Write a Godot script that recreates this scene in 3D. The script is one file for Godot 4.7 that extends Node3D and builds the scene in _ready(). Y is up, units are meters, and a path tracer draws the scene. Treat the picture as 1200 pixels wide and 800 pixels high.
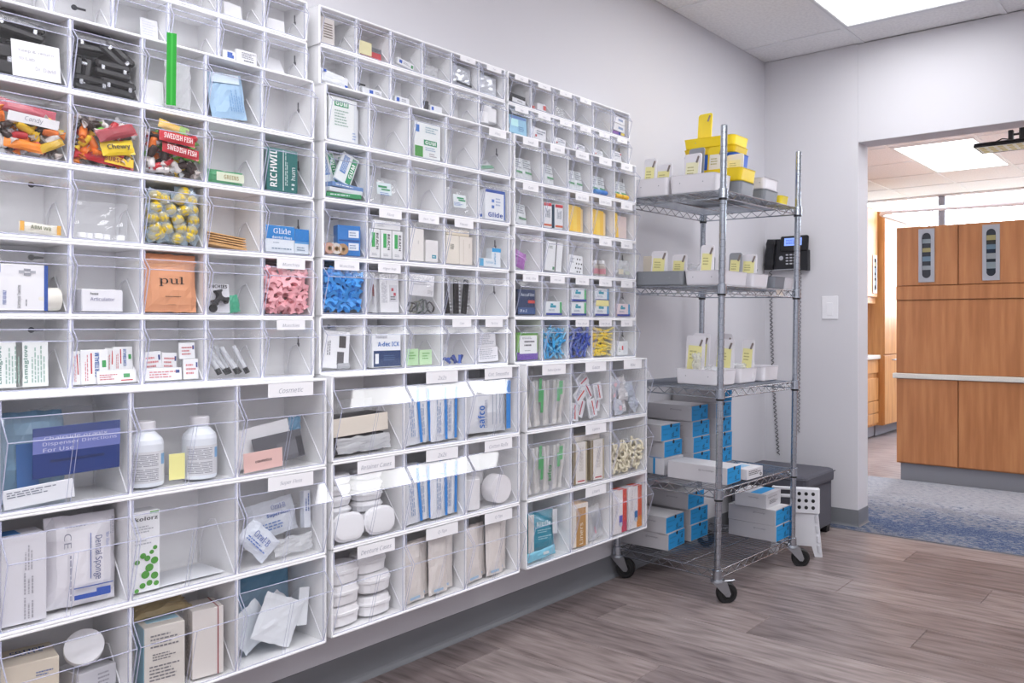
extends Node3D
# Supply room: clear tip-out bins on the left wall, a chrome wire cart in the corner, a doorway to a treatment room.

const CW := 0.74
const ROWS := {"A1": 1.9150, "A2": 1.8008, "B1": 1.6357, "B2": 1.4706, "B3": 1.3055, "B4": 1.1404, "B5": 0.9759, "C1": 0.7340, "C2": 0.4920, "C3": 0.2500}
const KIND := {
	"A": {"n": 6, "h": 0.1138, "d": 0.1121, "p": 0.017, "yp": 0.018, "yt": 0.038, "back": 0.7},
	"B": {"n": 5, "h": 0.1647, "d": 0.1453, "p": 0.027, "yp": 0.028, "yt": 0.053, "back": 0.62},
	"C": {"n": 3, "h": 0.2416, "d": 0.2026, "p": 0.039, "yp": 0.042, "yt": 0.089, "back": 0.6}}
const COLZ := [0.3690, -0.3863, -1.1566]
const COLY := [-0.006, 0.0, 0.0]
const ZW := -3.388
const YC := 2.657

var used := {}
var mats := {}
var texts := {}
var fonts := {}
var M := {}
var rng := RandomNumberGenerator.new()
var ctx := []
var placed := []

class G:
	var v := PackedVector3Array()
	var n := PackedVector3Array()
	var t := Transform3D()
	func tri(a: Vector3, b: Vector3, c: Vector3, hint: Vector3, na := Vector3.ZERO, nb := Vector3.ZERO, nc := Vector3.ZERO) -> void:
		a = t * a; b = t * b; c = t * c
		var f := (c - a).cross(b - a)
		if f.length_squared() < 1e-20:
			return
		f = f.normalized()
		if f.dot(t.basis * hint) < 0.0:
			var s := b; b = c; c = s
			var sn := nb; nb = nc; nc = sn
			f = -f
		v.append(a); v.append(b); v.append(c)
		if na == Vector3.ZERO:
			n.append(f); n.append(f); n.append(f)
		else:
			n.append((t.basis * na).normalized()); n.append((t.basis * nb).normalized()); n.append((t.basis * nc).normalized())
	func quad(a: Vector3, b: Vector3, c: Vector3, d: Vector3, hint: Vector3) -> void:
		tri(a, b, c, hint); tri(a, c, d, hint)
	func box(c: Vector3, s: Vector3) -> void:
		var h := s / 2.0
		for ax in 3:
			var u := (ax + 1) % 3
			var w := (ax + 2) % 3
			for sg in [-1.0, 1.0]:
				var o := c; o[ax] += sg * h[ax]
				var du := Vector3.ZERO; du[u] = h[u]
				var dw := Vector3.ZERO; dw[w] = h[w]
				var hn := Vector3.ZERO; hn[ax] = sg
				quad(o - du - dw, o + du - dw, o + du + dw, o - du + dw, hn)
	func cbox(c: Vector3, s: Vector3, ch := 0.002) -> void:
		var h := s / 2.0
		ch = minf(ch, minf(h.x, minf(h.y, h.z)) * 0.9)
		for ax in 3:
			var u := (ax + 1) % 3
			var w := (ax + 2) % 3
			for sg in [-1.0, 1.0]:
				var o := c; o[ax] += sg * h[ax]
				var du := Vector3.ZERO; du[u] = h[u] - ch
				var dw := Vector3.ZERO; dw[w] = h[w] - ch
				var hn := Vector3.ZERO; hn[ax] = sg
				quad(o - du - dw, o + du - dw, o + du + dw, o - du + dw, hn)
			for s1 in [-1.0, 1.0]:
				for s2 in [-1.0, 1.0]:
					var a := c; a[u] += s1 * h[u]; a[w] += s2 * (h[w] - ch)
					var b := c; b[u] += s1 * (h[u] - ch); b[w] += s2 * h[w]
					var e := Vector3.ZERO; e[ax] = h[ax] - ch
					var hn := Vector3.ZERO; hn[u] = s1; hn[w] = s2
					quad(a - e, a + e, b + e, b - e, hn)
		for sx in [-1.0, 1.0]:
			for sy in [-1.0, 1.0]:
				for sz in [-1.0, 1.0]:
					var q := Vector3(sx, sy, sz)
					tri(c + q * Vector3(h.x, h.y - ch, h.z - ch), c + q * Vector3(h.x - ch, h.y, h.z - ch), c + q * Vector3(h.x - ch, h.y - ch, h.z), q)
	func tube(p: Array, r: float, seg := 8, caps := true) -> void:
		var rings := []
		var nr := []
		var side := Vector3.ZERO
		for i in p.size():
			var d: Vector3 = (p[mini(i + 1, p.size() - 1)] - p[maxi(i - 1, 0)]).normalized()
			if side == Vector3.ZERO:
				side = d.cross(Vector3.UP if absf(d.y) < 0.9 else Vector3.RIGHT).normalized()
			side = (side - d * side.dot(d)).normalized()
			var up := side.cross(d)
			var ring := []
			var rn := []
			for k in seg:
				var a := TAU * k / seg
				var q := side * cos(a) + up * sin(a)
				ring.append(p[i] + q * r); rn.append(q)
			rings.append(ring); nr.append(rn)
		for i in p.size() - 1:
			for k in seg:
				var j := (k + 1) % seg
				var hn: Vector3 = nr[i][k] + nr[i][j]
				tri(rings[i][k], rings[i][j], rings[i + 1][j], hn, nr[i][k], nr[i][j], nr[i + 1][j])
				tri(rings[i][k], rings[i + 1][j], rings[i + 1][k], hn, nr[i][k], nr[i + 1][j], nr[i + 1][k])
		if caps:
			for e in [0, p.size() - 1]:
				var d: Vector3 = (p[0] - p[1]) if e == 0 else (p[e] - p[e - 1])
				for k in seg - 2:
					tri(rings[e][0], rings[e][k + 1], rings[e][k + 2], d)
	func rod(a: Vector3, b: Vector3, r: float, seg := 8) -> void:
		tube([a, b], r, seg)
	func lathe(pr: Array, seg := 16, sx := 1.0, sz := 1.0) -> void:
		for i in pr.size() - 1:
			var a: Vector2 = pr[i]
			var b: Vector2 = pr[i + 1]
			var d := (b - a)
			var nn := Vector2(d.y, -d.x).normalized()
			for k in seg:
				var t0 := TAU * k / seg
				var t1 := TAU * (k + 1) / seg
				var n0 := Vector3(nn.x * cos(t0), nn.y, nn.x * sin(t0))
				var n1 := Vector3(nn.x * cos(t1), nn.y, nn.x * sin(t1))
				var p00 := Vector3(a.x * cos(t0) * sx, a.y, a.x * sin(t0) * sz)
				var p01 := Vector3(a.x * cos(t1) * sx, a.y, a.x * sin(t1) * sz)
				var p10 := Vector3(b.x * cos(t0) * sx, b.y, b.x * sin(t0) * sz)
				var p11 := Vector3(b.x * cos(t1) * sx, b.y, b.x * sin(t1) * sz)
				tri(p00, p01, p11, n0 + n1, n0, n1, n1); tri(p00, p11, p10, n0 + n1, n0, n1, n0)
	func extr(poly: PackedVector2Array, z0: float, z1: float) -> void:
		var idx := Geometry2D.triangulate_polygon(poly)
		for i in idx.size() / 3:
			var a := poly[idx[i * 3]]
			var b := poly[idx[i * 3 + 1]]
			var c := poly[idx[i * 3 + 2]]
			tri(Vector3(a.x, a.y, z1), Vector3(b.x, b.y, z1), Vector3(c.x, c.y, z1), Vector3.BACK)
			tri(Vector3(a.x, a.y, z0), Vector3(b.x, b.y, z0), Vector3(c.x, c.y, z0), Vector3.FORWARD)
		var area := 0.0
		for i in poly.size():
			area += poly[i].cross(poly[(i + 1) % poly.size()])
		var sg := 1.0 if area > 0.0 else -1.0
		for i in poly.size():
			var a := poly[i]
			var b := poly[(i + 1) % poly.size()]
			var d := b - a
			quad(Vector3(a.x, a.y, z0), Vector3(b.x, b.y, z0), Vector3(b.x, b.y, z1), Vector3(a.x, a.y, z1), Vector3(d.y, -d.x, 0) * sg)
	func pillow(w: float, h: float, th: float, crumple := 0.0, sd := 1, e := 4.0, k := 8) -> void:
		var no := FastNoiseLite.new(); no.seed = sd; no.frequency = 14.0 / maxf(w, h) * 0.35
		var f := func(i: int, j: int, s: float) -> Vector3:
			var a := 2.0 * i / k - 1.0
			var b := 2.0 * j / k - 1.0
			var z := th * 0.5 * (1.0 - pow(absf(a), e)) * (1.0 - pow(absf(b), e)) * s
			var edge := (1.0 - pow(absf(a), 8.0)) * (1.0 - pow(absf(b), 8.0))
			var q := no.get_noise_2d(a * w * 0.5, b * h * 0.5 + s * 3.0)
			return Vector3(a * w * 0.5 + crumple * no.get_noise_2d(b * 9.0, 5.0) * absf(a), (b + 1.0) * h * 0.5 + crumple * no.get_noise_2d(a * 9.0, 9.0) * absf(b), z + q * crumple * edge + s * 0.0004)
		for s in [1.0, -1.0]:
			for i in k:
				for j in k:
					quad(f.call(i, j, s), f.call(i + 1, j, s), f.call(i + 1, j + 1, s), f.call(i, j + 1, s), Vector3(0, 0, s))
	# rounded rectangle loops stacked into a shell: prof holds [grow, y]; caps close the ends
	func loft(w: float, d: float, rc: float, prof: Array, cap0 := true, cap1 := true, seg := 3) -> void:
		var loops := []
		var outs := []
		for pr in prof:
			var hw: float = w / 2 + pr[0]
			var hd: float = d / 2 + pr[0]
			var r := clampf(rc + pr[0], 0.0005, minf(hw, hd))
			var lp := []
			outs.clear()
			for q in 4:
				for k in seg + 1:
					var a := PI / 2 * (q + float(k) / seg)
					var cx := (hw - r) * (1.0 if q == 0 or q == 3 else -1.0)
					var cz := (hd - r) * (1.0 if q < 2 else -1.0)
					lp.append(Vector3(cx + r * cos(a), pr[1], cz + r * sin(a)))
					outs.append(Vector3(cos(a), 0, sin(a)))
			loops.append(lp)
		var n2 := outs.size()
		for i in loops.size() - 1:
			var dg: float = prof[i + 1][0] - prof[i][0]
			var dy: float = prof[i + 1][1] - prof[i][1]
			for k in n2:
				var j := (k + 1) % n2
				var hn: Vector3 = (outs[k] + outs[j]) * dy + Vector3(0, -2.0 * dg, 0)
				quad(loops[i][k], loops[i][j], loops[i + 1][j], loops[i + 1][k], hn)
		if cap0:
			for k in range(1, n2 - 1): tri(loops[0][0], loops[0][k], loops[0][k + 1], Vector3.DOWN)
		if cap1:
			for k in range(1, n2 - 1): tri(loops[-1][0], loops[-1][k], loops[-1][k + 1], Vector3.UP)
	func mesh() -> ArrayMesh:
		var a := []
		a.resize(Mesh.ARRAY_MAX)
		a[Mesh.ARRAY_VERTEX] = v
		a[Mesh.ARRAY_NORMAL] = n
		var m := ArrayMesh.new()
		m.add_surface_from_arrays(Mesh.PRIMITIVE_TRIANGLES, a)
		return m

# ---------- naming, parts, materials ----------
func numbered(nm: String) -> String:
	var k: int = used.get(nm, 0)
	used[nm] = k + 1
	return nm if k == 0 else "%s_%03d" % [nm, k]

func thing(nm: String, label: String, cat: String, xf := Transform3D(), group := "", kind := "") -> Node3D:
	var o := Node3D.new()
	o.name = numbered(nm)
	add_child(o, true)
	o.transform = xf
	tag(o, label, cat, group, kind)
	if ctx.size():
		placed.append([o, ctx]); ctx = []
	return o

func tag(o: Node, label: String, cat: String, group := "", kind := "") -> void:
	o.set_meta("label", label); o.set_meta("category", cat)
	if group: o.set_meta("group", group)
	if kind: o.set_meta("kind", kind)

func part(par: Node, nm: String, mesh: Mesh, m: Material, xf := Transform3D(), label := "") -> MeshInstance3D:
	var o := MeshInstance3D.new()
	o.name = nm
	o.mesh = mesh
	o.material_override = m
	par.add_child(o, true)
	o.transform = xf
	if label: o.set_meta("label", label)
	return o

func copy_thing(o: Node3D, xf: Transform3D, label := "", group := "") -> Node3D:
	var base := String(o.name)
	if base.length() > 4 and base[-4] == "_" and base.substr(base.length() - 3).is_valid_int():
		base = base.substr(0, base.length() - 4)
	var c: Node3D = o.duplicate()
	c.name = numbered(base)
	add_child(c, true)
	c.transform = xf
	if label: c.set_meta("label", label)
	if group: c.set_meta("group", group)
	if ctx.size():
		placed.append([c, ctx]); ctx = []
	return c

func col(hex: String, rough := 0.55, metal := 0.0, alpha := 1.0) -> StandardMaterial3D:
	var key := "%s/%s/%s/%s" % [hex, rough, metal, alpha]
	if not mats.has(key):
		var m := StandardMaterial3D.new()
		var c := Color(hex)
		m.albedo_color = Color(c.r, c.g, c.b, alpha)
		m.roughness = rough
		m.metallic = metal
		if alpha < 1.0:
			m.transparency = BaseMaterial3D.TRANSPARENCY_ALPHA
			m.cull_mode = BaseMaterial3D.CULL_DISABLED
		mats[key] = m
	return mats[key]

func noise_tex(sd: int, freq: float, ramp: Array, size := 512, oct := 4, type := FastNoiseLite.TYPE_SIMPLEX_SMOOTH) -> NoiseTexture2D:
	var f := FastNoiseLite.new()
	f.seed = sd; f.frequency = freq; f.fractal_octaves = oct; f.noise_type = type
	var t := NoiseTexture2D.new()
	t.width = size; t.height = size; t.seamless = true; t.noise = f
	if ramp.size():
		var g := Gradient.new()
		g.offsets = PackedFloat32Array(); g.colors = PackedColorArray()
		var offs := PackedFloat32Array()
		var cols := PackedColorArray()
		for r in ramp:
			offs.append(r[0]); cols.append(Color(r[1]))
		g.offsets = offs; g.colors = cols
		t.color_ramp = g
	return t

func tri_mat(tex: Texture2D, scale: Vector3, rough: float, world := true) -> StandardMaterial3D:
	var m := StandardMaterial3D.new()
	m.albedo_texture = tex
	m.uv1_triplanar = true
	m.uv1_world_triplanar = world
	m.uv1_scale = scale
	m.uv1_triplanar_sharpness = 8.0
	m.roughness = rough
	return m

func text_mesh(s: String, bold: bool, serif := false) -> TextMesh:
	var key := "%s|%s|%s" % [s, bold, serif]
	if not texts.has(key):
		var fk := "%s%s" % [bold, serif]
		if not fonts.has(fk):
			var f := SystemFont.new()
			f.font_names = PackedStringArray(["Droid Serif" if serif else "Droid Sans"])
			f.font_weight = 700 if bold else 400
			fonts[fk] = f
		var t := TextMesh.new()
		t.text = s
		t.font = fonts[fk]
		t.font_size = 24
		t.pixel_size = 0.01
		t.depth = 0.0
		t.curve_step = 1.6
		texts[key] = t
	return texts[key]

# lettering s fitted to width w and height h, centred on xf, reading along its x axis
func lettering(par: Node, s: String, w: float, h: float, m: Material, xf: Transform3D, bold := false, serif := false) -> void:
	var t := text_mesh(s, bold, serif)
	var b := t.get_aabb()
	if b.size.x <= 0.0 or b.size.y <= 0.0:
		return
	var k := Vector3(w / b.size.x, h / b.size.y, 1.0)
	var c := b.get_center() * k
	part(par, "lettering", t, m, xf * Transform3D(Basis.from_scale(k), Vector3(-c.x, -c.y, 0.0)))

var fine_cache := {}
func fine_print(par: Node, w: float, h: float, rows: int, m: Material, xf: Transform3D, sd := 1) -> void:
	var key := "%.4f/%.4f/%d/%d" % [w, h, rows, sd % 3]
	if not fine_cache.has(key):
		var r := RandomNumberGenerator.new(); r.seed = sd % 3 + 11
		var g := G.new()
		for i in rows:
			var y := h * (0.5 - (i + 0.5) / rows)
			var x := -w / 2.0
			var e := w / 2.0 - (r.randf() * w * 0.35)
			while x < e:
				var l := minf(w * r.randf_range(0.06, 0.2), e - x)
				var q := h / rows * 0.22
				g.quad(Vector3(x, y - q, 0), Vector3(x + l, y - q, 0), Vector3(x + l, y + q, 0), Vector3(x, y + q, 0), Vector3.BACK)
				x += l + w * 0.03
		fine_cache[key] = g.mesh()
	part(par, "print", fine_cache[key], m, xf)

var box_cache := {}
func box_mesh(s: Vector3, ch := 0.0015) -> ArrayMesh:
	var key := "%.4f/%.4f/%.4f/%.4f" % [s.x, s.y, s.z, ch]
	if not box_cache.has(key):
		var g := G.new()
		g.cbox(Vector3(0, s.y / 2.0, 0), s, ch)
		box_cache[key] = g.mesh()
	return box_cache[key]

var flat_cache := {}
func flat_mesh(w: float, h: float) -> ArrayMesh:
	var key := "%.4f/%.4f" % [w, h]
	if not flat_cache.has(key):
		var g := G.new()
		g.box(Vector3(0, 0, -0.0001), Vector3(w, h, 0.0006))
		flat_cache[key] = g.mesh()
	return flat_cache[key]

func face_xf(face: String, s: Vector3, fx: float, fy: float) -> Array:
	var e := 0.0003
	match face:
		"f": return [Transform3D(Basis(), Vector3(fx * s.x, s.y * (0.5 + fy), s.z / 2 + e)), s.x, s.y]
		"b": return [Transform3D(Basis(Vector3.UP, PI), Vector3(-fx * s.x, s.y * (0.5 + fy), -s.z / 2 - e)), s.x, s.y]
		"r": return [Transform3D(Basis(Vector3.UP, PI / 2), Vector3(s.x / 2 + e, s.y * (0.5 + fy), -fx * s.z)), s.z, s.y]
		"l": return [Transform3D(Basis(Vector3.UP, -PI / 2), Vector3(-s.x / 2 - e, s.y * (0.5 + fy), fx * s.z)), s.z, s.y]
	return [Transform3D(Basis(Vector3.RIGHT, -PI / 2), Vector3(fx * s.x, s.y + e, -fy * s.z)), s.x, s.z]

# printed matter on the faces of a box: ["p", face, x, y, w, h, colour] a colour field, ["t", face, x, y, w, h, colour, text, turned, bold] lettering, ["n", face, x, y, w, h, colour, rows, turned] small print; x, y, w, h as shares of the face
func decorate(o: Node, s: Vector3, ex: Array) -> void:
	var lift := 0.0
	for d in ex:
		var fr := face_xf(d[1], s, d[2], d[3])
		var xf: Transform3D = fr[0]
		var w: float = d[4] * fr[1]
		var h: float = d[5] * fr[2]
		var m := col(d[6], 0.6)
		if d[0] == "p":
			lift += 0.00012
			part(o, "print", flat_mesh(w, h), m, xf.translated_local(Vector3(0, 0, lift)))
		else:
			xf = xf.translated_local(Vector3(0, 0, lift + 0.0006))
			var turned: float = d[8] if d.size() > 8 else 0.0
			if turned != 0.0:
				xf = xf * Transform3D(Basis(Vector3.BACK, turned * PI / 2), Vector3.ZERO)
				var q := w; w = h; h = q
			if d[0] == "t":
				lettering(o, d[7], w, h, m, xf, d.size() > 9 and d[9] == 1, d.size() > 9 and d[9] == 2)
			else:
				fine_print(o, w, h, d[7], m, xf, int(w * 7919.0) + int(h * 104729.0))

func carton(nm: String, label: String, cat: String, xf: Transform3D, s: Vector3, hex: String, ex := [], group := "") -> Node3D:
	var o := thing(nm, label, cat, xf, group)
	part(o, "body", box_mesh(s, 0.0012), col(hex, 0.6))
	decorate(o, s, ex)
	return o

func pouch(nm: String, label: String, cat: String, xf: Transform3D, s: Vector3, m: Material, ex := [], crumple := 0.003, sd := 1, group := "") -> Node3D:
	var o := thing(nm, label, cat, xf, group)
	var g := G.new()
	g.pillow(s.x, s.y, s.z, crumple, sd)
	part(o, "body", g.mesh(), m)
	var q := s; q.z = s.z + crumple * 0.8 + 0.001
	decorate(o, q, ex)
	return o

# where a thing stands in a bin: u along the bin, dz behind its front at the foot, v above its floor
func unit_xf(c: int, row: String) -> Transform3D:
	var shift: float = 0.0
	if c == 2:
		shift = {"A1": 0.020, "A2": 0.020, "B1": 0.017, "B2": 0.013, "B3": 0.009, "B4": 0.005}.get(row, 0.0)
	return Transform3D(Basis(Vector3.UP, PI / 2), Vector3(0.001, ROWS[row] + COLY[c - 1], COLZ[c - 1] - shift - CW / 2.0))

func at(c: int, row: String, b: int, u: float, dz: float, v := 0.0, yaw := 0.0, pitch := 0.0, roll := 0.0) -> Transform3D:
	var k: Dictionary = KIND[row[0]]
	var pw: float = (CW - 0.006) / k.n
	var p := Vector3(-CW / 2.0 + 0.003 + pw * (b - 1) + 0.007 + u * (pw - 0.014), 0.0125 + v, k.d - 0.006 - dz)
	ctx = [c, row, b]
	return unit_xf(c, row) * Transform3D(Basis.from_euler(Vector3(deg_to_rad(pitch), deg_to_rad(yaw), deg_to_rad(roll))), p)

# push everything that was put into a bin clear of its floor, sides, front and back
func settle() -> void:
	for q in placed:
		var o: Node3D = q[0]
		var row: String = q[1][1]
		var k: Dictionary = KIND[row[0]]
		var pw: float = (CW - 0.006) / k.n
		var inv := unit_xf(q[1][0], row).affine_inverse()
		var xc: float = -CW / 2.0 + 0.003 + pw * (q[1][2] - 0.5)
		var hw := (pw - 0.0075) / 2.0 - 0.0042
		for pass_no in 3:
			var pts := PackedVector3Array()
			for ch in o.get_children():
				if not (ch is MeshInstance3D) or ch.mesh is TextMesh: continue
				var t: Transform3D = inv * o.transform * ch.transform
				if ch.mesh is ArrayMesh:
					var arr: PackedVector3Array = ch.mesh.surface_get_arrays(0)[Mesh.ARRAY_VERTEX]
					var step := 1 if arr.size() < 900 else 2
					for i in range(0, arr.size(), step): pts.append(t * arr[i])
			if pts.is_empty(): break
			var lo := pts[0]
			var hi := pts[0]
			var over := -1.0
			for v in pts:
				lo = lo.min(v); hi = hi.max(v)
				over = maxf(over, v.z - front_at(k, v.y))
			var sc := minf(1.0, minf(2.0 * hw / (hi.x - lo.x), (k.h - 0.022) / (hi.y - lo.y)))
			if pass_no == 0 and sc < 0.999:
				var keep := Vector3((lo.x + hi.x) / 2, lo.y, (lo.z + hi.z) / 2)
				o.transform = inv.affine_inverse() * Transform3D(Basis.from_scale(Vector3.ONE * sc), keep - keep * sc) * inv * o.transform
				continue
			var d := Vector3.ZERO
			if lo.x < xc - hw: d.x = xc - hw - lo.x
			elif hi.x > xc + hw: d.x = xc + hw - hi.x
			if lo.y < 0.0112: d.y = 0.0112 - lo.y
			elif hi.y > k.h - 0.008: d.y = k.h - 0.008 - hi.y
			if over > -0.0012: d.z = -over - 0.0016
			if lo.z + d.z < 0.0145: d.z = 0.0145 - lo.z
			if d == Vector3.ZERO: break
			o.transform.origin += unit_xf(q[1][0], row).basis * d

func front_at(k: Dictionary, y: float) -> float:
	var yt: float = k.h - k.yt
	var yp: float = k.h - k.yp
	if y < yt: return lerpf(k.d - 0.006, k.d + k.p - 0.003, clampf((y - 0.0085) / (yt - 0.0085), 0.0, 1.0))
	if y < yp: return lerpf(k.d + k.p - 0.003, k.d - 0.002, (y - yt) / (yp - yt))
	return k.d - 0.004

func _ready() -> void:
	rng.seed = 7
	# camera
	var cam := Camera3D.new()
	cam.name = "camera"
	add_child(cam)
	cam.position = Vector3(2.2137, 1.1172, 0.9541)
	cam.rotation = Vector3(0, deg_to_rad(35.416), 0)
	cam.projection = Camera3D.PROJECTION_FRUSTUM
	cam.near = 0.05
	cam.far = 60.0
	cam.size = 0.05 * 800.0 / 958.48
	cam.frustum_offset = Vector2((600.0 - 754.5) / 958.48, (380.2 - 400.0) / 958.48) * 0.05
	cam.current = true
	# sky and exposure
	var env := Environment.new()
	env.background_mode = Environment.BG_SKY
	var sky := Sky.new()
	var sm := ProceduralSkyMaterial.new()
	sm.sky_top_color = Color("b9cde6"); sm.sky_horizon_color = Color("eef3f8")
	sm.ground_bottom_color = Color("a9a79f"); sm.ground_horizon_color = Color("d8d8d4")
	sm.sky_energy_multiplier = 3.4; sm.ground_energy_multiplier = 2.1
	sky.sky_material = sm
	env.sky = sky
	env.tonemap_mode = Environment.TONE_MAPPER_LINEAR
	env.tonemap_exposure = 1.04
	env.sdfgi_enabled = true; env.ssao_enabled = true; env.ssil_enabled = true
	var we := WorldEnvironment.new()
	we.name = "environment"
	we.environment = env
	add_child(we)
	# ceiling panels: centre x, centre z, energy
	for p in [[0.958, -2.398, 0.52, "square-edged ceiling light panel above the wire cart"], [0.958, 0.514, 0.8, "unseen ceiling light panel placed to light the near end of the bin wall"], [2.414, -0.942, 1.25, "unseen ceiling light panel above the middle of the room, placed to light the bins"], [2.414, 1.97, 1.3, "unseen ceiling light panel behind the camera, placed to light the bin wall"], [3.87, 0.514, 0.9, "ceiling light panel along the right wall, out of view, placed to light the room"]]:  # only the first panel is in view; the others are unseen, placed to light bins
		ceiling_light(p[0], p[1], LIGHT * p[2], p[3])
	for p in [[0.179, -6.818, 1.0, "ceiling light panel seen through the doorway"], [2.363, -6.818, 1.0, "unseen ceiling light panel at the right, placed to brighten the far room"], [2.363, -4.45, 1.0, "unseen ceiling light panel placed to brighten the wooden cabinet front"], [-1.0, -4.45, 1.0, "unseen ceiling light panel at the left, placed to brighten the far room"]]:  # first panel is in view; the other three are unseen, brightening the far room
		ceiling_light(p[0], p[1], LIGHT * p[2] * 1.4, p[3])
	materials()
	room()
	far_room()
	bins()
	cart()
	corner()
	contents_one()
	contents_two()
	contents_three()
	cart_load()
	settle()

const LIGHT := 2.5

func ceiling_light(x: float, z: float, e: float, label: String) -> void:
	var o := thing("ceiling_light", label, "ceiling light", Transform3D(Basis(), Vector3(x, YC, z)), "recessed ceiling light panels")
	var g := G.new()
	for s in [-1.0, 1.0]:
		g.cbox(Vector3(s * 0.342, 0.0, 0), Vector3(0.022, 0.012, 1.424), 0.003)
		g.cbox(Vector3(0, 0.0, s * 0.703), Vector3(0.664, 0.012, 0.022), 0.003)
	part(o, "frame", g.mesh(), col("d9dade", 0.5))
	var d := G.new()
	d.box(Vector3(0, 0.004, 0), Vector3(0.664, 0.006, 1.386))
	var m := StandardMaterial3D.new()
	m.albedo_color = Color(0.9, 0.9, 0.9)
	m.emission_enabled = true
	m.emission = Color(1.0, 1.0, 1.0)
	m.emission_energy_multiplier = 2.2
	part(o, "diffuser", d.mesh(), m)
	var l := AreaLight3D.new()
	l.name = "panel_light"
	o.add_child(l)
	l.position = Vector3(0, -0.009, 0)
	l.rotation = Vector3(-PI / 2, 0, 0)
	l.area_size = Vector2(0.66, 1.38)
	l.light_color = Color(0.98, 0.985, 1.0)
	l.light_energy = e
	l.area_normalize_energy = true
	l.area_range = 14.0
	l.shadow_enabled = true

func materials() -> void:
	M.wall = col("d6d5da", 0.75)
	M.white = col("fafafc", 0.38)
	M.tile = tri_mat(noise_tex(3, 0.09, [[0.0, "e4e3e6"], [0.5, "eeedef"], [1.0, "f5f4f6"]], 256, 3), Vector3(2, 2, 2), 0.9)
	M.tee = col("e9e9ec", 0.5)
	M.base = col("7d7f84", 0.42)
	M.pane = col("ffffff", 0.03, 0.0, 0.012)
	M.pane.metallic_specular = 0.3
	M.lip = col("fdfdff", 0.03, 0.0, 0.012)
	M.rim = col("dcdff8", 0.3, 0.0, 0.5)
	M.rib = col("f8f8fd", 0.3, 0.0, 0.9)
	M.card = col("f2f1f4", 0.6)
	M.ink = col("a3a5b0", 0.7)
	M.black = col("17171a", 0.35)
	M.chrome = col("c9ccd2", 0.18, 1.0)
	M.zinc = col("b4bac2", 0.2, 1.0)
	M.steel = col("a6a9ae", 0.35, 1.0)
	M.film = col("eef2f8", 0.04, 0.0, 0.10)
	M.cloudy = col("eef0f4", 0.35, 0.0, 0.42)
	M.wood = tri_mat(noise_tex(5, 0.012, [[0.0, "a0663c"], [0.4, "ac7044"], [0.65, "b4784a"], [1.0, "bd8252"]], 512, 5), Vector3(2.6, 0.22, 2.6), 0.42)
	M.woodside = tri_mat(noise_tex(6, 0.012, [[0.0, "a8703f"], [0.5, "c08850"], [1.0, "cf9a61"]], 512, 5), Vector3(2.6, 0.22, 2.6), 0.42)
	M.plank = []
	for i in 5:
		var tone: Array = [["5c5150", "7d7170", "988c8a"], ["645856", "887b79", "a39795"], ["574c4b", "776b6a", "918584"], ["6a5f5d", "8c807e", "a79b99"], ["605553", "827674", "9d918f"]][i]
		var m := tri_mat(noise_tex(20 + i, 0.016, [[0.0, tone[0]], [0.42, tone[1]], [1.0, tone[2]]], 512, 5), Vector3(0.42, 5.0, 3.6), 0.38)
		m.uv1_offset = Vector3(0.37 * i, 0.2 * i, 0.61 * i)
		M.plank.append(m)
	M.counter = tri_mat(noise_tex(8, 0.35, [[0.0, "9b948a"], [0.4, "cfc9bf"], [0.6, "dcd7ce"], [1.0, "f0ece5"]], 256, 2), Vector3(4, 4, 4), 0.4)
	M.fabric = tri_mat(noise_tex(9, 0.2, [[0.0, "3c3c44"], [0.5, "55555e"], [1.0, "74747d"]], 256, 3), Vector3(5, 14, 5), 0.95)

func cove(par: Node, nm: String, a: Vector3, b: Vector3, out: Vector3) -> void:
	# rubber cove base: flat strip with a flared toe
	var prof := PackedVector2Array([Vector2(0, 0.098), Vector2(0.0030, 0.0972), Vector2(0.0034, 0.020), Vector2(0.0055, 0.012), Vector2(0.011, 0.005), Vector2(0.0165, 0.0015), Vector2(0.0165, 0.0), Vector2(0, 0)])
	var g := G.new()
	var d := (b - a)
	g.t = Transform3D(Basis(out, Vector3.UP, d.normalized()), a)
	g.extr(prof, 0.0, d.length())
	part(par, nm, g.mesh(), M.base)

func cells(lo: float, hi: float, first: float) -> Array:
	var cuts := [lo]
	var x := first
	while x > lo: x -= 0.728
	while x < hi:
		if x > lo + 0.01 and x < hi - 0.01: cuts.append(x)
		x += 0.728
	cuts.append(hi)
	return cuts

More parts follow.
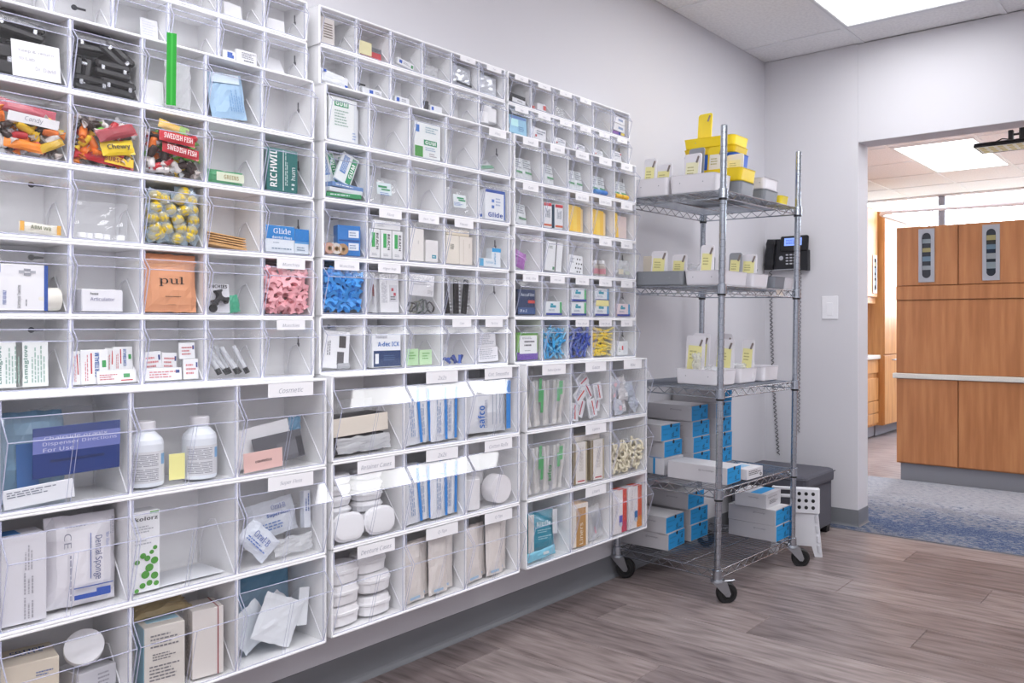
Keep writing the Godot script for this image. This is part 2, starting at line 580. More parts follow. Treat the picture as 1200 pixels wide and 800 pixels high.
func room() -> void:
	# left wall, far wall with the doorway, the two walls behind the camera
	var w := thing("wall_left", "long white painted wall carrying the bins", "wall", Transform3D(), "", "structure")
	var g := G.new()
	g.box(Vector3(-0.06, 1.34, -0.2), Vector3(0.12, 2.68, 6.7))
	part(w, "plaster", g.mesh(), M.wall)
	w = thing("wall_back", "white painted wall with the doorway, phone and switch", "wall", Transform3D(), "", "structure")
	g = G.new()
	var zm := ZW - 0.0755
	g.cbox(Vector3(0.2245, 1.33, zm), Vector3(0.689, 2.66, 0.151), 0.002)
	g.cbox(Vector3(1.2095, 2.387, zm), Vector3(1.281, 0.541, 0.151), 0.002)
	g.cbox(Vector3(3.175, 1.33, zm), Vector3(2.65, 2.66, 0.151), 0.002)
	part(w, "plaster", g.mesh(), M.wall)
	w = thing("wall_right", "white painted wall on the right, out of view", "wall", Transform3D(), "", "structure")
	g = G.new()
	g.box(Vector3(4.46, 1.34, -0.2), Vector3(0.12, 2.68, 6.7))
	part(w, "plaster", g.mesh(), M.wall)
	w = thing("wall_front", "white painted wall behind the camera, out of view", "wall", Transform3D(), "", "structure")
	g = G.new()
	g.box(Vector3(2.2, 1.34, 3.09), Vector3(4.6, 2.68, 0.12))
	part(w, "plaster", g.mesh(), M.wall)
	var bb := thing("baseboard_left", "grey rubber cove base along the bin wall", "baseboard", Transform3D(), "", "structure")
	cove(bb, "strip", Vector3(0, 0, 3.0), Vector3(0, 0, ZW), Vector3.RIGHT)
	bb = thing("baseboard_back", "grey rubber cove base wrapping the doorway corner", "baseboard", Transform3D(), "", "structure")
	cove(bb, "strip", Vector3(0, 0, ZW), Vector3(0.569, 0, ZW), Vector3.BACK)
	cove(bb, "return_strip", Vector3(0.569, 0, ZW + 0.004), Vector3(0.569, 0, ZW - 0.151), Vector3.RIGHT)
	# floor
	var f := thing("floor", "grey-brown wood plank floor", "floor", Transform3D(), "", "structure")
	g = G.new()
	g.box(Vector3(0.9, -0.062, -3.0), Vector3(11.0, 0.1, 12.6))
	part(f, "slab", g.mesh(), M.plank[1])
	var variants := {}
	var z := -3.318
	var i := 0
	while z < 1.9:
		var x := 0.004 - fmod(i * 0.53, 1.5)
		while x < 3.3:
			var x0 := maxf(x, 0.004)
			var x1 := minf(x + 1.5, 4.3)
			if x1 - x0 > 0.05:
				var key := "%.3f" % (x1 - x0)
				if not variants.has(key):
					var q := G.new()
					q.cbox(Vector3.ZERO, Vector3(x1 - x0 - 0.0016, 0.012, 0.2034), 0.0012)
					variants[key] = q.mesh()
				part(f, "plank", variants[key], M.plank[rng.randi() % 5], Transform3D(Basis(), Vector3((x0 + x1) / 2, -0.006, z + 0.1025)))
			x += 1.5
		z += 0.205; i += 1
	carpet()
	# ceiling tiles and tees, one grid each side of the far wall
	var c := thing("ceiling", "white suspended ceiling of lay-in tiles", "ceiling", Transform3D(), "", "structure")
	g = G.new()
	g.box(Vector3(1.2, YC + 0.1, -3.0), Vector3(12.0, 0.1, 12.8))
	part(c, "slab", g.mesh(), M.tile)
	ceiling_grid(c, [0.0, 4.4, 0.594], [ZW, 3.0, -3.126], [[0.958, -2.398], [0.958, 0.514], [2.414, -0.942], [2.414, 1.97], [3.87, 0.514]])
	ceiling_grid(c, [-2.4, 4.4, -0.185], [-9.0, -3.539, -6.09], [[0.179, -6.818], [2.363, -6.818], [2.363, -4.45], [-1.0, -4.45]])

func ceiling_grid(c: Node, ax: Array, az: Array, lamps: Array) -> void:
	var xs := cells(ax[0], ax[1], ax[2])
	var zs := cells(az[0], az[1], az[2])
	var cache := {}
	for i in xs.size() - 1:
		for j in zs.size() - 1:
			var cx: float = (xs[i] + xs[i + 1]) / 2
			var cz: float = (zs[j] + zs[j + 1]) / 2
			var skip := false
			for l in lamps:
				if absf(l[0] - cx) < 0.3 and absf(l[1] - cz) < 0.6: skip = true
			if skip: continue
			var s := Vector3(xs[i + 1] - xs[i] - 0.004, 0.014, zs[j + 1] - zs[j] - 0.004)
			var key := "%.2f/%.2f" % [s.x, s.z]
			if not cache.has(key):
				var g := G.new()
				g.cbox(Vector3.ZERO, s, 0.002)
				cache[key] = g.mesh()
			part(c, "tile", cache[key], M.tile, Transform3D(Basis(), Vector3(cx, YC + 0.0095, cz)))
	for i in range(1, xs.size() - 1):
		for j in zs.size() - 1:
			var g := G.new()
			g.cbox(Vector3(xs[i], YC, (zs[j] + zs[j + 1]) / 2), Vector3(0.026, 0.006, zs[j + 1] - zs[j] - 0.002), 0.001)
			part(c, "tee", g.mesh(), M.tee)
	for j in range(1, zs.size() - 1):
		for i in xs.size() - 1:
			var cx: float = (xs[i] + xs[i + 1]) / 2
			var inside := false
			for l in lamps:
				if absf(l[0] - cx) < 0.3 and absf(l[1] - zs[j]) < 0.3: inside = true
			if inside: continue
			var g := G.new()
			g.cbox(Vector3(cx, YC + 0.0004, zs[j]), Vector3(xs[i + 1] - xs[i] - 0.028, 0.006, 0.026), 0.001)
			part(c, "tee", g.mesh(), M.tee)

func carpet() -> void:
	var o := thing("floor_carpet", "blue and grey heathered carpet beyond the doorway", "carpet", Transform3D(), "", "structure")
	var wpx := 1024
	var hpx := 512
	var im := Image.create(wpx, hpx, false, Image.FORMAT_RGB8)
	var n1 := FastNoiseLite.new(); n1.seed = 4; n1.frequency = 0.085; n1.fractal_octaves = 2
	var n2 := FastNoiseLite.new(); n2.seed = 9; n2.frequency = 0.012; n2.fractal_octaves = 3
	var n3 := FastNoiseLite.new(); n3.seed = 14; n3.frequency = 0.35; n3.fractal_octaves = 1
	var blue := Color("283a5c")
	var grey := Color("70727b")
	var pale := Color("96989f")
	for y in hpx:
		var d := float(y) / hpx * 1.6
		for x in wpx:
			var a := n1.get_noise_2d(x * 0.75, y * 1.9)
			var b := n2.get_noise_2d(x * 0.8, y * 1.1)
			var k := n3.get_noise_2d(x, y * 1.3)
			var lean := 0.5 - absf(d - 0.26) * 1.15 + b * 0.4
			var base := grey.lerp(pale, clampf((d - 0.55) * 2.2 + b * 0.8, 0.0, 1.0))
			base = base.lerp(Color("6d707a"), clampf(a * 1.1, 0.0, 0.6))
			if a * 0.75 + lean + k * 0.2 > 0.22: base = blue.lerp(Color("3c4d6e"), clampf(k + 0.4, 0.0, 1.0))
			base = base.lerp(Color("b9b9bd"), clampf(k * 0.9 - 0.12, 0.0, 0.45))
			im.set_pixel(x, y, base)
	var m := StandardMaterial3D.new()
	m.albedo_texture = ImageTexture.create_from_image(im)
	m.roughness = 1.0
	m.texture_repeat = true
	var v := PackedVector3Array()
	var nn := PackedVector3Array()
	var uv := PackedVector2Array()
	var x0 := -1.4; var x1 := 4.2; var z0 := -3.318; var z1 := -4.905; var y := 0.006
	for q in [[x0, z0, 0, 0], [x0, z1, 0, 1], [x1, z1, 1.6, 1], [x0, z0, 0, 0], [x1, z1, 1.6, 1], [x1, z0, 1.6, 0]]:
		v.append(Vector3(q[0], y, q[1])); nn.append(Vector3.UP); uv.append(Vector2(q[2], q[3]))
	var a := []
	a.resize(Mesh.ARRAY_MAX)
	a[Mesh.ARRAY_VERTEX] = v; a[Mesh.ARRAY_NORMAL] = nn; a[Mesh.ARRAY_TEX_UV] = uv
	var am := ArrayMesh.new()
	am.add_surface_from_arrays(Mesh.PRIMITIVE_TRIANGLES, a)
	part(o, "pile", am, m)
	var g := G.new()
	g.box(Vector3((x0 + x1) / 2, 0.001, (z0 + z1) / 2), Vector3(x1 - x0, 0.0095, z0 - z1))
	part(o, "backing", g.mesh(), col("7d7f88", 1.0))

func far_room() -> void:
	# window wall
	var w := thing("wall_window", "white wall around the wide window beyond the cabinets", "wall", Transform3D(), "", "structure")
	var g := G.new()
	g.box(Vector3(1.0, 0.6, -9.06), Vector3(7.0, 1.2, 0.12))
	g.box(Vector3(1.0, 2.68, -9.06), Vector3(7.0, 0.06, 0.12))
	g.box(Vector3(-2.2, 1.9, -9.06), Vector3(0.6, 1.5, 0.12))
	g.box(Vector3(4.2, 1.9, -9.06), Vector3(0.6, 1.5, 0.12))
	part(w, "plaster", g.mesh(), M.wall)
	w = thing("wall_far_side", "white wall behind the tall wooden cabinets", "wall", Transform3D(), "", "structure")
	g = G.new()
	g.box(Vector3(-2.46, 1.34, -6.3), Vector3(0.12, 2.68, 5.6))
	g.box(Vector3(4.46, 1.34, -6.3), Vector3(0.12, 2.68, 5.6))
	g.box(Vector3(-1.27, 1.34, -3.4635), Vector3(2.3, 2.68, 0.151))
	part(w, "plaster", g.mesh(), M.wall)
	var win := thing("window_1", "wide bright window beyond the wooden cabinets", "window", Transform3D(), "", "structure")
	g = G.new()
	for x in [-1.86, -0.53, 1.0, 2.5, 3.86]:
		g.cbox(Vector3(x, 1.925, -9.02), Vector3(0.075, 1.45, 0.06), 0.004)
	part(win, "mullion", g.mesh(), col("8f93a4", 0.5))
	g = G.new()
	g.cbox(Vector3(1.0, 1.22, -9.02), Vector3(5.8, 0.05, 0.06), 0.004)
	g.cbox(Vector3(1.0, 2.645, -9.02), Vector3(5.8, 0.02, 0.06), 0.004)
	part(win, "window_frame", g.mesh(), col("f0f0f4", 0.5))
	for p in [[-1.82, -0.57], [-0.49, 0.96], [1.04, 2.46], [2.54, 3.82]]:
		var q := G.new()
		q.box(Vector3((p[0] + p[1]) / 2, 1.93, -9.05), Vector3(p[1] - p[0], 1.38, 0.006))
		part(win, "pane", q.mesh(), M.pane)
	# wooden cabinet front facing the doorway
	var o := thing("cabinet", "wooden cabinet facing the doorway with oval windows and stone worktop", "cabinet", Transform3D(Basis(), Vector3(0.284, 0, -4.88)))
	g = G.new()
	g.box(Vector3(1.2, 0.063, -0.33), Vector3(2.36, 0.126, 0.56))
	part(o, "toe_kick", g.mesh(), col("86868c", 0.6))
	g = G.new()
	g.cbox(Vector3(1.2, 0.43, -0.32), Vector3(2.4, 0.606, 0.6), 0.002)
	part(o, "lower_body", g.mesh(), M.wood)
	g = G.new()
	g.cbox(Vector3(1.2, 1.29, -0.32), Vector3(2.4, 1.04, 0.6), 0.002)
	part(o, "upper_body", g.mesh(), M.wood)
	g = G.new()
	g.cbox(Vector3(1.196, 0.752, -0.31), Vector3(2.43, 0.036, 0.65), 0.004)
	part(o, "worktop", g.mesh(), M.counter)
	g = G.new()
	g.cbox(Vector3(1.2, 1.03, -0.011), Vector3(2.39, 0.515, 0.02), 0.001)
	part(o, "back_panel", g.mesh(), M.wood)
	g = G.new()
	g.cbox(Vector3(1.2, 1.341, -0.008), Vector3(2.39, 0.096, 0.026), 0.001)
	part(o, "rail", g.mesh(), M.wood)
	for i in 5:
		var x := 0.219 + i * 0.4275
		g = G.new()
		g.cbox(Vector3(x, 0.434, -0.010), Vector3(0.4215, 0.594, 0.02), 0.0015)
		part(o, "door", g.mesh(), M.wood)
		if i > 3: continue
		g = G.new()
		g.cbox(Vector3(x, 1.602, -0.010), Vector3(0.4215, 0.414, 0.02), 0.0015)
		var d := part(o, "door", g.mesh(), M.wood)
		oval_plate(d, Transform3D(Basis(), Vector3(x, 1.602, 0.0)), i)
	# run of cabinets along the far side wall
	o = thing("drawer_cabinet", "wooden drawer stack with pale worktop glimpsed past the door jamb", "cabinet", Transform3D(Basis(Vector3.UP, PI / 2), Vector3(-0.617, 0, -7.09)))
	g = G.new()
	g.box(Vector3(-0.6, 0.055, -0.3), Vector3(1.2, 0.11, 0.5))
	part(o, "toe_kick", g.mesh(), col("86868c", 0.6))
	g = G.new()
	g.box(Vector3(-0.6, 0.44, -0.31), Vector3(1.2, 0.66, 0.58))
	part(o, "body", g.mesh(), M.woodside)
	g = G.new()
	g.cbox(Vector3(-0.6, 0.795, -0.28), Vector3(1.2, 0.04, 0.6), 0.004)
	part(o, "worktop", g.mesh(), M.counter)
	for j in 4:
		for k in 2:
			g = G.new()
			g.cbox(Vector3(-0.3 - 0.6 * k, 0.145 + [0.04, 0.155, 0.33, 0.56][j], -0.01), Vector3(0.59, [0.10, 0.115, 0.22, 0.135][j], 0.02), 0.002)
			part(o, "drawer", g.mesh(), M.woodside)
	o = thing("wall_cabinet", "wooden wall cabinet with a slim oval window past the jamb", "cabinet", Transform3D(Basis(Vector3.UP, PI / 2), Vector3(-0.617, 0, -7.05)))
	g = G.new()
	g.cbox(Vector3(-0.6, 1.80, -0.2), Vector3(1.2, 0.95, 0.36), 0.002)
	part(o, "body", g.mesh(), M.woodside)
	for k in 2:
		g = G.new()
		g.cbox(Vector3(-0.3 - 0.6 * k, 1.82, -0.008), Vector3(0.592, 0.86, 0.02), 0.002)
		var d := part(o, "door", g.mesh(), M.woodside)
		oval_plate(d, Transform3D(Basis(), Vector3(-0.09 - 0.6 * k, 1.615, 0.002)), k + 5)
	o = thing("tall_cabinet", "full-height wooden cabinet beside the drawer stack", "cabinet", Transform3D(Basis(Vector3.UP, PI / 2), Vector3(-0.565, 0, -7.095)))
	g = G.new()
	g.cbox(Vector3(0.6, 1.18, -0.35), Vector3(1.2, 2.145, 0.68), 0.002)
	part(o, "body", g.mesh(), M.woodside)
	g = G.new()
	g.box(Vector3(0.6, 0.053, -0.39), Vector3(1.2, 0.106, 0.6))
	part(o, "toe_kick", g.mesh(), col("86868c", 0.6))
	for k in 2:
		g = G.new()
		g.cbox(Vector3(0.3 + k * 0.6, 1.53, -0.004), Vector3(0.592, 1.42, 0.02), 0.002)
		part(o, "door", g.mesh(), M.woodside)
		g = G.new()
		g.cbox(Vector3(0.3 + k * 0.6, 0.46, -0.004), Vector3(0.592, 0.69, 0.02), 0.002)
		var d := part(o, "drawer", g.mesh(), M.woodside)
		g = G.new()
		g.tube([Vector3(0.22 + k * 0.6, 0.76, 0.006), Vector3(0.22 + k * 0.6, 0.76, 0.03), Vector3(0.38 + k * 0.6, 0.76, 0.03), Vector3(0.38 + k * 0.6, 0.76, 0.006)], 0.006, 6)
		part(d, "handle", g.mesh(), M.steel)
	# curved curtain rail
	o = thing("curtain_rail", "white curved curtain rail hanging in front of the window", "curtain rail", Transform3D())
	g = G.new()
	var pts := []
	for k in 7:
		var a := PI / 2 * k / 6.0
		pts.append(Vector3(-0.24 - 0.2 * sin(a), 2.158, -6.7 + 0.2 * cos(a)))
	pts.reverse()
	pts.append(Vector3(3.2, 2.10, -6.5))
	pts.push_front(Vector3(-0.44, 2.16, -7.4))
	g.tube(pts, 0.022, 10)
	part(o, "rail", g.mesh(), col("e4e4ea", 0.4))
	g = G.new()
	for x in [1.6, 2.8]:
		g.rod(Vector3(x, 2.16, -6.5), Vector3(x, YC, -6.5), 0.008, 6)
	part(o, "hanger", g.mesh(), col("e4e4ea", 0.4))
	for x in [0.02, 0.08]:
		g = G.new()
		g.tube([Vector3(x, 2.135, -6.5), Vector3(x + 0.01, 2.08, -6.5), Vector3(x + 0.035, 1.98, -6.5)], 0.006, 5)
		part(o, "hook", g.mesh(), col("eeeef2", 0.5))
	exam_lamp()

func oval_plate(d: Node, xf: Transform3D, sd: int) -> void:
	var ring := G.new()
	var n := 24
	var inner := []
	for k in n:
		var a := TAU * k / n
		inner.append(Vector3(0.031 * cos(a), 0.031 * sin(a) + (0.128 if sin(a) >= 0 else -0.128), 0.0))
	var outer := []
	for k in n:
		var a := TAU * k / n
		outer.append(Vector3(clampf(cos(a) * 1.5, -1, 1) * 0.055, clampf(sin(a) * 1.5, -1, 1) * 0.187, 0.0))
	for k in n:
		var j := (k + 1) % n
		var zf := Vector3(0, 0, 0.008)
		ring.quad(inner[k] + zf, inner[j] + zf, outer[j] + zf, outer[k] + zf, Vector3.BACK)
		ring.quad(outer[k] + zf, outer[j] + zf, outer[j], outer[k], outer[k])
		ring.quad(inner[k] + zf, inner[j] + zf, inner[j] - zf * 1.4, inner[k] - zf * 1.4, -inner[k] * Vector3(1, 0.2, 0))
	part(d, "window_surround", ring.mesh(), col("a5a7ad", 0.45, 0.3), xf)
	var pane := G.new()
	pane.box(Vector3(0, 0, 0.0012), Vector3(0.064, 0.318, 0.002))
	part(d, "pane", pane.mesh(), col("2c3138", 0.05), xf)  # opaque: the dark cabinet interior is put into the pane colour
	var r := RandomNumberGenerator.new(); r.seed = sd
	for q in 4:
		var s := G.new()
		s.box(Vector3(0, 0.10 - q * 0.062, 0.0028), Vector3(0.058, r.randf_range(0.025, 0.05), 0.001))
		part(d, "stored_paper", s.mesh(), col(["7f8a8e", "9a9160", "5d7584", "8d9396"][(q + sd) % 4], 0.5), xf)

func exam_lamp() -> void:
	var o := thing("exam_lamp", "black flat exam lamp on a ceiling arm beyond the doorway", "lamp", Transform3D(Basis(Vector3.UP, 0.0), Vector3(1.17, 2.165, -4.3)))
	var g := G.new()
	g.cbox(Vector3(0.06, 0.03, 0), Vector3(0.5, 0.014, 0.22), 0.006)
	g.t = Transform3D(Basis(Vector3.BACK, 0.0), Vector3.ZERO)
	part(o, "housing", g.mesh(), M.black)
	g = G.new()
	for s in [-1.0, 1.0]:
		g.cbox(Vector3(0.06, 0.018, s * 0.105), Vector3(0.5, 0.014, 0.010), 0.003)
		g.cbox(Vector3(0.06 + s * 0.245, 0.018, 0), Vector3(0.010, 0.014, 0.2), 0.003)
	part(o, "bezel", g.mesh(), M.black)
	g = G.new()
	g.box(Vector3(0.06, 0.016, 0), Vector3(0.478, 0.008, 0.198))
	var m := StandardMaterial3D.new()
	m.albedo_color = Color("d9dac6"); m.roughness = 0.4
	part(o, "lamp_lens", g.mesh(), m)
	for i in 9:
		for j in 3:
			g = G.new()
			g.box(Vector3(-0.15 + i * 0.052, 0.0115, -0.06 + j * 0.06), Vector3(0.03, 0.003, 0.034))
			part(o, "reflector_cell", g.mesh(), col("c5b85f", 0.35))
	g = G.new()
	g.cbox(Vector3(0.0, 0.075, 0), Vector3(0.03, 0.075, 0.03), 0.004)
	g.cbox(Vector3(0.075, 0.085, 0), Vector3(0.055, 0.075, 0.05), 0.006)
	g.rod(Vector3(-0.01, 0.085, 0), Vector3(0.09, 0.088, 0), 0.007, 8)
	part(o, "bracket", g.mesh(), M.black)
	g = G.new()
	g.tube([Vector3(-0.005, 0.06, 0), Vector3(-0.05, 0.068, 0), Vector3(-0.085, 0.055, 0), Vector3(-0.095, 0.036, 0)], 0.004, 6)
	part(o, "cable", g.mesh(), M.black)
	g = G.new()
	g.rod(Vector3(0.075, 0.12, 0), Vector3(0.075, YC - 2.165, 0), 0.014, 8)
	part(o, "ceiling_arm", g.mesh(), M.black)

# ---------- tip-out bin units ----------
func bin_parts(k: Dictionary) -> Array:
	var pw: float = (CW - 0.006) / k.n
	var wb := pw - 0.0075
	var h: float = k.h
	var d: float = k.d
	var zb := 0.012
	var y0 := 0.0085
	var F := Vector2(d - 0.004, y0)
	var T := Vector2(d + k.p, h - k.yt)
	var P := Vector2(d + 0.001, h - k.yp)
	var U := Vector2(d + 0.001, h - 0.007)
	var g := G.new()
	var swap := Basis(Vector3(0, 0, 1), Vector3(0, 1, 0), Vector3(1, 0, 0))
	g.t = Transform3D(swap, Vector3.ZERO)
	var th := 0.0018
	for s in [[F, T], [Vector2(zb, y0), F], [Vector2(zb, y0), Vector2(zb, h * 0.1)]]:
		var a: Vector2 = s[0]
		var b: Vector2 = s[1]
		var nn := Vector2(-(b - a).y, (b - a).x).normalized() * th
		g.extr(PackedVector2Array([a, b, b + nn, a + nn]), -wb / 2, wb / 2)
	for sx in [-1.0, 1.0]:
		var poly := PackedVector2Array([Vector2(zb, y0), F, T, P, Vector2(d - 0.018, h - k.yp - 0.003), Vector2(d * 0.55, h * 0.7), Vector2(zb, h * 0.1)])
		g.extr(poly, sx * wb / 2 - 0.0007, sx * wb / 2 + 0.0007)
	var panes := g.mesh()
	g = G.new()
	g.t = Transform3D(swap, Vector3.ZERO)
	var ln := Vector2(-(P - T).y, (P - T).x).normalized() * th
	g.extr(PackedVector2Array([T, P, P + ln, T + ln]), -wb / 2, wb / 2)
	var lip := g.mesh()
	var r := G.new()
	var hw := wb / 2
	for q in [F, T, P]:
		r.rod(Vector3(-hw, q.y, q.x), Vector3(hw, q.y, q.x), 0.0012, 4)
	for sx in [-1.0, 1.0]:
		r.tube([Vector3(sx * hw, F.y, F.x), Vector3(sx * hw, T.y, T.x), Vector3(sx * hw, P.y, P.x), Vector3(sx * hw, U.y, U.x)], 0.0013, 4)
		r.rod(Vector3(sx * hw, y0, d - 0.006), Vector3(sx * hw, U.y, d - 0.006), 0.0013, 4)
	if k.n == 3:
		for sx in [-0.004, 0.004]:
			r.rod(Vector3(sx, F.y, F.x + 0.001), Vector3(sx, T.y, T.x + 0.001), 0.0007, 4)
	var rim := r.mesh()
	var b2 := G.new()
	for sx in [-1.0, 1.0]:
		var x: float = sx * (hw - 0.0022)
		var apex := Vector3(x, h * 0.55, d * 0.5)
		var arc := [Vector3(x, F.y + 0.003, F.x - 0.003), apex]
		for i in 5:
			var f := (i + 1) / 5.0
			arc.append(Vector3(x, lerpf(apex.y, y0 + 0.003, f * f), lerpf(apex.z, zb + 0.012, 1.0 - (1.0 - f) * (1.0 - f))))
		b2.tube(arc, 0.0019, 5)
	return [panes, rim, b2.mesh(), lip]

func housing_mesh(k: Dictionary) -> ArrayMesh:
	var g := G.new()
	var pw: float = (CW - 0.006) / k.n
	g.cbox(Vector3(0, 0.003, k.d / 2), Vector3(CW, 0.006, k.d), 0.0015)
	g.cbox(Vector3(0, k.h - 0.003, k.d / 2), Vector3(CW, 0.006, k.d), 0.0015)
	for s in [-1.0, 1.0]:
		g.cbox(Vector3(s * (CW / 2 - 0.003), k.h / 2, k.d / 2), Vector3(0.006, k.h, k.d), 0.0015)
	for i in range(1, k.n):
		g.cbox(Vector3(-CW / 2 + 0.003 + pw * i, k.h / 2, k.d / 2 - 0.001), Vector3(0.005, k.h - 0.008, k.d - 0.002), 0.0012)
	g.box(Vector3(0, k.h / 2, 0.0025), Vector3(CW - 0.004, k.h - 0.004, 0.005))
	return g.mesh()

const BIN_TEXT := {
	"1C1": ["", "", "Cosmetic"], "1C2": ["", "", "Super Floss"], "1C3": ["", "", ""],
	"2C1": ["", "2x2s", "Cot. Smooths"], "2C2": ["Retainer Cases", "2x2s", "Cotton Rolls"], "2C3": ["Denture Cases", "Q-Tips", "Q-Tips"],
	"3C1": ["Saliva Ejector", "Gauze", "Misc"], "3C2": ["", "Ligature", ""], "3C3": ["", "Liners", ""],
	"1B4": ["", "", "", "", "Munchies"], "1B5": ["", "", "", "", "Munchies"],
	"2B1": ["", "", "", "", "Floss"], "2B3": ["", "Floss", "Dent. Tape", "Flosser", ""], "2B4": ["Munchies", "Aligner Bags", "", "", ""], "2B5": ["", "", "", "Caps", "Tip Grip"],
	"3B1": ["Small", "Proxa", "Medium", "Large", "Wide"], "3B2": ["Gum", "", "Bur Cards", "Color Cards", "Wax"], "3B3": ["", "", "", "Vials", "Bands"], "3B4": ["Artic. Film", "Acid Cups", "Prep Tabs", "Prep Tabs", "Cups"], "3B5": ["", "", "Prox. Brush", "Inter Brush", "Paste"],
	"3A1": ["Bite", "Wedge", "Clip", "Pins", "", ""], "3A2": ["Tabs", "Discs", "Cord", "Cord", "Gel", "Etch"], "2A1": ["", "", "", "", "Trays", "Trays"]}

func bins() -> void:
	var meshes := {}
	for k in KIND:
		meshes[k] = [housing_mesh(KIND[k])] + bin_parts(KIND[k])
	var keyhole := G.new()
	keyhole.t = Transform3D(Basis(), Vector3.ZERO)
	var kp := PackedVector2Array()
	for i in 13:
		var a := PI * 0.15 + TAU * 0.85 * i / 12.0
		kp.append(Vector2(0.0065 * cos(a), 0.0065 * sin(a)))
	kp.append(Vector2(0.024, -0.0022)); kp.append(Vector2(0.024, 0.0028))
	keyhole.extr(kp, 0.0, 0.0006)
	var km := keyhole.mesh()
	var where := ["near the camera", "middle", "beside the wire cart"]
	var ord := {"A1": "clear top row of six small tip-out bins", "A2": "clear second row of six small tip-out bins", "B1": "clear first row of five tip-out bins", "B2": "clear second row of five tip-out bins", "B3": "clear third row of five tip-out bins", "B4": "clear fourth row of five tip-out bins", "B5": "clear fifth row of five tip-out bins", "C1": "clear upper row of three large tip-out bins", "C2": "clear middle row of three large tip-out bins", "C3": "clear lowest row of three large tip-out bins"}
	for c in [1, 2, 3]:
		for row in ROWS:
			var k: Dictionary = KIND[row[0]]
			var u := thing("bin_unit", "%s, %s stack" % [ord[row], where[c - 1]], "storage bins", unit_xf(c, row), "clear tip-out bin units")
			part(u, "housing", meshes[row[0]][0], M.white)
			var pw: float = (CW - 0.006) / k.n
			var words: Array = BIN_TEXT.get("%d%s" % [c, row], [])
			for i in k.n:
				var x: float = -CW / 2 + 0.003 + pw * (i + 0.5)
				var b := part(u, "bin", meshes[row[0]][1], M.pane, Transform3D(Basis(), Vector3(x, 0, 0)))
				part(b, "rim", meshes[row[0]][2], M.rim)
				part(b, "lip", meshes[row[0]][4], M.lip)
				part(b, "stop_rib", meshes[row[0]][3], M.rib)
				if i < words.size() and words[i] != "":
					var s: Vector2 = {"A": Vector2(0.07, 0.017), "B": Vector2(0.082, 0.026), "C": Vector2(0.128, 0.036)}[row[0]]
					var g := box_mesh(Vector3(s.x, s.y, 0.0008), 0.0002)
					var cx: float = 0.018 if row[0] == "C" else 0.004
					var cd := part(b, "label_card", g, M.card, Transform3D(Basis(Vector3.BACK, deg_to_rad(rng.randf_range(-0.6, 0.6))), Vector3(cx, k.h - 0.0055 - s.y, k.d + 0.0038)))
					var slant := Basis(Vector3(1, 0, 0), Vector3(0.25, 1, 0), Vector3(0, 0, 1))
					var t := text_mesh(words[i], false)
					var bb := t.get_aabb()
					var hh := s.y * 0.34
					var ww := minf(hh / bb.size.y * bb.size.x, s.x * 0.8)
					lettering(b, words[i], ww, hh, M.ink, Transform3D(slant, Vector3(cx, k.h - 0.0055 - s.y * 0.55, k.d + 0.0045)))
			# mounting slots in the back
			if row[0] == "C": continue
			var s0: Array = [1, 0.02, 0.6] if row[0] == "A" else [0, 0.045, 0.82]
			part(u, "mounting_slot", km, col("4b4a50", 0.8), Transform3D(Basis(), Vector3(-CW / 2 + 0.003 + pw * (s0[0] + 0.5) + s0[1], k.h * s0[2], 0.0052)))
			part(u, "mounting_slot", km, col("77757b", 0.8), Transform3D(Basis(Vector3.UP, Vector3.FORWARD, Vector3.LEFT), Vector3(CW / 2 - 0.0062, k.h * 0.55, k.d * 0.52)))

# ---------- cart ----------
const SHELF := [1.660, 1.278, 0.857, 0.453, 0.129]

func cart_xf() -> Transform3D:
	return Transform3D(Basis(Vector3.UP, -0.0423) * Basis(Vector3.BACK, -0.018), Vector3(0.2984, 0, -2.2299))

func on_shelf(s: int, x: float, z: float, yaw := 0.0, v := 0.0) -> Transform3D:
	# world x and z on a shelf; the cart leans a little, the things on it lean with it
	var t := Basis(Vector3.BACK, -0.018) * Basis(Vector3.UP, deg_to_rad(yaw))
	return Transform3D(t, Vector3(x, SHELF[s] + 0.0045 - 0.018 * (x - 0.33) + v, z))

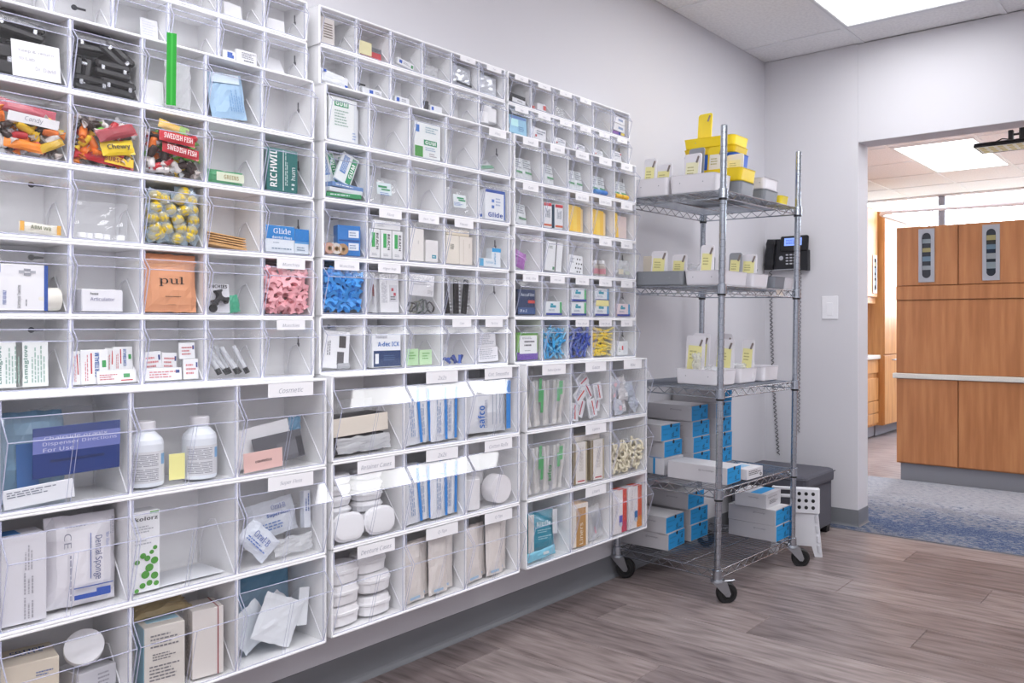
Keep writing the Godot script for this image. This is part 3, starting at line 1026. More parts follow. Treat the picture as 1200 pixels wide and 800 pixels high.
func cart() -> void:
	var o := thing("wire_cart", "chrome wire shelving cart on casters in the corner", "shelving cart", cart_xf())
	var px := 0.2615
	var pz := 0.3205
	var prof := [Vector2(0.0, 0.105), Vector2(0.0138, 0.105)]
	var y := 0.12
	while y < 1.91:
		prof.append_array([Vector2(0.0138, y), Vector2(0.0116, y + 0.0006), Vector2(0.0116, y + 0.0026), Vector2(0.0138, y + 0.0032)])
		y += 0.0285
	prof.append_array([Vector2(0.0138, 1.915), Vector2(0.0125, 1.92), Vector2(0.0, 1.921)])
	var g := G.new()
	g.lathe(prof, 12)
	var post := g.mesh()
	g = G.new()
	g.lathe([Vector2(0.0139, -0.022), Vector2(0.0205, -0.022), Vector2(0.0192, 0.016), Vector2(0.0139, 0.018)], 14)
	var collar := g.mesh()
	g = G.new()
	g.lathe([Vector2(0.0139, -0.030), Vector2(0.0178, -0.030), Vector2(0.0178, -0.022), Vector2(0.0139, -0.022)], 14)
	var sleeve := g.mesh()
	for sx in [-1.0, 1.0]:
		for sz in [-1.0, 1.0]:
			var q := part(o, "post", post, M.zinc, Transform3D(Basis(), Vector3(sx * px, 0, sz * pz)))
			for s in SHELF:
				part(q, "collar", collar, M.zinc, Transform3D(Basis(), Vector3(0, s - 0.010, 0)))
				part(q, "sleeve", sleeve, M.black, Transform3D(Basis(), Vector3(0, s - 0.010, 0)))
			caster(o, Vector3(sx * px, 0, sz * pz), sx > 0 and sz > 0)
	# one shelf: double rim with a zigzag between, wires across, three rods along
	var rim := G.new()
	var ix := px - 0.012
	var iz := pz - 0.012
	for yy in [0.0, -0.030]:
		rim.rod(Vector3(-ix, yy, pz), Vector3(ix, yy, pz), 0.0031, 6)
		rim.rod(Vector3(-ix, yy, -pz), Vector3(ix, yy, -pz), 0.0031, 6)
		rim.rod(Vector3(px, yy, -iz), Vector3(px, yy, iz), 0.0031, 6)
		rim.rod(Vector3(-px, yy, -iz), Vector3(-px, yy, iz), 0.0031, 6)
	for s in [-1.0, 1.0]:
		var a := []
		var n := 15
		for i in n + 1:
			a.append(Vector3(lerpf(-ix, ix, float(i) / n), -0.0025 if i % 2 == 0 else -0.0275, s * pz))
		rim.tube(a, 0.0021, 5)
		a = []
		n = 19
		for i in n + 1:
			a.append(Vector3(s * px, -0.0025 if i % 2 == 0 else -0.0275, lerpf(-iz, iz, float(i) / n)))
		rim.tube(a, 0.0021, 5)
	var rim_mesh := rim.mesh()
	var wire := G.new()
	var k := 27
	for i in k:
		var z := lerpf(-pz + 0.014, pz - 0.014, float(i) / (k - 1))
		wire.rod(Vector3(-px, 0.0012, z), Vector3(px, 0.0012, z), 0.0017, 5)
	var wire_mesh := wire.mesh()
	var rod := G.new()
	for i in 2:
		rod.rod(Vector3(-0.09 + 0.18 * i, -0.004, -pz), Vector3(-0.09 + 0.18 * i, -0.004, pz), 0.003, 6)
	var rod_mesh := rod.mesh()
	for s in SHELF:
		var sh := part(o, "shelf", rim_mesh, M.zinc, Transform3D(Basis(), Vector3(0, s, 0)))
		part(sh, "deck_wire", wire_mesh, M.zinc)
		part(sh, "support_rod", rod_mesh, M.zinc)

func caster(o: Node3D, p: Vector3, brake: bool) -> void:
	var yaw := deg_to_rad(35.0 + (8.0 if brake else -4.0) + p.x * 20.0)
	var c := G.new()
	c.lathe([Vector2(0, 0.110), Vector2(0.016, 0.110), Vector2(0.016, 0.100), Vector2(0.026, 0.098), Vector2(0.028, 0.090), Vector2(0.024, 0.086), Vector2(0, 0.086)], 16)
	# fork: two slanted cheeks
	for s in [-1.0, 1.0]:
		c.extr(PackedVector2Array([Vector2(-0.028, 0.094), Vector2(0.034, 0.094), Vector2(0.053, 0.042), Vector2(0.047, 0.030), Vector2(0.033, 0.031)]), s * 0.0185 - 0.0012, s * 0.0185 + 0.0012)
		c.rod(Vector3(0.039, 0.039, s * 0.018), Vector3(0.039, 0.039, s * 0.0235), 0.0055, 8)
	c.box(Vector3(0.002, 0.091, 0), Vector3(0.05, 0.003, 0.038))
	var x := Transform3D(Basis(Vector3.UP, yaw), p)
	var q := part(o, "caster", c.mesh(), M.steel, x)
	var w := G.new()
	w.t = Transform3D(Basis(Vector3.RIGHT, PI / 2), Vector3(0.039, 0.0425, 0))
	w.lathe([Vector2(0, -0.012), Vector2(0.026, -0.012), Vector2(0.028, -0.0155), Vector2(0.0385, -0.0155), Vector2(0.0425, -0.010), Vector2(0.0425, 0.010), Vector2(0.0385, 0.0155), Vector2(0.026, 0.0155), Vector2(0.024, 0.012), Vector2(0, 0.012)], 24)
	part(q, "wheel", w.mesh(), col("131315", 0.5))
	if brake:
		var b := G.new()
		b.tube([Vector3(0.03, 0.088, 0.0), Vector3(0.06, 0.089, 0.0), Vector3(0.072, 0.092, 0.0)], 0.005, 6)
		part(q, "brake_lever", b.mesh(), M.steel)

func tray_mesh(w: float, h: float, d: float) -> ArrayMesh:
	var g := G.new()
	g.loft(w - 0.012, d - 0.012, 0.012, [[-0.004, 0.0], [0.0, 0.004], [0.006, h - 0.004], [0.008, h], [0.004, h], [0.002, h - 0.006], [-0.004, 0.006]], true, true)
	return g.mesh()

func tray(nm: String, label: String, xf: Transform3D, s: Vector3, hex: String, group := "procedure trays on the wire cart") -> Node3D:
	var o := thing(nm, label, "tray", xf, group)
	part(o, "tub", tray_mesh(s.x, s.y, s.z), col(hex, 0.42))
	for i in 2:
		var g := G.new()
		g.lathe([Vector2(0, 0.0008), Vector2(0.0022, 0.0006), Vector2(0.0024, 0)], 8)
		part(o, "rivet", g.mesh(), col("9a9ca3", 0.4), Transform3D(Basis(Vector3.RIGHT, PI / 2), Vector3(s.x * (0.5 * i - 0.25), s.y * 0.55, s.z / 2 + 0.0005)))
	return o

# upright plastic flag with a sticky note and a clip
func flag(label: String, xf: Transform3D, w: float, h: float, hex: String, note := true, clip := true, note_hex := "f1eba8") -> void:
	w *= 1.08; h *= 1.22
	xf = xf * Transform3D(Basis(Vector3.RIGHT, -0.07), Vector3(0, 0.0015, 0))
	var o := thing("tray_flag", label, "marker card", xf, "upright marker cards in the trays")
	var g := G.new()
	g.t = Transform3D(Basis(Vector3.RIGHT, PI / 2), Vector3(0, h / 2, 0))
	g.loft(w, h, 0.012, [[-0.001, -0.0025], [0.0, -0.0015], [0.0, 0.0015], [-0.001, 0.0025]])
	part(o, "plate", g.mesh(), col(hex, 0.45))
	if note:
		part(o, "sticky_note", flat_mesh(w * 0.72, h * 0.62), col(note_hex, 0.8), Transform3D(Basis(Vector3.BACK, -0.04), Vector3(-w * 0.03, h * 0.47, 0.0034)))
		fine_print(o, w * 0.5, h * 0.22, 3, col("b9b27c", 0.8), Transform3D(Basis(Vector3.BACK, -0.04), Vector3(-w * 0.03, h * 0.58, 0.0041)), 3)
	if clip:
		g = G.new()
		g.t = Transform3D(Basis(Vector3.BACK, -0.35), Vector3(w * 0.3, h * 0.84, 0.005))
		g.cbox(Vector3.ZERO, Vector3(0.009, 0.03, 0.006), 0.002)
		part(o, "clip", g.mesh(), col("8f8480", 0.4, 0.4), Transform3D())

func aligner_box(label: String, xf: Transform3D, s: Vector3, ends := true, hex := "b5b3b7") -> Node3D:
	# long paper box, blue end towards the room; local x runs from the near side to the far side, z to the room
	var ex := [["p", "t", 0.0, 0.0, 0.94, 0.96, "d4d3d6"], ["p", "f", 0, 0, 0.95, 0.94, "1d93d2"], ["t", "f", -0.2, 0.2, 0.4, 0.09, "16587f", "Maxillary Mandibular"], ["t", "f", -0.27, -0.1, 0.26, 0.10, "16587f", "Aligners"], ["t", "f", 0.1, -0.15, 0.09, 0.26, "123f5c", "d", 0.0, 1], ["t", "f", 0.3, 0.1, 0.09, 0.26, "123f5c", "d", 0.0, 1], ["n", "f", 0.25, 0.32, 0.22, 0.08, "123f5c", 1], ["n", "f", 0.2, -0.34, 0.34, 0.1, "123f5c", 1]]
	ex.append_array([["t", "l", 0.19, 0.2, 0.2, 0.11, "6f6d75", "invisalign"], ["n", "l", 0.06, 0.2, 0.05, 0.13, "6f6d75", 2]])
	if not ends:
		ex = [["t", "l", 0.1, 0.2, 0.3, 0.11, "6f6d75", "invisalign"], ["p", "t", 0.0, -0.15, 0.96, 0.34, "1d93d2"], ["t", "f", -0.1, 0.25, 0.6, 0.1, "55545b", "Attachments"], ["n", "f", 0, -0.1, 0.6, 0.3, "55545b", 3]]
	var o := carton("aligner_box", label, "box", xf, s, hex, ex, "paper aligner boxes on the wire cart")
	if ends:
		var g := G.new()
		g.lathe([Vector2(0, 0.0009), Vector2(0.0085, 0.0009)], 12)
		part(o, "finger_notch", g.mesh(), col("2b2a30", 0.8), Transform3D(Basis(Vector3.RIGHT, PI / 2), Vector3(0.0, s.y * 0.9, s.z / 2 + 0.0008)))
	return o

func cart_load() -> void:
	var R := PI / 2
	# bottom shelf and fourth shelf: aligner boxes, x 0.155 along the wall, z 0.25 into the room
	var bs := Vector3(0.152, 0.0715, 0.245)
	var list := [
		[4, 0.115, -2.066, 0, 4.0, "lower paper aligner box in the near stack, bottom shelf"], [4, 0.112, -2.064, 1, 1.0, "upper paper aligner box in the near stack, bottom shelf"],
		[4, 0.118, -2.262, 0, 0.0, "lowest paper aligner box in the back middle stack, bottom shelf"], [4, 0.116, -2.264, 1, -1.0, "second paper aligner box in the back middle stack, bottom shelf"], [4, 0.108, -2.244, 2, 2.0, "topmost aligner box of the three-high stack, bottom shelf"],
		[4, 0.430, -2.49, 0, 0.0, "lower aligner box at the far front corner, bottom shelf"], [4, 0.428, -2.49, 1, 0.0, "upper aligner box under the white sealed box, bottom shelf"],
		[3, 0.085, -2.09, 1, 1.0, "middle aligner box of the near stack, fourth shelf"], [3, 0.08, -2.082, 2, -1.0, "top aligner box of the near stack, fourth shelf"],
		[3, 0.122, -2.275, 0, 0.0, "lowest aligner box of the middle stack, fourth shelf"], [3, 0.120, -2.277, 1, 0.5, "second aligner box of the middle stack, fourth shelf"], [3, 0.118, -2.277, 2, -0.5, "third aligner box of the middle stack, fourth shelf"], [3, 0.115, -2.268, 3, 1.0, "top aligner box of the middle stack, fourth shelf"],
		[3, 0.140, -2.452, 0, 0.0, "lowest aligner box of the far stack, fourth shelf"], [3, 0.140, -2.452, 1, 0.0, "second aligner box of the far stack, fourth shelf"], [3, 0.138, -2.45, 2, 0.0, "third aligner box of the far stack, fourth shelf"], [3, 0.138, -2.45, 3, 0.0, "fourth aligner box of the far stack, fourth shelf"], [3, 0.14, -2.452, 4, 0.0, "highest aligner box of the far stack, under the third shelf"]]
	for b in list:
		aligner_box(b[5], on_shelf(b[0], b[1], b[2], 90.0 + b[4], b[3] * 0.0722), bs)
	aligner_box("long white aligner box lying in front, beside the near post", on_shelf(3, 0.392, -2.052, 91.0), Vector3(0.125, 0.071, 0.29), true, "cfcdd2")
	carton("sleeve_box", "white box with a blue sleeve under the near stack, fourth shelf", "box", on_shelf(3, 0.085, -2.085, 90.0), Vector3(0.155, 0.071, 0.26), "d3d2d6", [["p", "l", -0.3, 0, 0.25, 0.98, "2f8fd0"], ["p", "l", 0.3, 0, 0.04, 0.98, "1d93d2"], ["p", "t", 0, -0.3, 0.98, 0.25, "2f8fd0"]])
	aligner_box("white box with a blue label atop two aligner boxes, bottom shelf", on_shelf(4, 0.425, -2.485, 92.0, 0.145), Vector3(0.16, 0.066, 0.16), false, "c9c8cc")
	carton("product_box", "small white box with small print behind the front box", "box", on_shelf(3, 0.50, -2.21, 88.0), Vector3(0.135, 0.045, 0.11), "d9d8dc", [["n", "f", 0, 0.1, 0.8, 0.5, "4a4950", 3], ["p", "t", 0, 0.1, 0.5, 0.4, "9cc4e0"], ["t", "f", 0.36, -0.2, 0.12, 0.3, "222226", "o", 0.0, 1]])
	# third shelf: three white trays and their flags
	tray("instrument_tray", "nearest white tray on the third shelf, full of film", on_shelf(2, 0.375, -2.095), Vector3(0.225, 0.066, 0.15), "eceaef")
	tray("instrument_tray", "middle white tray on the third shelf", on_shelf(2, 0.375, -2.285), Vector3(0.225, 0.066, 0.16), "eceaef")
	tray("instrument_tray", "far white tray on the third shelf by the right post", on_shelf(2, 0.39, -2.475), Vector3(0.225, 0.066, 0.155), "eceaef")
	flag("white flag with a long yellow note in the nearest third-shelf tray", on_shelf(2, 0.33, -2.072, 4.0, 0.006), 0.085, 0.165, "e9e7ec")
	flag("white flag half hidden at the back of the nearest third-shelf tray", on_shelf(2, 0.32, -2.135, 4.0, 0.006), 0.08, 0.172, "e4e2e8")
	flag("white flag with a note in the middle third-shelf tray", on_shelf(2, 0.375, -2.25, 4.0, 0.006), 0.09, 0.15, "e9e7ec")
	flag("white flag half hidden behind the middle third-shelf tray", on_shelf(2, 0.33, -2.325, 4.0, 0.006), 0.075, 0.17, "e4e2e8")
	flag("white flag with a note beside the front post, third shelf", on_shelf(2, 0.455, -2.32, 3.0, 0.006), 0.06, 0.15, "e9e7ec")
	pouch("film_bag", "crumpled clear film bag in the nearest third-shelf tray", "bag", on_shelf(2, 0.415, -2.085, 6.0, 0.022), Vector3(0.1, 0.055, 0.03), M.cloudy, [], 0.012, 3)
	pouch("film_bag", "clear film bag draped from the flag clip, third shelf", "bag", on_shelf(2, 0.355, -2.05, 8.0, 0.022), Vector3(0.04, 0.11, 0.014), M.cloudy, [], 0.012, 6)
	pouch("film_bag", "flat clear film bag in the middle third-shelf tray", "bag", on_shelf(2, 0.42, -2.29, 0.0, 0.022), Vector3(0.1, 0.06, 0.03), M.cloudy, [], 0.012, 9)
	# second shelf
	tray("instrument_tray", "long grey tray at the near edge of the second shelf", on_shelf(1, 0.235, -1.985, 0.0), Vector3(0.265, 0.06, 0.13), "8d9197")
	tray("instrument_tray", "white tray behind the grey one, second shelf", on_shelf(1, 0.245, -2.135, 0.0), Vector3(0.23, 0.06, 0.12), "e3e1e7")
	tray("instrument_tray", "large white tray at the front of the second shelf", on_shelf(1, 0.46, -2.04, 0.0), Vector3(0.18, 0.06, 0.23), "e6e4ea")
	tray("instrument_tray", "white tray behind the front post, second shelf", on_shelf(1, 0.46, -2.26, 0.0), Vector3(0.2, 0.06, 0.15), "e6e4ea")
	tray("instrument_tray", "small grey tray near the right post, second shelf", on_shelf(1, 0.50, -2.425, 0.0), Vector3(0.14, 0.055, 0.12), "7f838b")
	tray("instrument_tray", "small white tray by the right post, second shelf", on_shelf(1, 0.5, -2.535, 0.0), Vector3(0.13, 0.055, 0.09), "e1dfe5")
	carton("aligner_pouch", "clear backed pouch with a blue base at the wall, second shelf", "pouch", on_shelf(1, 0.155, -1.975, 0.0, 0.01), Vector3(0.045, 0.12, 0.02), "d9cfc0", [["p", "f", 0, -0.36, 0.95, 0.2, "4d6fb0"]])
	flag("white flag with a lined yellow note, grey tray, second shelf", on_shelf(1, 0.215, -1.965, 4.0, 0.006), 0.075, 0.118, "e9e7ec")
	flag("white flag beside the first one, grey tray, second shelf", on_shelf(1, 0.305, -1.985, -4.0, 0.006), 0.075, 0.105, "e9e7ec")
	flag("white flag with a big yellow note behind the front post, second shelf", on_shelf(1, 0.435, -2.0, 4.0, 0.006), 0.06, 0.135, "e9e7ec")
	flag("grey flag peeking out beside the tall one, second shelf", on_shelf(1, 0.41, -2.06, 4.0, 0.006), 0.05, 0.10, "8d9197")
	flag("white flag right of the front post, second shelf", on_shelf(1, 0.50, -2.25, 0.0, 0.006), 0.07, 0.115, "e4e2e8")
	flag("grey flag tucked behind the front post, second shelf", on_shelf(1, 0.45, -2.215, 0.0, 0.006), 0.06, 0.12, "9a9da3")
	pouch("film_bag", "tied clear film bag in the second-shelf white tray", "bag", on_shelf(1, 0.475, -2.29, 10.0, 0.03), Vector3(0.09, 0.055, 0.03), M.cloudy, [], 0.012, 12)
	pouch("film_bag", "clear film bag leaning between flags, second shelf", "bag", on_shelf(1, 0.30, -2.13, 0.0, 0.012), Vector3(0.08, 0.09, 0.03), M.cloudy, [], 0.012, 15)
	carton("paper_tag", "beige paper tag stuck to the second-shelf rim", "tag", on_shelf(1, 0.5767, -2.405, 90.0, -0.032), Vector3(0.075, 0.026, 0.0012), "e3d6cc", [])
	# top shelf
	tray("instrument_tray", "white tray at the wall end of the top shelf", on_shelf(0, 0.2, -1.985, 0.0), Vector3(0.185, 0.076, 0.13), "ebe9ee")
	tray("instrument_tray", "white tray at the front corner of the top shelf", on_shelf(0, 0.413, -1.985, 0.0), Vector3(0.225, 0.076, 0.14), "ebe9ee")
	tray("instrument_tray", "grey tray behind the front post, top shelf", on_shelf(0, 0.45, -2.135, 0.0), Vector3(0.22, 0.06, 0.13), "8d9197")
	tray("instrument_tray", "yellow tray on the grey tray, top shelf", on_shelf(0, 0.42, -2.138, 0.0, 0.062), Vector3(0.285, 0.055, 0.14), "f2d21c")
	tray("instrument_tray", "grey tray at the wall carrying the colour trays, top shelf", on_shelf(0, 0.315, -2.285, 0.0), Vector3(0.262, 0.14, 0.13), "92969c")
	tray("instrument_tray", "bright blue tray under the yellow ones, top shelf", on_shelf(0, 0.315, -2.285, 0.0, 0.142), Vector3(0.272, 0.075, 0.135), "0b4fb3")
	tray("instrument_tray", "lower of two nested yellow trays on the blue tray", on_shelf(0, 0.315, -2.285, 0.0, 0.219), Vector3(0.268, 0.03, 0.135), "e9c514")
	tray("instrument_tray", "highest yellow tray on the top shelf", on_shelf(0, 0.315, -2.285, 0.0, 0.251), Vector3(0.265, 0.045, 0.14), "f4d81f")
	tray("instrument_tray", "small grey tray toward the right post, top shelf", on_shelf(0, 0.517, -2.345, 0.0), Vector3(0.1, 0.052, 0.14), "8d9197")
	tray("instrument_tray", "small white tray on the small grey one, top shelf", on_shelf(0, 0.517, -2.345, 0.0, 0.054), Vector3(0.1, 0.05, 0.14), "e9e7ec")
	tray("instrument_tray", "little yellow tray beside the right post, top shelf", on_shelf(0, 0.525, -2.475, 0.0), Vector3(0.09, 0.045, 0.085), "f2d835")
	flag("white flag with a yellow note, wall end, top shelf", on_shelf(0, 0.225, -1.985, -6.0, 0.006), 0.085, 0.115, "e9e7ec")
	flag("white flag cut off by the bins, top shelf", on_shelf(0, 0.155, -1.98, 3.0, 0.006), 0.06, 0.14, "e9e7ec")
	flag("tall white flag with a pale note, front corner tray, top shelf", on_shelf(0, 0.37, -1.985, -6.0, 0.006), 0.085, 0.14, "e9e7ec", true, true, "efecc9")
	flag("grey flag rising behind the tall white one, top shelf", on_shelf(0, 0.365, -2.02, -6.0, 0.006), 0.078, 0.165, "92969c", false)
	flag("blue flag edge beside the grey flag, top shelf", on_shelf(0, 0.345, -2.032, -6.0, 0.006), 0.045, 0.135, "2b5fb5", false, false)
	flag("yellow flag with a white note in the yellow tray", on_shelf(0, 0.415, -2.105, -8.0, 0.07), 0.085, 0.125, "f2d423", true, true, "f3f1ec")
	flag("white flag behind the front post in the yellow tray", on_shelf(0, 0.495, -2.13, -8.0, 0.07), 0.085, 0.095, "ece9dd", true, false, "f3ecb4")
	flag("yellow flag standing in the highest tray", on_shelf(0, 0.25, -2.285, -8.0, 0.26), 0.075, 0.135, "f4da3a", false)

func corner() -> void:
	# ottoman
	var o := thing("ottoman", "dark grey fabric cube ottoman in the corner behind the cart", "ottoman", Transform3D(Basis(), Vector3(0.265, 0, -3.07)))
	var g := G.new()
	g.t = Transform3D(Basis(), Vector3(0, 0.04, 0))
	g.loft(0.42, 0.36, 0.012, [[-0.004, 0.0], [0.0, 0.004], [0.0, 0.235]])
	part(o, "body", g.mesh(), M.fabric)
	g = G.new()
	g.t = Transform3D(Basis(), Vector3(0, 0.276, 0))
	g.loft(0.425, 0.365, 0.022, [[-0.002, 0.0], [0.012, 0.006], [0.014, 0.02], [0.014, 0.05], [0.008, 0.062], [-0.008, 0.068], [-0.06, 0.071]])
	part(o, "lid", g.mesh(), M.fabric)
	g = G.new()
	for sx in [-1.0, 1.0]:
		g.tube([Vector3(sx * 0.224, 0.327, -0.19), Vector3(sx * 0.224, 0.327, 0.19)], 0.003, 5)
	g.tube([Vector3(-0.224, 0.327, 0.196), Vector3(0.224, 0.327, 0.196)], 0.003, 5)
	part(o, "piping", g.mesh(), col("4a4a52", 0.95))
	for sx in [-1.0, 1.0]:
		for sz in [-1.0, 1.0]:
			g = G.new()
			g.loft(0.05, 0.05, 0.006, [[-0.006, 0.0], [0.0, 0.04]])
			part(o, "foot", g.mesh(), col("15151a", 0.5), Transform3D(Basis(), Vector3(sx * 0.18, 0, sz * 0.15)))
	# folded step stool leaning on the cart
	o = thing("step_stool", "folded white plastic step stool leaning beside the cart", "step stool", Transform3D(Basis(Vector3.UP, deg_to_rad(20.0)), Vector3(0.515, 0, -2.71)))
	g = G.new()
	g.extr(PackedVector2Array([Vector2(-0.125, 0.0), Vector2(-0.09, 0.0), Vector2(-0.075, 0.05), Vector2(0.075, 0.05), Vector2(0.09, 0.0), Vector2(0.125, 0.0), Vector2(0.105, 0.205), Vector2(-0.105, 0.205)]), -0.012, 0.012)
	part(o, "leg_panel", g.mesh(), col("d9d9de", 0.45))
	g = G.new()
	g.cbox(Vector3(0.05, 0.268, 0.006), Vector3(0.125, 0.125, 0.034), 0.006)
	for yy in [0.322, 0.285]:
		g.cbox(Vector3(-0.06, yy, 0.0), Vector3(0.11, 0.014, 0.022), 0.004)
	g.cbox(Vector3(-0.108, 0.26, 0.0), Vector3(0.016, 0.14, 0.022), 0.004)
	part(o, "step_top", g.mesh(), col("dcdce1", 0.45))
	for i in 3:
		for j in 3:
			g = G.new()
			g.lathe([Vector2(0, 0.0016), Vector2(0.0085, 0.001), Vector2(0.009, 0)], 12)
			part(o, "grip_dot", g.mesh(), M.black, Transform3D(Basis(Vector3.RIGHT, PI / 2), Vector3(0.017 + i * 0.033, 0.237 + j * 0.033, 0.0232)))
	for i in 4:
		g = G.new()
		g.cbox(Vector3(0.108 - i * 0.0, 0.03 + i * 0.047, 0.0), Vector3(0.014, 0.036, 0.034), 0.003)
		part(o, "hinge_rib", g.mesh(), col("cfcfd5", 0.45), Transform3D(Basis(Vector3.BACK, 0.09), Vector3(0.004, 0, 0)))
	# wall phone
	o = thing("wall_phone", "black office phone with a lit blue display mounted on the wall", "phone", Transform3D(Basis(), Vector3(0.15, 1.425, ZW)))
	g = G.new()
	g.extr(PackedVector2Array([Vector2(-0.135, 0.012), Vector2(0.138, 0.0), Vector2(0.138, 0.115), Vector2(0.12, 0.125), Vector2(-0.03, 0.128), Vector2(-0.03, 0.185), Vector2(-0.115, 0.188), Vector2(-0.13, 0.1)]), 0.0, 0.036)
	part(o, "body", g.mesh(), col("1c1d22", 0.35))
	g = G.new()
	g.t = Transform3D(Basis(Vector3.RIGHT, -0.12), Vector3(0.058, 0.118, 0.03))
	g.cbox(Vector3(0, 0.036, 0.012), Vector3(0.17, 0.088, 0.024), 0.006)
	var scr := part(o, "screen_housing", g.mesh(), col("131418", 0.25))
	g = G.new()
	g.t = Transform3D(Basis(Vector3.RIGHT, -0.12), Vector3(0.058, 0.118, 0.03))
	g.box(Vector3(-0.004, 0.044, 0.0245), Vector3(0.108, 0.044, 0.001))
	var m := StandardMaterial3D.new()
	m.albedo_color = Color("6f8fe0"); m.emission_enabled = true; m.emission = Color("8fa9f5"); m.emission_energy_multiplier = 0.75
	part(scr, "display", g.mesh(), m)
	fine_print(scr, 0.085, 0.03, 3, col("4d66b5", 0.6), Transform3D(Basis(Vector3.RIGHT, -0.12), Vector3(0.054, 0.1645, 0.0505)), 2)
	g = G.new()
	g.t = Transform3D(Basis(Vector3.BACK, -0.10), Vector3(-0.092, 0.098, 0.045))
	g.loft(0.052, 0.018, 0.010, [[-0.006, -0.088], [0.0, -0.08], [0.006, -0.06], [0.0, -0.03], [0.0, 0.03], [0.006, 0.06], [0.0, 0.08], [-0.006, 0.088]])
	part(o, "handset", g.mesh(), col("17181c", 0.3))
	for i in 4:
		for j in 4:
			g = G.new()
			g.cbox(Vector3(0.012 + i * 0.024, 0.092 - j * 0.017, 0.038), Vector3(0.016, 0.008, 0.004), 0.0015)
			part(o, "key", g.mesh(), col("c7c9cf" if i < 3 else "3a3b42", 0.5))
	g = G.new()
	g.lathe([Vector2(0, 0.003), Vector2(0.012, 0.003), Vector2(0.013, 0)], 16)
	part(o, "navigation_key", g.mesh(), col("b9bbc2", 0.4), Transform3D(Basis(Vector3.RIGHT, PI / 2), Vector3(-0.026, 0.075, 0.036)))
	g = G.new()
	g.cbox(Vector3(0.0, 0.008, 0.04), Vector3(0.19, 0.006, 0.006), 0.002)
	part(o, "trim", g.mesh(), col("b7b9bf", 0.3, 0.6))
	# coiled cord hanging from the phone
	var pts := []
	var n := 46
	for i in n * 8 + 1:
		var f := float(i) / (n * 8)
		var yy := lerpf(1.43, 0.36, f)
		var cx := 0.045 + 0.05 * f * f
		pts.append(Vector3(cx + 0.0075 * cos(TAU * i / 8.0), yy, ZW + 0.012 + 0.0075 * sin(TAU * i / 8.0)))
	g = G.new()
	g.tube(pts, 0.0022, 4)
	o = thing("phone_cord", "dark coiled handset cord hanging down from the phone", "cord", Transform3D())
	part(o, "coil", g.mesh(), col("33333a", 0.5))
	pts = []
	n = 40
	for i in n * 8 + 1:
		var f := float(i) / (n * 8)
		pts.append(Vector3(0.232 - 0.012 * f + 0.006 * cos(TAU * i / 8.0), lerpf(1.43, 0.5, f), ZW + 0.010 + 0.006 * sin(TAU * i / 8.0)))
	g = G.new()
	g.tube(pts, 0.0018, 4)
	o = thing("phone_cord", "second dark coiled cord hanging behind the right cart post", "cord", Transform3D())
	part(o, "coil", g.mesh(), col("3a3a41", 0.5))
	# switch
	o = thing("light_switch", "white rocker light switch beside the doorway", "switch", Transform3D(Basis(), Vector3(0.408, 1.212, ZW)))
	g = G.new()
	g.cbox(Vector3(0, 0, 0.003), Vector3(0.096, 0.130, 0.006), 0.003)
	part(o, "plate", g.mesh(), col("efeff3", 0.35))
	g = G.new()
	g.t = Transform3D(Basis(Vector3.RIGHT, 0.06), Vector3(0, -0.008, 0.007))
	g.cbox(Vector3.ZERO, Vector3(0.036, 0.072, 0.006), 0.002)
	part(o, "rocker", g.mesh(), col("f4f4f8", 0.3))

# ---------- contents of the bins ----------
func put(o: Node3D, xf: Transform3D) -> void:
	o.transform = xf
	placed.append([o, ctx]); ctx = []

func jig(a: float) -> float:
	return rng.randf_range(-a, a)

# scatter copies of some things inside a bin: protos hold [node, weight]; layers fill from the front at the bottom upwards
func heap(protos: Array, c: int, row: String, b: int, nx: int, ny: int, layers: int, top: float, size: Vector3, tumble := 1.0, dz0 := 0.02) -> void:
	var bag := []
	for p in protos:
		for i in p[1]: bag.append(p[0])
	var k: Dictionary = KIND[row[0]]
	for l in layers:
		for j in ny:
			for i in nx:
				var u := (i + 0.5 + jig(0.18) + (0.25 if j % 2 == 1 else -0.1)) / nx
				var v := size.y * 0.55 + (top - size.y) * (float(j) / maxf(1.0, ny - 1)) * (1.0 - 0.08 * l) + jig(0.003)
				var lean: float = k.p * clampf(v / (k.h - k.yt), 0.0, 1.0) * 0.6
				var xf := at(c, row, b, clampf(u, 0.12, 0.88), dz0 + l * size.z * 1.05 - lean + jig(0.003), v)
				xf = xf * Transform3D(Basis.from_euler(Vector3(jig(0.6), jig(0.5), jig(PI)) * tumble), Vector3.ZERO)
				var src: Node3D = bag[rng.randi() % bag.size()]
				if not src.has_meta("placed"):
					placed.append([src, ctx]); ctx = []
					src.set_meta("placed", true)
					src.transform = xf
				else:
					copy_thing(src, xf)

func twist_candy(nm: String, label: String, group: String, body_hex: String, wrap: Material, r := 0.0084, l := 0.031) -> Node3D:
	var o := thing(nm, label, "candy", Transform3D(), group)
	var g := G.new()
	g.t = Transform3D(Basis(Vector3.BACK, PI / 2), Vector3.ZERO)
	g.lathe([Vector2(0, -l / 2), Vector2(r * 0.8, -l * 0.46), Vector2(r, -l * 0.3), Vector2(r, l * 0.3), Vector2(r * 0.8, l * 0.46), Vector2(0, l / 2)], 8)
	part(o, "sweet", g.mesh(), col(body_hex, 0.3))
	for s in [-1.0, 1.0]:
		g = G.new()
		g.t = Transform3D(Basis(Vector3.BACK, PI / 2), Vector3.ZERO)
		g.lathe([Vector2(r * 0.3, s * l * 0.47), Vector2(r * 0.45, s * l * 0.6), Vector2(r * 1.05, s * l * 0.82), Vector2(r * 1.2, s * l * 0.86)], 7, 1.0, 0.45)
		part(o, "wrapper_end", g.mesh(), wrap)
	return o

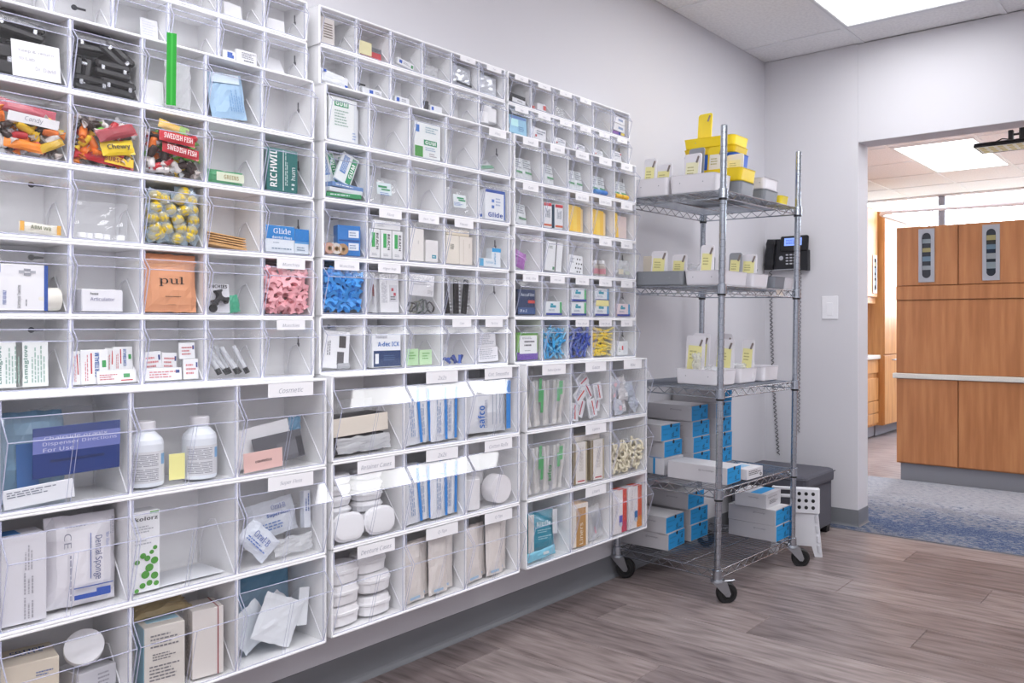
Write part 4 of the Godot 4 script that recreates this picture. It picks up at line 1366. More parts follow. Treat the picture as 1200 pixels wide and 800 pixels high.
func fruit_candy(nm: String, label: String, group: String, hex: String) -> Node3D:
	var o := thing(nm, label, "candy", Transform3D(), group)
	var g := G.new()
	g.lathe([Vector2(0, -0.014), Vector2(0.008, -0.012), Vector2(0.0142, -0.004), Vector2(0.0142, 0.004), Vector2(0.008, 0.012), Vector2(0, 0.014)], 10)
	part(o, "sweet", g.mesh(), col(hex, 0.3))
	g = G.new()
	g.t = Transform3D(Basis(), Vector3(0, -0.015, 0))
	g.pillow(0.046, 0.028, 0.026, 0.003, 5, 3.0, 5)
	part(o, "wrapper", g.mesh(), col("bcd6ee", 0.08, 0.0, 0.32))
	return o

func bar_pack(nm: String, label: String, group: String, s: Vector3, hex: String, ex := [], sd := 1) -> Node3D:
	var o := thing(nm, label, "candy", Transform3D(), group)
	var g := G.new()
	g.t = Transform3D(Basis(), Vector3(0, -s.y / 2, 0))
	g.pillow(s.x, s.y, s.z, 0.002, sd, 3.0, 5)
	part(o, "wrapper", g.mesh(), col(hex, 0.25))
	for e in ex:
		var w: float = e[2] * s.x
		if e[0] == "t": lettering(o, e[4], w, e[3] * s.y, col(e[1], 0.5), Transform3D(Basis(), Vector3(0, 0, s.z / 2 + 0.0022)), true)
		else: part(o, "print", flat_mesh(w, e[3] * s.y), col(e[1], 0.5), Transform3D(Basis(), Vector3(e[4] * s.x, 0, s.z / 2 + 0.0012)))
	return o

func tri_chew(nm: String, label: String, group: String, hex: String) -> Node3D:
	# three stubby arms with flared ends
	var o := thing(nm, label, "chewie", Transform3D(), group)
	var poly := PackedVector2Array()
	for k in 3:
		var a := TAU * k / 3.0 + PI / 2
		var d := Vector2(cos(a), sin(a))
		var s := Vector2(-d.y, d.x)
		poly.append(d * 0.006 - s * 0.0046); poly.append(d * 0.0135 - s * 0.0046); poly.append(d * 0.0165 - s * 0.0082); poly.append(d * 0.0212 - s * 0.0082); poly.append(d * 0.0212 + s * 0.0082); poly.append(d * 0.0165 + s * 0.0082); poly.append(d * 0.0135 + s * 0.0046); poly.append(d * 0.006 + s * 0.0046)
	var g := G.new()
	g.extr(poly, -0.007, 0.007)
	part(o, "body", g.mesh(), col(hex, 0.45))
	return o

func pack_case(label: String, xf: Transform3D, s := Vector3(0.085, 0.034, 0.055)) -> Node3D:
	var o := thing("retainer_case", label, "case", xf, "black plastic cases in the first bins")
	var g := G.new()
	g.cbox(Vector3(0, s.y * 0.24, 0), Vector3(s.x, s.y * 0.46, s.z), 0.004)
	part(o, "base", g.mesh(), col("1d1c20", 0.28))
	g = G.new()
	g.cbox(Vector3(0, s.y * 0.75, 0), Vector3(s.x * 0.98, s.y * 0.5, s.z * 0.98), 0.005)
	part(o, "lid", g.mesh(), col("242327", 0.22))
	for q in [-0.3, 0.3]:
		g = G.new()
		g.cbox(Vector3(q * s.x, s.y * 0.48, s.z / 2 + 0.001), Vector3(0.008, 0.012, 0.004), 0.0015)
		part(o, "clasp", g.mesh(), M.chrome)
	return o

func bottle(label: String, xf: Transform3D) -> void:
	var o := thing("bottle", label, "bottle", xf, "white bottles in the second large bin")
	var g := G.new()
	g.lathe([Vector2(0, 0), Vector2(0.036, 0), Vector2(0.0385, 0.003), Vector2(0.0385, 0.098), Vector2(0.036, 0.108), Vector2(0.024, 0.122), Vector2(0.0195, 0.126), Vector2(0.0195, 0.132)], 24)
	part(o, "body", g.mesh(), col("e9eef6", 0.35))
	g = G.new()
	g.lathe([Vector2(0.0185, 0.13), Vector2(0.022, 0.13), Vector2(0.022, 0.148), Vector2(0.020, 0.151), Vector2(0, 0.151)], 24)
	part(o, "cap", g.mesh(), col("e4e3e8", 0.4))
	g = G.new()
	var n := 18
	for i in n:
		var a := lerpf(-1.25, 1.1, float(i) / n)
		var b := lerpf(-1.25, 1.1, float(i + 1) / n)
		var p := Vector3(sin(a), 0, cos(a)) * 0.0389
		var q := Vector3(sin(b), 0, cos(b)) * 0.0389
		g.quad(p + Vector3(0, 0.01, 0), q + Vector3(0, 0.01, 0), q + Vector3(0, 0.082, 0), p + Vector3(0, 0.082, 0), p + q)
	var lb := part(o, "paper_label", g.mesh(), col("dcdde2", 0.6))
	g = G.new()
	for r in 15:
		for i in n:
			if (r * 7 + i * 3) % 11 == 0 or (r == 7): continue
			var a := lerpf(-1.15, 0.35, float(i) / n)
			var b := lerpf(-1.15, 0.35, (i + 0.86) / n)
			var p := Vector3(sin(a), 0, cos(a)) * 0.0392
			var q := Vector3(sin(b), 0, cos(b)) * 0.0392
			var y := 0.015 + r * 0.0042
			g.quad(p + Vector3(0, y, 0), q + Vector3(0, y, 0), q + Vector3(0, y + 0.0018, 0), p + Vector3(0, y + 0.0018, 0), p + q)
	part(lb, "print", g.mesh(), col("8b8d97", 0.6))
	g = G.new()
	for i in 4:
		var a := 0.55 + i * 0.1
		var p := Vector3(sin(a), 0, cos(a)) * 0.0392
		var q := Vector3(sin(a + 0.1), 0, cos(a + 0.1)) * 0.0392
		g.quad(p + Vector3(0, 0.05, 0), q + Vector3(0, 0.05, 0), q + Vector3(0, 0.075, 0), p + Vector3(0, 0.075, 0), p + q)
	part(lb, "blue_patch", g.mesh(), col("7fb0dd", 0.6))

func cyl(nm: String, label: String, cat: String, xf: Transform3D, r: float, h: float, hex: String, bore := 0.0, group := "") -> Node3D:
	# a roll standing on its end, open through the middle when bore is given
	var o := thing(nm, label, cat, xf, group)
	var g := G.new()
	g.lathe([Vector2(bore, 0.001), Vector2(r - 0.001, 0), Vector2(r, 0.002), Vector2(r, h - 0.002), Vector2(r - 0.001, h), Vector2(bore, h - 0.001)], 24)
	part(o, "body", g.mesh(), col(hex, 0.6))
	if bore > 0.0:
		g = G.new()
		g.lathe([Vector2(bore, 0), Vector2(bore + 0.002, 0), Vector2(bore + 0.002, h), Vector2(bore, h), Vector2(bore, 0)], 16)
		part(o, "core", g.mesh(), col("a98a64", 0.7))
	return o

func contents_one() -> void:
	# --- small bins on top
	carton("gauge_box", "small white box with fine print and a blue mark", "box", at(1, "A2", 5, 0.66, 0.012), Vector3(0.055, 0.034, 0.012), "eeeef2", [["n", "f", 0.1, 0.1, 0.7, 0.5, "8a8a92", 4], ["n", "f", 0.1, -0.3, 0.5, 0.2, "5a5a62", 1]])
	carton("tape_pack", "tiny white pack with a blue square beside the small printed box", "pack", at(1, "A2", 5, 0.24, 0.016), Vector3(0.034, 0.024, 0.016), "e9e9ee", [["p", "f", 0.1, 0, 0.5, 0.6, "3d62b5"], ["p", "f", 0.32, 0.2, 0.15, 0.3, "ffffff"]])
	carton("paper_slip", "folded white paper slip in the end small bin", "paper", at(1, "A2", 6, 0.5, 0.045, 0.012, 8.0, -28.0), Vector3(0.06, 0.05, 0.002), "f0f0f4")
	carton("paper_slip", "white paper slip standing in the top-row small bin", "paper", at(1, "A1", 5, 0.45, 0.03, 0.0, 5.0, -8.0), Vector3(0.05, 0.045, 0.002), "eeeef3")
	carton("paper_slip", "white paper slip in the last top-row small bin", "paper", at(1, "A1", 6, 0.42, 0.03, 0.0, -5.0, -8.0), Vector3(0.05, 0.04, 0.002), "eeeef3")
	carton("vent_card", "ribbed white card standing in the second-row small bin", "card", at(1, "A2", 3, 0.8, 0.03, 0.0, 0.0, -6.0), Vector3(0.04, 0.055, 0.003), "e3e3ea", [["n", "f", 0, 0, 0.8, 0.8, "cfd0da", 7]])
	# --- black cases
	pack_case("black case leaning high at the back of the first bin", at(1, "B1", 1, 0.32, 0.05, 0.092, 0, 0, -7), Vector3(0.1, 0.036, 0.06))
	pack_case("black case standing at the near edge of the first bin", at(1, "B1", 1, 0.13, 0.035, 0.001, 0, 0, 0), Vector3(0.04, 0.066, 0.05))
	pack_case("black case behind the handwritten note", at(1, "B1", 1, 0.66, 0.055, 0.001, 4, 0, 0), Vector3(0.085, 0.06, 0.05))
	pack_case("black case lying on top behind the note", at(1, "B1", 1, 0.62, 0.06, 0.064, 0, 0, 6), Vector3(0.095, 0.02, 0.05))
	carton("note_card", "white handwritten note card in front of the black cases", "card", at(1, "B1", 1, 0.62, 0.008, 0.002, 0, -4.0, 1.5), Vector3(0.088, 0.078, 0.0012), "f3f2f6", [["t", "f", 0.0, 0.22, 0.72, 0.11, "a9a9b4", "Keep & return"], ["t", "f", -0.2, 0.02, 0.32, 0.1, "a9a9b4", "to Lab"], ["t", "f", 0.18, -0.22, 0.42, 0.12, "a9a9b4", "Dr. David"]])
	var k := [[0.3, 0.03, 0.0, 0, "black case flat on the floor of the second bin"], [0.74, 0.03, 0.004, -3, "black case low on the right of the second bin"], [0.22, 0.035, 0.036, 84, "black case on its end at the left of the second bin"], [0.62, 0.03, 0.042, -2, "black case with clasps across the second bin"], [0.34, 0.04, 0.092, 3, "black case lying high on the left, second bin"], [0.72, 0.035, 0.082, -38, "black case tipped on its corner in the second bin"], [0.45, 0.06, 0.112, 6, "topmost black case at the back of the second bin"]]
	for q in k:
		pack_case(q[4], at(1, "B1", 2, q[0], q[1], q[2], 0, 0, q[3]), Vector3(0.075, 0.036, 0.05))
	# --- ziplock strip, blue pouch
	carton("zip_bag", "clear bag with a bright green zip strip", "bag", at(1, "B1", 3, 0.4, -0.012, 0.001, 0, 14.5, 6), Vector3(0.022, 0.166, 0.001), "2fae3c", [["p", "f", 0.0, 0, 0.2, 1.0, "4cc455"]])
	placed.pop_back()
	pouch("clear_bag", "thin clear bag hanging from the green zip strip", "bag", at(1, "B1", 3, 0.6, 0.012, 0.004), Vector3(0.06, 0.11, 0.012), M.cloudy, [], 0.004, 21)
	carton("paper_slip", "white paper behind the green zip strip", "paper", at(1, "B1", 3, 0.15, 0.02, 0.0, 0, -3), Vector3(0.05, 0.06, 0.004), "f3f2f5")
	pouch("sterile_pouch", "pale blue sterilisation pouch leaning in its bin", "pouch", at(1, "B1", 4, 0.5, 0.022, 0.006, 0, -6, 6), Vector3(0.092, 0.118, 0.014), col("a9cbe8", 0.35), [["p", "f", -0.02, 0.36, 0.8, 0.2, "d6e6f3"], ["n", "f", 0.2, -0.1, 0.4, 0.5, "7ea9d4", 6, 1.0]], 0.004, 22)
	pouch("sterile_pouch", "clear fronted pouch with steel tips behind the blue pouch", "pouch", at(1, "B1", 4, 0.24, 0.05, 0.004, 20, -6, -12), Vector3(0.05, 0.1, 0.014), col("6f7279", 0.25), [], 0.004, 23)
	# --- candy bins
	var clear := col("e8edf2", 0.12, 0.0, 0.45)
	for b in [1, 2, 3]:
		var w: String = ["first candy bin, under its paper label", "second candy bin, with the yellow packs", "third candy bin, among the red packets"][b - 1]
		var grp := "wrapped sweets in the candy bins"
		var protos := [[twist_candy("twist_candy", "dark brown twist-wrapped sweet in the %s" % w, grp, "33211e", col("ddd3d0", 0.3)), 7], [twist_candy("twist_candy", "red twist-wrapped sweet in the %s" % w, grp, "c02632", clear), 3], [twist_candy("twist_candy", "orange twist-wrapped sweet in the %s" % w, grp, "e8782a", col("ea8a3a", 0.25)), 3 if b < 3 else 1], [twist_candy("twist_candy", "white striped sweet in clear wrap in the %s" % w, grp, "e9e4e2", clear), 4], [twist_candy("twist_candy", "green sweet in clear wrap in the %s" % w, grp, "6fbf34", col("86cf4a", 0.2, 0.0, 0.7)), 3 if b == 3 else 1], [twist_candy("twist_candy", "yellow twist-wrapped sweet in the %s" % w, grp, "efc525", col("f0cf4a", 0.25)), 2]]
		heap(protos, 1, "B2", b, 4, 5, 2, 0.082 if b == 1 else 0.1, Vector3(0.036, 0.019, 0.02), 1.0, 0.016)
	var bp := bar_pack("candy_bar", "yellow chew pack with black lettering in the second candy bin", "packs", Vector3(0.07, 0.034, 0.012), "f4d22a", [["t", "232020", 0.7, 0.42, "Chewy"]], 3)
	put(bp, at(1, "B2", 2, 0.66, -0.006, 0.045, 0, -8, 12))
	bp = bar_pack("candy_bar", "red and yellow chew bar at the foot of the second candy bin", "packs", Vector3(0.12, 0.026, 0.012), "c8202c", [["p", "f0c52a", 0.5, 0.8, 0.22], ["t", "8d1520", 0.55, 0.4, "STARBURST"]], 4)
	put(bp, at(1, "B2", 2, 0.5, 0.003, 0.018, 0, -8, -6))
	bp = bar_pack("candy_bar", "clear pack of red licorice across the second candy bin", "packs", Vector3(0.085, 0.028, 0.014), "a8434c", [], 5)
	put(bp, at(1, "B2", 2, 0.62, -0.012, 0.078, 0, -8, 22))
	bp = bar_pack("candy_bar", "long pink licorice pack on top of the first candy bin", "packs", Vector3(0.11, 0.028, 0.016), "b95a68", [], 6)
	put(bp, at(1, "B2", 1, 0.45, 0.004, 0.095, 0, -8, -8))
	bp = bar_pack("candy_bar", "orange chew bar at the foot of the first candy bin", "packs", Vector3(0.07, 0.022, 0.012), "ef8a2c", [], 7)
	put(bp, at(1, "B2", 1, 0.42, 0.002, 0.02, 0, -8, -6))
	bp = bar_pack("candy_bar", "yellow foil bar tilted beside the first bin's wall", "packs", Vector3(0.05, 0.018, 0.012), "d3ac33", [], 8)
	put(bp, at(1, "B2", 1, 0.83, -0.001, 0.028, 0, -8, 32))
	bp = bar_pack("candy_bar", "upper red fish candy packet in the third candy bin", "packs", Vector3(0.082, 0.026, 0.010), "c9303c", [["t", "f1dede", 0.8, 0.5, "SWEDISH FISH"]], 9)
	put(bp, at(1, "B2", 3, 0.5, -0.014, 0.088, 0, -8, -4))
	bp = bar_pack("candy_bar", "lower red fish candy packet in the third candy bin", "packs", Vector3(0.085, 0.026, 0.010), "c62c3a", [["t", "f1dede", 0.8, 0.5, "SWEDISH FISH"]], 10)
	put(bp, at(1, "B2", 3, 0.58, -0.012, 0.06, 0, -8, -8))
	for q in [["orange citrus packs high in the third candy bin", "efc046", 0.5, 0.115], ]:
		bp = bar_pack("candy_bar", "yellow and green chew pack high in the third candy bin", "packs", Vector3(0.07, 0.022, 0.012), q[1], [["p", "8fbf4a", 0.3, 0.9, 0.3]], 12)
		put(bp, at(1, "B2", 3, q[2], -0.002, q[3], 0, -8, -14))
	carton("paper_label", "handwritten Candy label stuck on the first candy bin", "label", at(1, "B2", 1, 0.5, -0.0225, 0.062, 0, 12.5, -4), Vector3(0.092, 0.02, 0.0006), "f5f4f7", [["t", "f", 0, 0, 0.35, 0.6, "9a9aa6", "Candy"]])
	# --- green wrap, teal box
	pouch("gum_pack", "green foil wrapped pack lying in its bin", "pack", at(1, "B2", 4, 0.42, 0.03, 0.0), Vector3(0.095, 0.036, 0.03), col("59a877", 0.25), [["p", "f", 0.08, 0, 0.75, 0.62, "dfe6cf"], ["t", "f", 0.1, 0, 0.4, 0.3, "a0905a", "GREENS", 0, 1]], 0.003, 31)
	carton("paste_box", "dark teal box with white sideways lettering", "box", at(1, "B2", 5, 0.42, 0.022), Vector3(0.088, 0.115, 0.03), "1f6b68", [["t", "f", -0.3, 0.02, 0.22, 0.86, "f3f5f5", "RICHWIL", 1.0, 1], ["p", "f", 0.02, 0, 0.02, 0.95, "e6efee"], ["n", "f", 0.12, 0.05, 0.1, 0.8, "cfe2e0", 2, 1.0], ["t", "f", 0.34, -0.05, 0.14, 0.3, "e6efee", "hum", 1.0], ["n", "f", 0.34, -0.36, 0.1, 0.2, "e6efee", 2]])
	# --- third row
	bp = bar_pack("snack_bar", "cream granola bar with orange ends, alone in its bin", "packs", Vector3(0.075, 0.022, 0.012), "e8e4d8", [["p", "e0a63c", 0.1, 0.95, -0.45], ["p", "e0a63c", 0.1, 0.95, 0.45], ["t", "6d7458", 0.5, 0.35, "ABM WB"]], 13)
	put(bp, at(1, "B3", 1, 0.68, 0.02, 0.012, 0, -10, -4))
	pouch("clear_bag", "clear bag of white bits in the otherwise empty bin", "bag", at(1, "B3", 2, 0.5, 0.03, 0.001), Vector3(0.11, 0.085, 0.02), M.film, [], 0.005, 14)
	for q in [[0.2, 0.03], [0.32, 0.035], [0.45, 0.028], [0.58, 0.034], [0.8, 0.03]]:
		cyl("cotton_bit", "small white cotton bit in the clear bag", "cotton", at(1, "B3", 2, q[0], q[1], 0.001), 0.009, 0.012, "f6f6f9", 0.0, "white cotton bits")
	var lemon := fruit_candy("lemon_candy", "yellow lemon sweet in clear blue wrap", "lemon sweets", "e2c227")
	heap([[lemon, 1]], 1, "B3", 3, 4, 5, 2, 0.122, Vector3(0.04, 0.028, 0.032), 0.75, 0.02)
	copy_thing(lemon, at(1, "B3", 3, 0.72, 0.0, 0.135))
	for i in 6:
		carton("coin_envelope", "tan coin envelope in the small fanned stack, number %s from the bottom" % ["one", "two", "three", "four", "five", "six"][i], "envelope", at(1, "B3", 4, 0.42 - i * 0.004, 0.045, 0.001 + i * 0.0062, 0, 0, -6), Vector3(0.105, 0.0035, 0.06), ["dcae74", "d4a468"][i % 2], [["p", "t", 0, 0.18, 0.98, 0.02, "b98a52"]])
	carton("floss_box", "wider blue and white floss box", "box", at(1, "B3", 5, 0.36, 0.02), Vector3(0.082, 0.072, 0.03), "e6edf5", [["p", "f", 0, 0.24, 1.0, 0.5, "2183cf"], ["t", "f", 0.06, 0.3, 0.6, 0.2, "ffffff", "Glide", 0, 2], ["t", "f", 0.06, 0.06, 0.7, 0.1, "e8f2fb", "dental floss", 0, 1], ["n", "f", 0.05, -0.36, 0.7, 0.1, "7d93ab", 1], ["n", "f", -0.1, -0.14, 0.3, 0.06, "7d93ab", 1]])
	carton("floss_box", "narrower blue and white floss box at the bin wall", "box", at(1, "B3", 5, 0.84, 0.02), Vector3(0.042, 0.068, 0.03), "dfe8f1", [["p", "f", 0, 0.24, 1.0, 0.52, "1f7ecb"], ["p", "f", 0, -0.06, 1.0, 0.06, "5aa5df"], ["n", "f", 0, -0.3, 0.7, 0.2, "7d93ab", 2]])
	# --- fourth row
	carton("towelette_box", "white first aid box with a blue edge and grey cross", "box", at(1, "B4", 1, 0.27, 0.03), Vector3(0.1, 0.098, 0.05), "f0f0f4", [["p", "f", 0.46, 0, 0.07, 1.0, "2450a4"], ["p", "f", -0.42, 0.4, 0.14, 0.18, "2450a4"], ["p", "f", 0.12, 0.38, 0.12, 0.06, "9a9ca4"], ["p", "f", 0.02, 0.34, 0.1, 0.06, "b4b6be"], ["p", "f", 0.12, 0.29, 0.12, 0.06, "9a9ca4"], ["p", "f", 0.22, 0.34, 0.1, 0.06, "b4b6be"], ["t", "f", -0.02, -0.2, 0.09, 0.5, "4a4c54", "64 Antiseptic Towelettes", 1.0], ["t", "f", -0.28, -0.22, 0.06, 0.3, "2450a4", "FIRST AID ONLY", 1.0, 1], ["n", "f", 0.1, -0.3, 0.05, 0.2, "7a7c84", 1, 1.0]])
	var rl := cyl("tape_roll", "cream roll of paper tape lying on its side", "tape roll", at(1, "B4", 1, 0.8, 0.03, 0.026) * Transform3D(Basis(Vector3.BACK, PI / 2), Vector3(0.022, 0, 0)), 0.0255, 0.046, "efece2", 0.011)
	carton("articulator_box", "low white box lettered Articulator", "box", at(1, "B4", 2, 0.44, 0.02), Vector3(0.082, 0.05, 0.035), "efeff5", [["t", "f", 0.0, 0.06, 0.6, 0.16, "6f6f9a", "Articulator"], ["t", "f", -0.2, 0.3, 0.2, 0.1, "44444c", "Panex", 0, 1], ["p", "l", 0, 0, 0.9, 0.96, "dedee8"]])
	carton("articulator_box", "plain white box behind the Articulator box", "box", at(1, "B4", 2, 0.5, 0.055), Vector3(0.1, 0.047, 0.03), "e8e8f0")
	pouch("snack_pouch", "orange pouch with the black word pul", "pouch", at(1, "B4", 3, 0.5, 0.02, 0.001, 0, -3, 0), Vector3(0.13, 0.15, 0.03), col("e3a077", 0.55), [["t", "f", -0.02, 0.02, 0.48, 0.17, "141416", "pul", 0, 2], ["p", "f", 0, 0.36, 0.94, 0.015, "cf8a60"], ["p", "f", 0, 0.31, 0.94, 0.008, "d6936a"], ["n", "f", 0, -0.24, 0.3, 0.03, "5a3a28", 1], ["n", "f", 0.0, -0.38, 0.2, 0.02, "7a5038", 1]], 0.003, 15)
	carton("chew_pack", "black and white chewie card pack", "pack", at(1, "B4", 4, 0.26, 0.025, 0.0, 0, -5), Vector3(0.066, 0.074, 0.006), "d9d9e0", [["t", "f", -0.04, 0.42, 0.9, 0.12, "1b1b1f", "MUNCHIES", 0, 1]])
	var ch := tri_chew("black_chewie", "black three-armed chewie on its card pack", "", "26262b")
	put(ch, at(1, "B4", 4, 0.28, 0.016, 0.038, 0, -5, 12))
	cyl("black_puck", "small black round cap at the foot of the chewie pack", "cap", at(1, "B4", 4, 0.13, 0.012, 0.012) * Transform3D(Basis(Vector3.RIGHT, PI / 2), Vector3(0, 0, 0)), 0.0105, 0.006, "1d1d21")
	pouch("mint_pouch", "small green triangle packet beside the black chewie", "packet", at(1, "B4", 4, 0.62, 0.03, 0.001, 0, -6, 8), Vector3(0.034, 0.045, 0.01), col("3fa07e", 0.3), [], 0.003, 16)
	var pink := tri_chew("pink_chewie", "pink three-armed chewie in the full bin", "pink chewies", "f6b4bc")
	heap([[pink, 1]], 1, "B4", 5, 4, 6, 2, 0.122, Vector3(0.036, 0.028, 0.02), 1.0, 0.018)
	# --- fifth row
	for i in 2:
		carton("glove_packet", ["near white glove packet with dense green print", "second white glove packet with dense green print"][i], "packet", at(1, "B5", 1, 0.18 + i * 0.4, 0.022, 0.001, 0, -2), Vector3(0.06, 0.098, 0.005), "eef1f0", [["n", "f", 0.18, 0.0, 0.45, 0.82, "9dbab0", 5, 1.0], ["t", "f", -0.18, 0, 0.16, 0.82, "6f968b", "Lamaglove", 1.0, 1]])
	var cx := [[0.14, 0.02, 0.0, 2, 0.035, 0.076, "tall cream packet at the left of the red and blue lettered bin"], [0.36, 0.016, 0.0, 0, 0.056, 0.078, "large packet with sideways red and blue lettering"], [0.7, 0.03, 0.026, -2, 0.042, 0.054, "packet standing behind with a green leaf mark"], [0.88, 0.028, 0.027, 0, 0.042, 0.056, "packet at the bin wall with a green leaf mark"]]
	for q in cx:
		carton("balm_packet", q[6], "packet", at(1, "B5", 2, q[0], q[1], q[2], 0, -3, q[3]), Vector3(q[4], q[5], 0.005), "eff0f2", [["t", "f", 0.08, 0.05, 0.16, 0.7, "1f5da8", "CORTIBALM", 1.0, 1], ["p", "f", -0.12, 0.1, 0.05, 0.6, "c43a3f"], ["n", "f", -0.3, 0.0, 0.14, 0.8, "d07f84", 2, 1.0], ["p", "f", 0.34, 0.08, 0.14, 0.2, "3f9b57"]], "lip balm packets")
	carton("balm_packet", "packet lying in front on its long side, green leaf print", "packet", at(1, "B5", 2, 0.72, 0.008, 0.0, 0, -4, 1), Vector3(0.082, 0.03, 0.005), "eff0f2", [["n", "f", -0.22, 0, 0.45, 0.5, "c8686e", 3], ["p", "f", 0.24, 0.05, 0.16, 0.3, "3f9b57"], ["p", "f", 0.24, -0.3, 0.3, 0.08, "c43a3f"]])
	for q in [[0.3, 0.012, 0.0, 0, 0.088, 0.03, "flat balm packet lying across the front of the third bin"], [0.84, 0.014, 0.0, 0, 0.036, 0.05, "balm packet standing at the right of the third bin, lower"], [0.8, 0.022, 0.05, 1, 0.038, 0.04, "balm packet stacked above the standing one, third bin"], [0.22, 0.026, 0.02, 4, 0.042, 0.05, "balm packet leaning behind at the left, third bin"], [0.5, 0.03, 0.02, -3, 0.036, 0.046, "balm packet with a blue square behind the flat one"]]:
		carton("balm_packet", q[6], "packet", at(1, "B5", 3, q[0], q[1], q[2], 0, -3, q[3]), Vector3(q[4], q[5], 0.005), "eeeff2", [["n", "f", 0.0, 0, 0.7, 0.6, "d28488", 3], ["p", "f", 0.38, 0.2, 0.1, 0.25, "3b4d8a"]])
	for i in 7:
		var o := thing("syringe", "clear syringe with a black plunger in the fifth-row bin, %s" % ["at the left", "second from the left", "third from the left", "in the middle", "third from the right", "second from the right", "at the right"][i], "syringe", at(1, "B5", 4, 0.2 + i * 0.1, 0.012 + (i % 2) * 0.014, 0.012, 0, -12, 22 + (i % 3) * 5), "clear syringes")
		var g := G.new()
		g.rod(Vector3(0, 0, 0), Vector3(0, 0.075, 0), 0.0055, 10)
		part(o, "barrel", g.mesh(), col("e6e9f0", 0.12, 0.0, 0.6))
		g = G.new()
		g.rod(Vector3(0, -0.004, 0), Vector3(0, 0.012, 0), 0.0062, 10)
		part(o, "plunger", g.mesh(), M.black)
		lettering(o, "50ml", 0.02, 0.004, col("4a4b52", 0.6), Transform3D(Basis(Vector3.BACK, PI / 2), Vector3(0, 0.045, 0.0058)))
	# --- large bins, upper row
	pouch("blue_bag", "translucent blue bag crumpled behind the leaflet", "bag", at(1, "C1", 1, 0.28, 0.07, 0.0, 0, -4), Vector3(0.13, 0.19, 0.06), col("86aecb", 0.25, 0.0, 0.75), [["p", "f", -0.1, -0.1, 0.3, 0.5, "3f6fae"], ["p", "f", 0.2, 0.1, 0.3, 0.4, "5b87c0"]], 0.008, 41)
	carton("leaflet", "deep blue directions leaflet with a lilac title band", "leaflet", at(1, "C1", 1, 0.6, 0.012, 0.055, 0, 6, 1.5), Vector3(0.165, 0.108, 0.002), "16387f", [["p", "f", 0.0, 0.16, 1.0, 0.34, "7480c4"], ["t", "f", -0.02, 0.27, 0.72, 0.09, "d9dcf2", "Chairside oraqix"], ["t", "f", 0.03, 0.16, 0.85, 0.09, "d9dcf2", "Dispenser Directions"], ["t", "f", -0.22, 0.05, 0.34, 0.075, "d9dcf2", "For Use"], ["p", "f", 0, -0.18, 0.62, 0.05, "102a63"]])
	carton("leaflet", "white folded leaflet with tiny print at the foot of the bin", "leaflet", at(1, "C1", 1, 0.3, 0.006, 0.0, 4, -6, 3), Vector3(0.13, 0.04, 0.004), "e6e8ee", [["n", "f", -0.1, 0.2, 0.7, 0.35, "7d8290", 3]])
	pouch("clear_bag", "clear crumpled bag on top behind the blue leaflet", "bag", at(1, "C1", 1, 0.75, 0.145, 0.09, 0, -4), Vector3(0.13, 0.1, 0.03), M.film, [["n", "f", -0.2, 0.1, 0.5, 0.2, "3d4f8e", 2]], 0.008, 43)
	bottle("white bottle at the left of the pair, blue label patch", at(1, "C1", 2, 0.2, 0.05))
	bottle("white bottle at the right of the pair, beside the yellow note", at(1, "C1", 2, 0.74, 0.05))
	carton("sticky_note", "yellow sticky note between the two white bottles", "note", at(1, "C1", 2, 0.47, 0.03, 0.006, -12, 0), Vector3(0.034, 0.062, 0.001), "f0eb9c")
	carton("paper_sheet", "white curled paper leaning in the Cosmetic bin", "paper", at(1, "C1", 3, 0.35, 0.05, 0.012, 0, -10, 8), Vector3(0.17, 0.1, 0.002), "f0f0f4")
	carton("photo_print", "dark grey photo print in front of the white paper", "photo", at(1, "C1", 3, 0.58, 0.035, 0.012, 0, -10, 6), Vector3(0.14, 0.075, 0.002), "5f6067", [["p", "f", 0.2, -0.1, 0.5, 0.5, "6d6e75"], ["p", "f", 0.42, -0.1, 0.12, 0.7, "3c3d44"]])
	carton("name_card", "pale pink card with one dark word", "card", at(1, "C1", 3, 0.3, 0.010, 0.002, 0, 2, 3), Vector3(0.105, 0.05, 0.001), "efc6bf", [["t", "f", 0, 0, 0.42, 0.16, "3c3236", "cosmetics", 0, 1]])
	pouch("blue_bag", "scrap of blue film above the dark photo print", "bag", at(1, "C1", 3, 0.83, 0.07, 0.085), Vector3(0.035, 0.04, 0.01), col("6f9fc0", 0.25, 0.0, 0.8), [], 0.005, 44)
	# --- large bins, middle row
	carton("sponge_box", "tall white box with faint sideways print", "box", at(1, "C2", 1, 0.19, 0.05, 0, -3), Vector3(0.078, 0.182, 0.075), "dcdbe2", [["n", "f", 0.1, 0.25, 0.2, 0.3, "a8a7b0", 3, 1.0], ["n", "f", 0.1, -0.05, 0.25, 0.25, "a8a7b0", 3, 1.0], ["n", "f", 0.1, -0.33, 0.25, 0.25, "a8a7b0", 3, 1.0], ["p", "t", -0.2, 0.1, 0.4, 0.6, "4a7fb8"], ["p", "l", 0, 0, 0.9, 0.9, "d1d0d8"]])
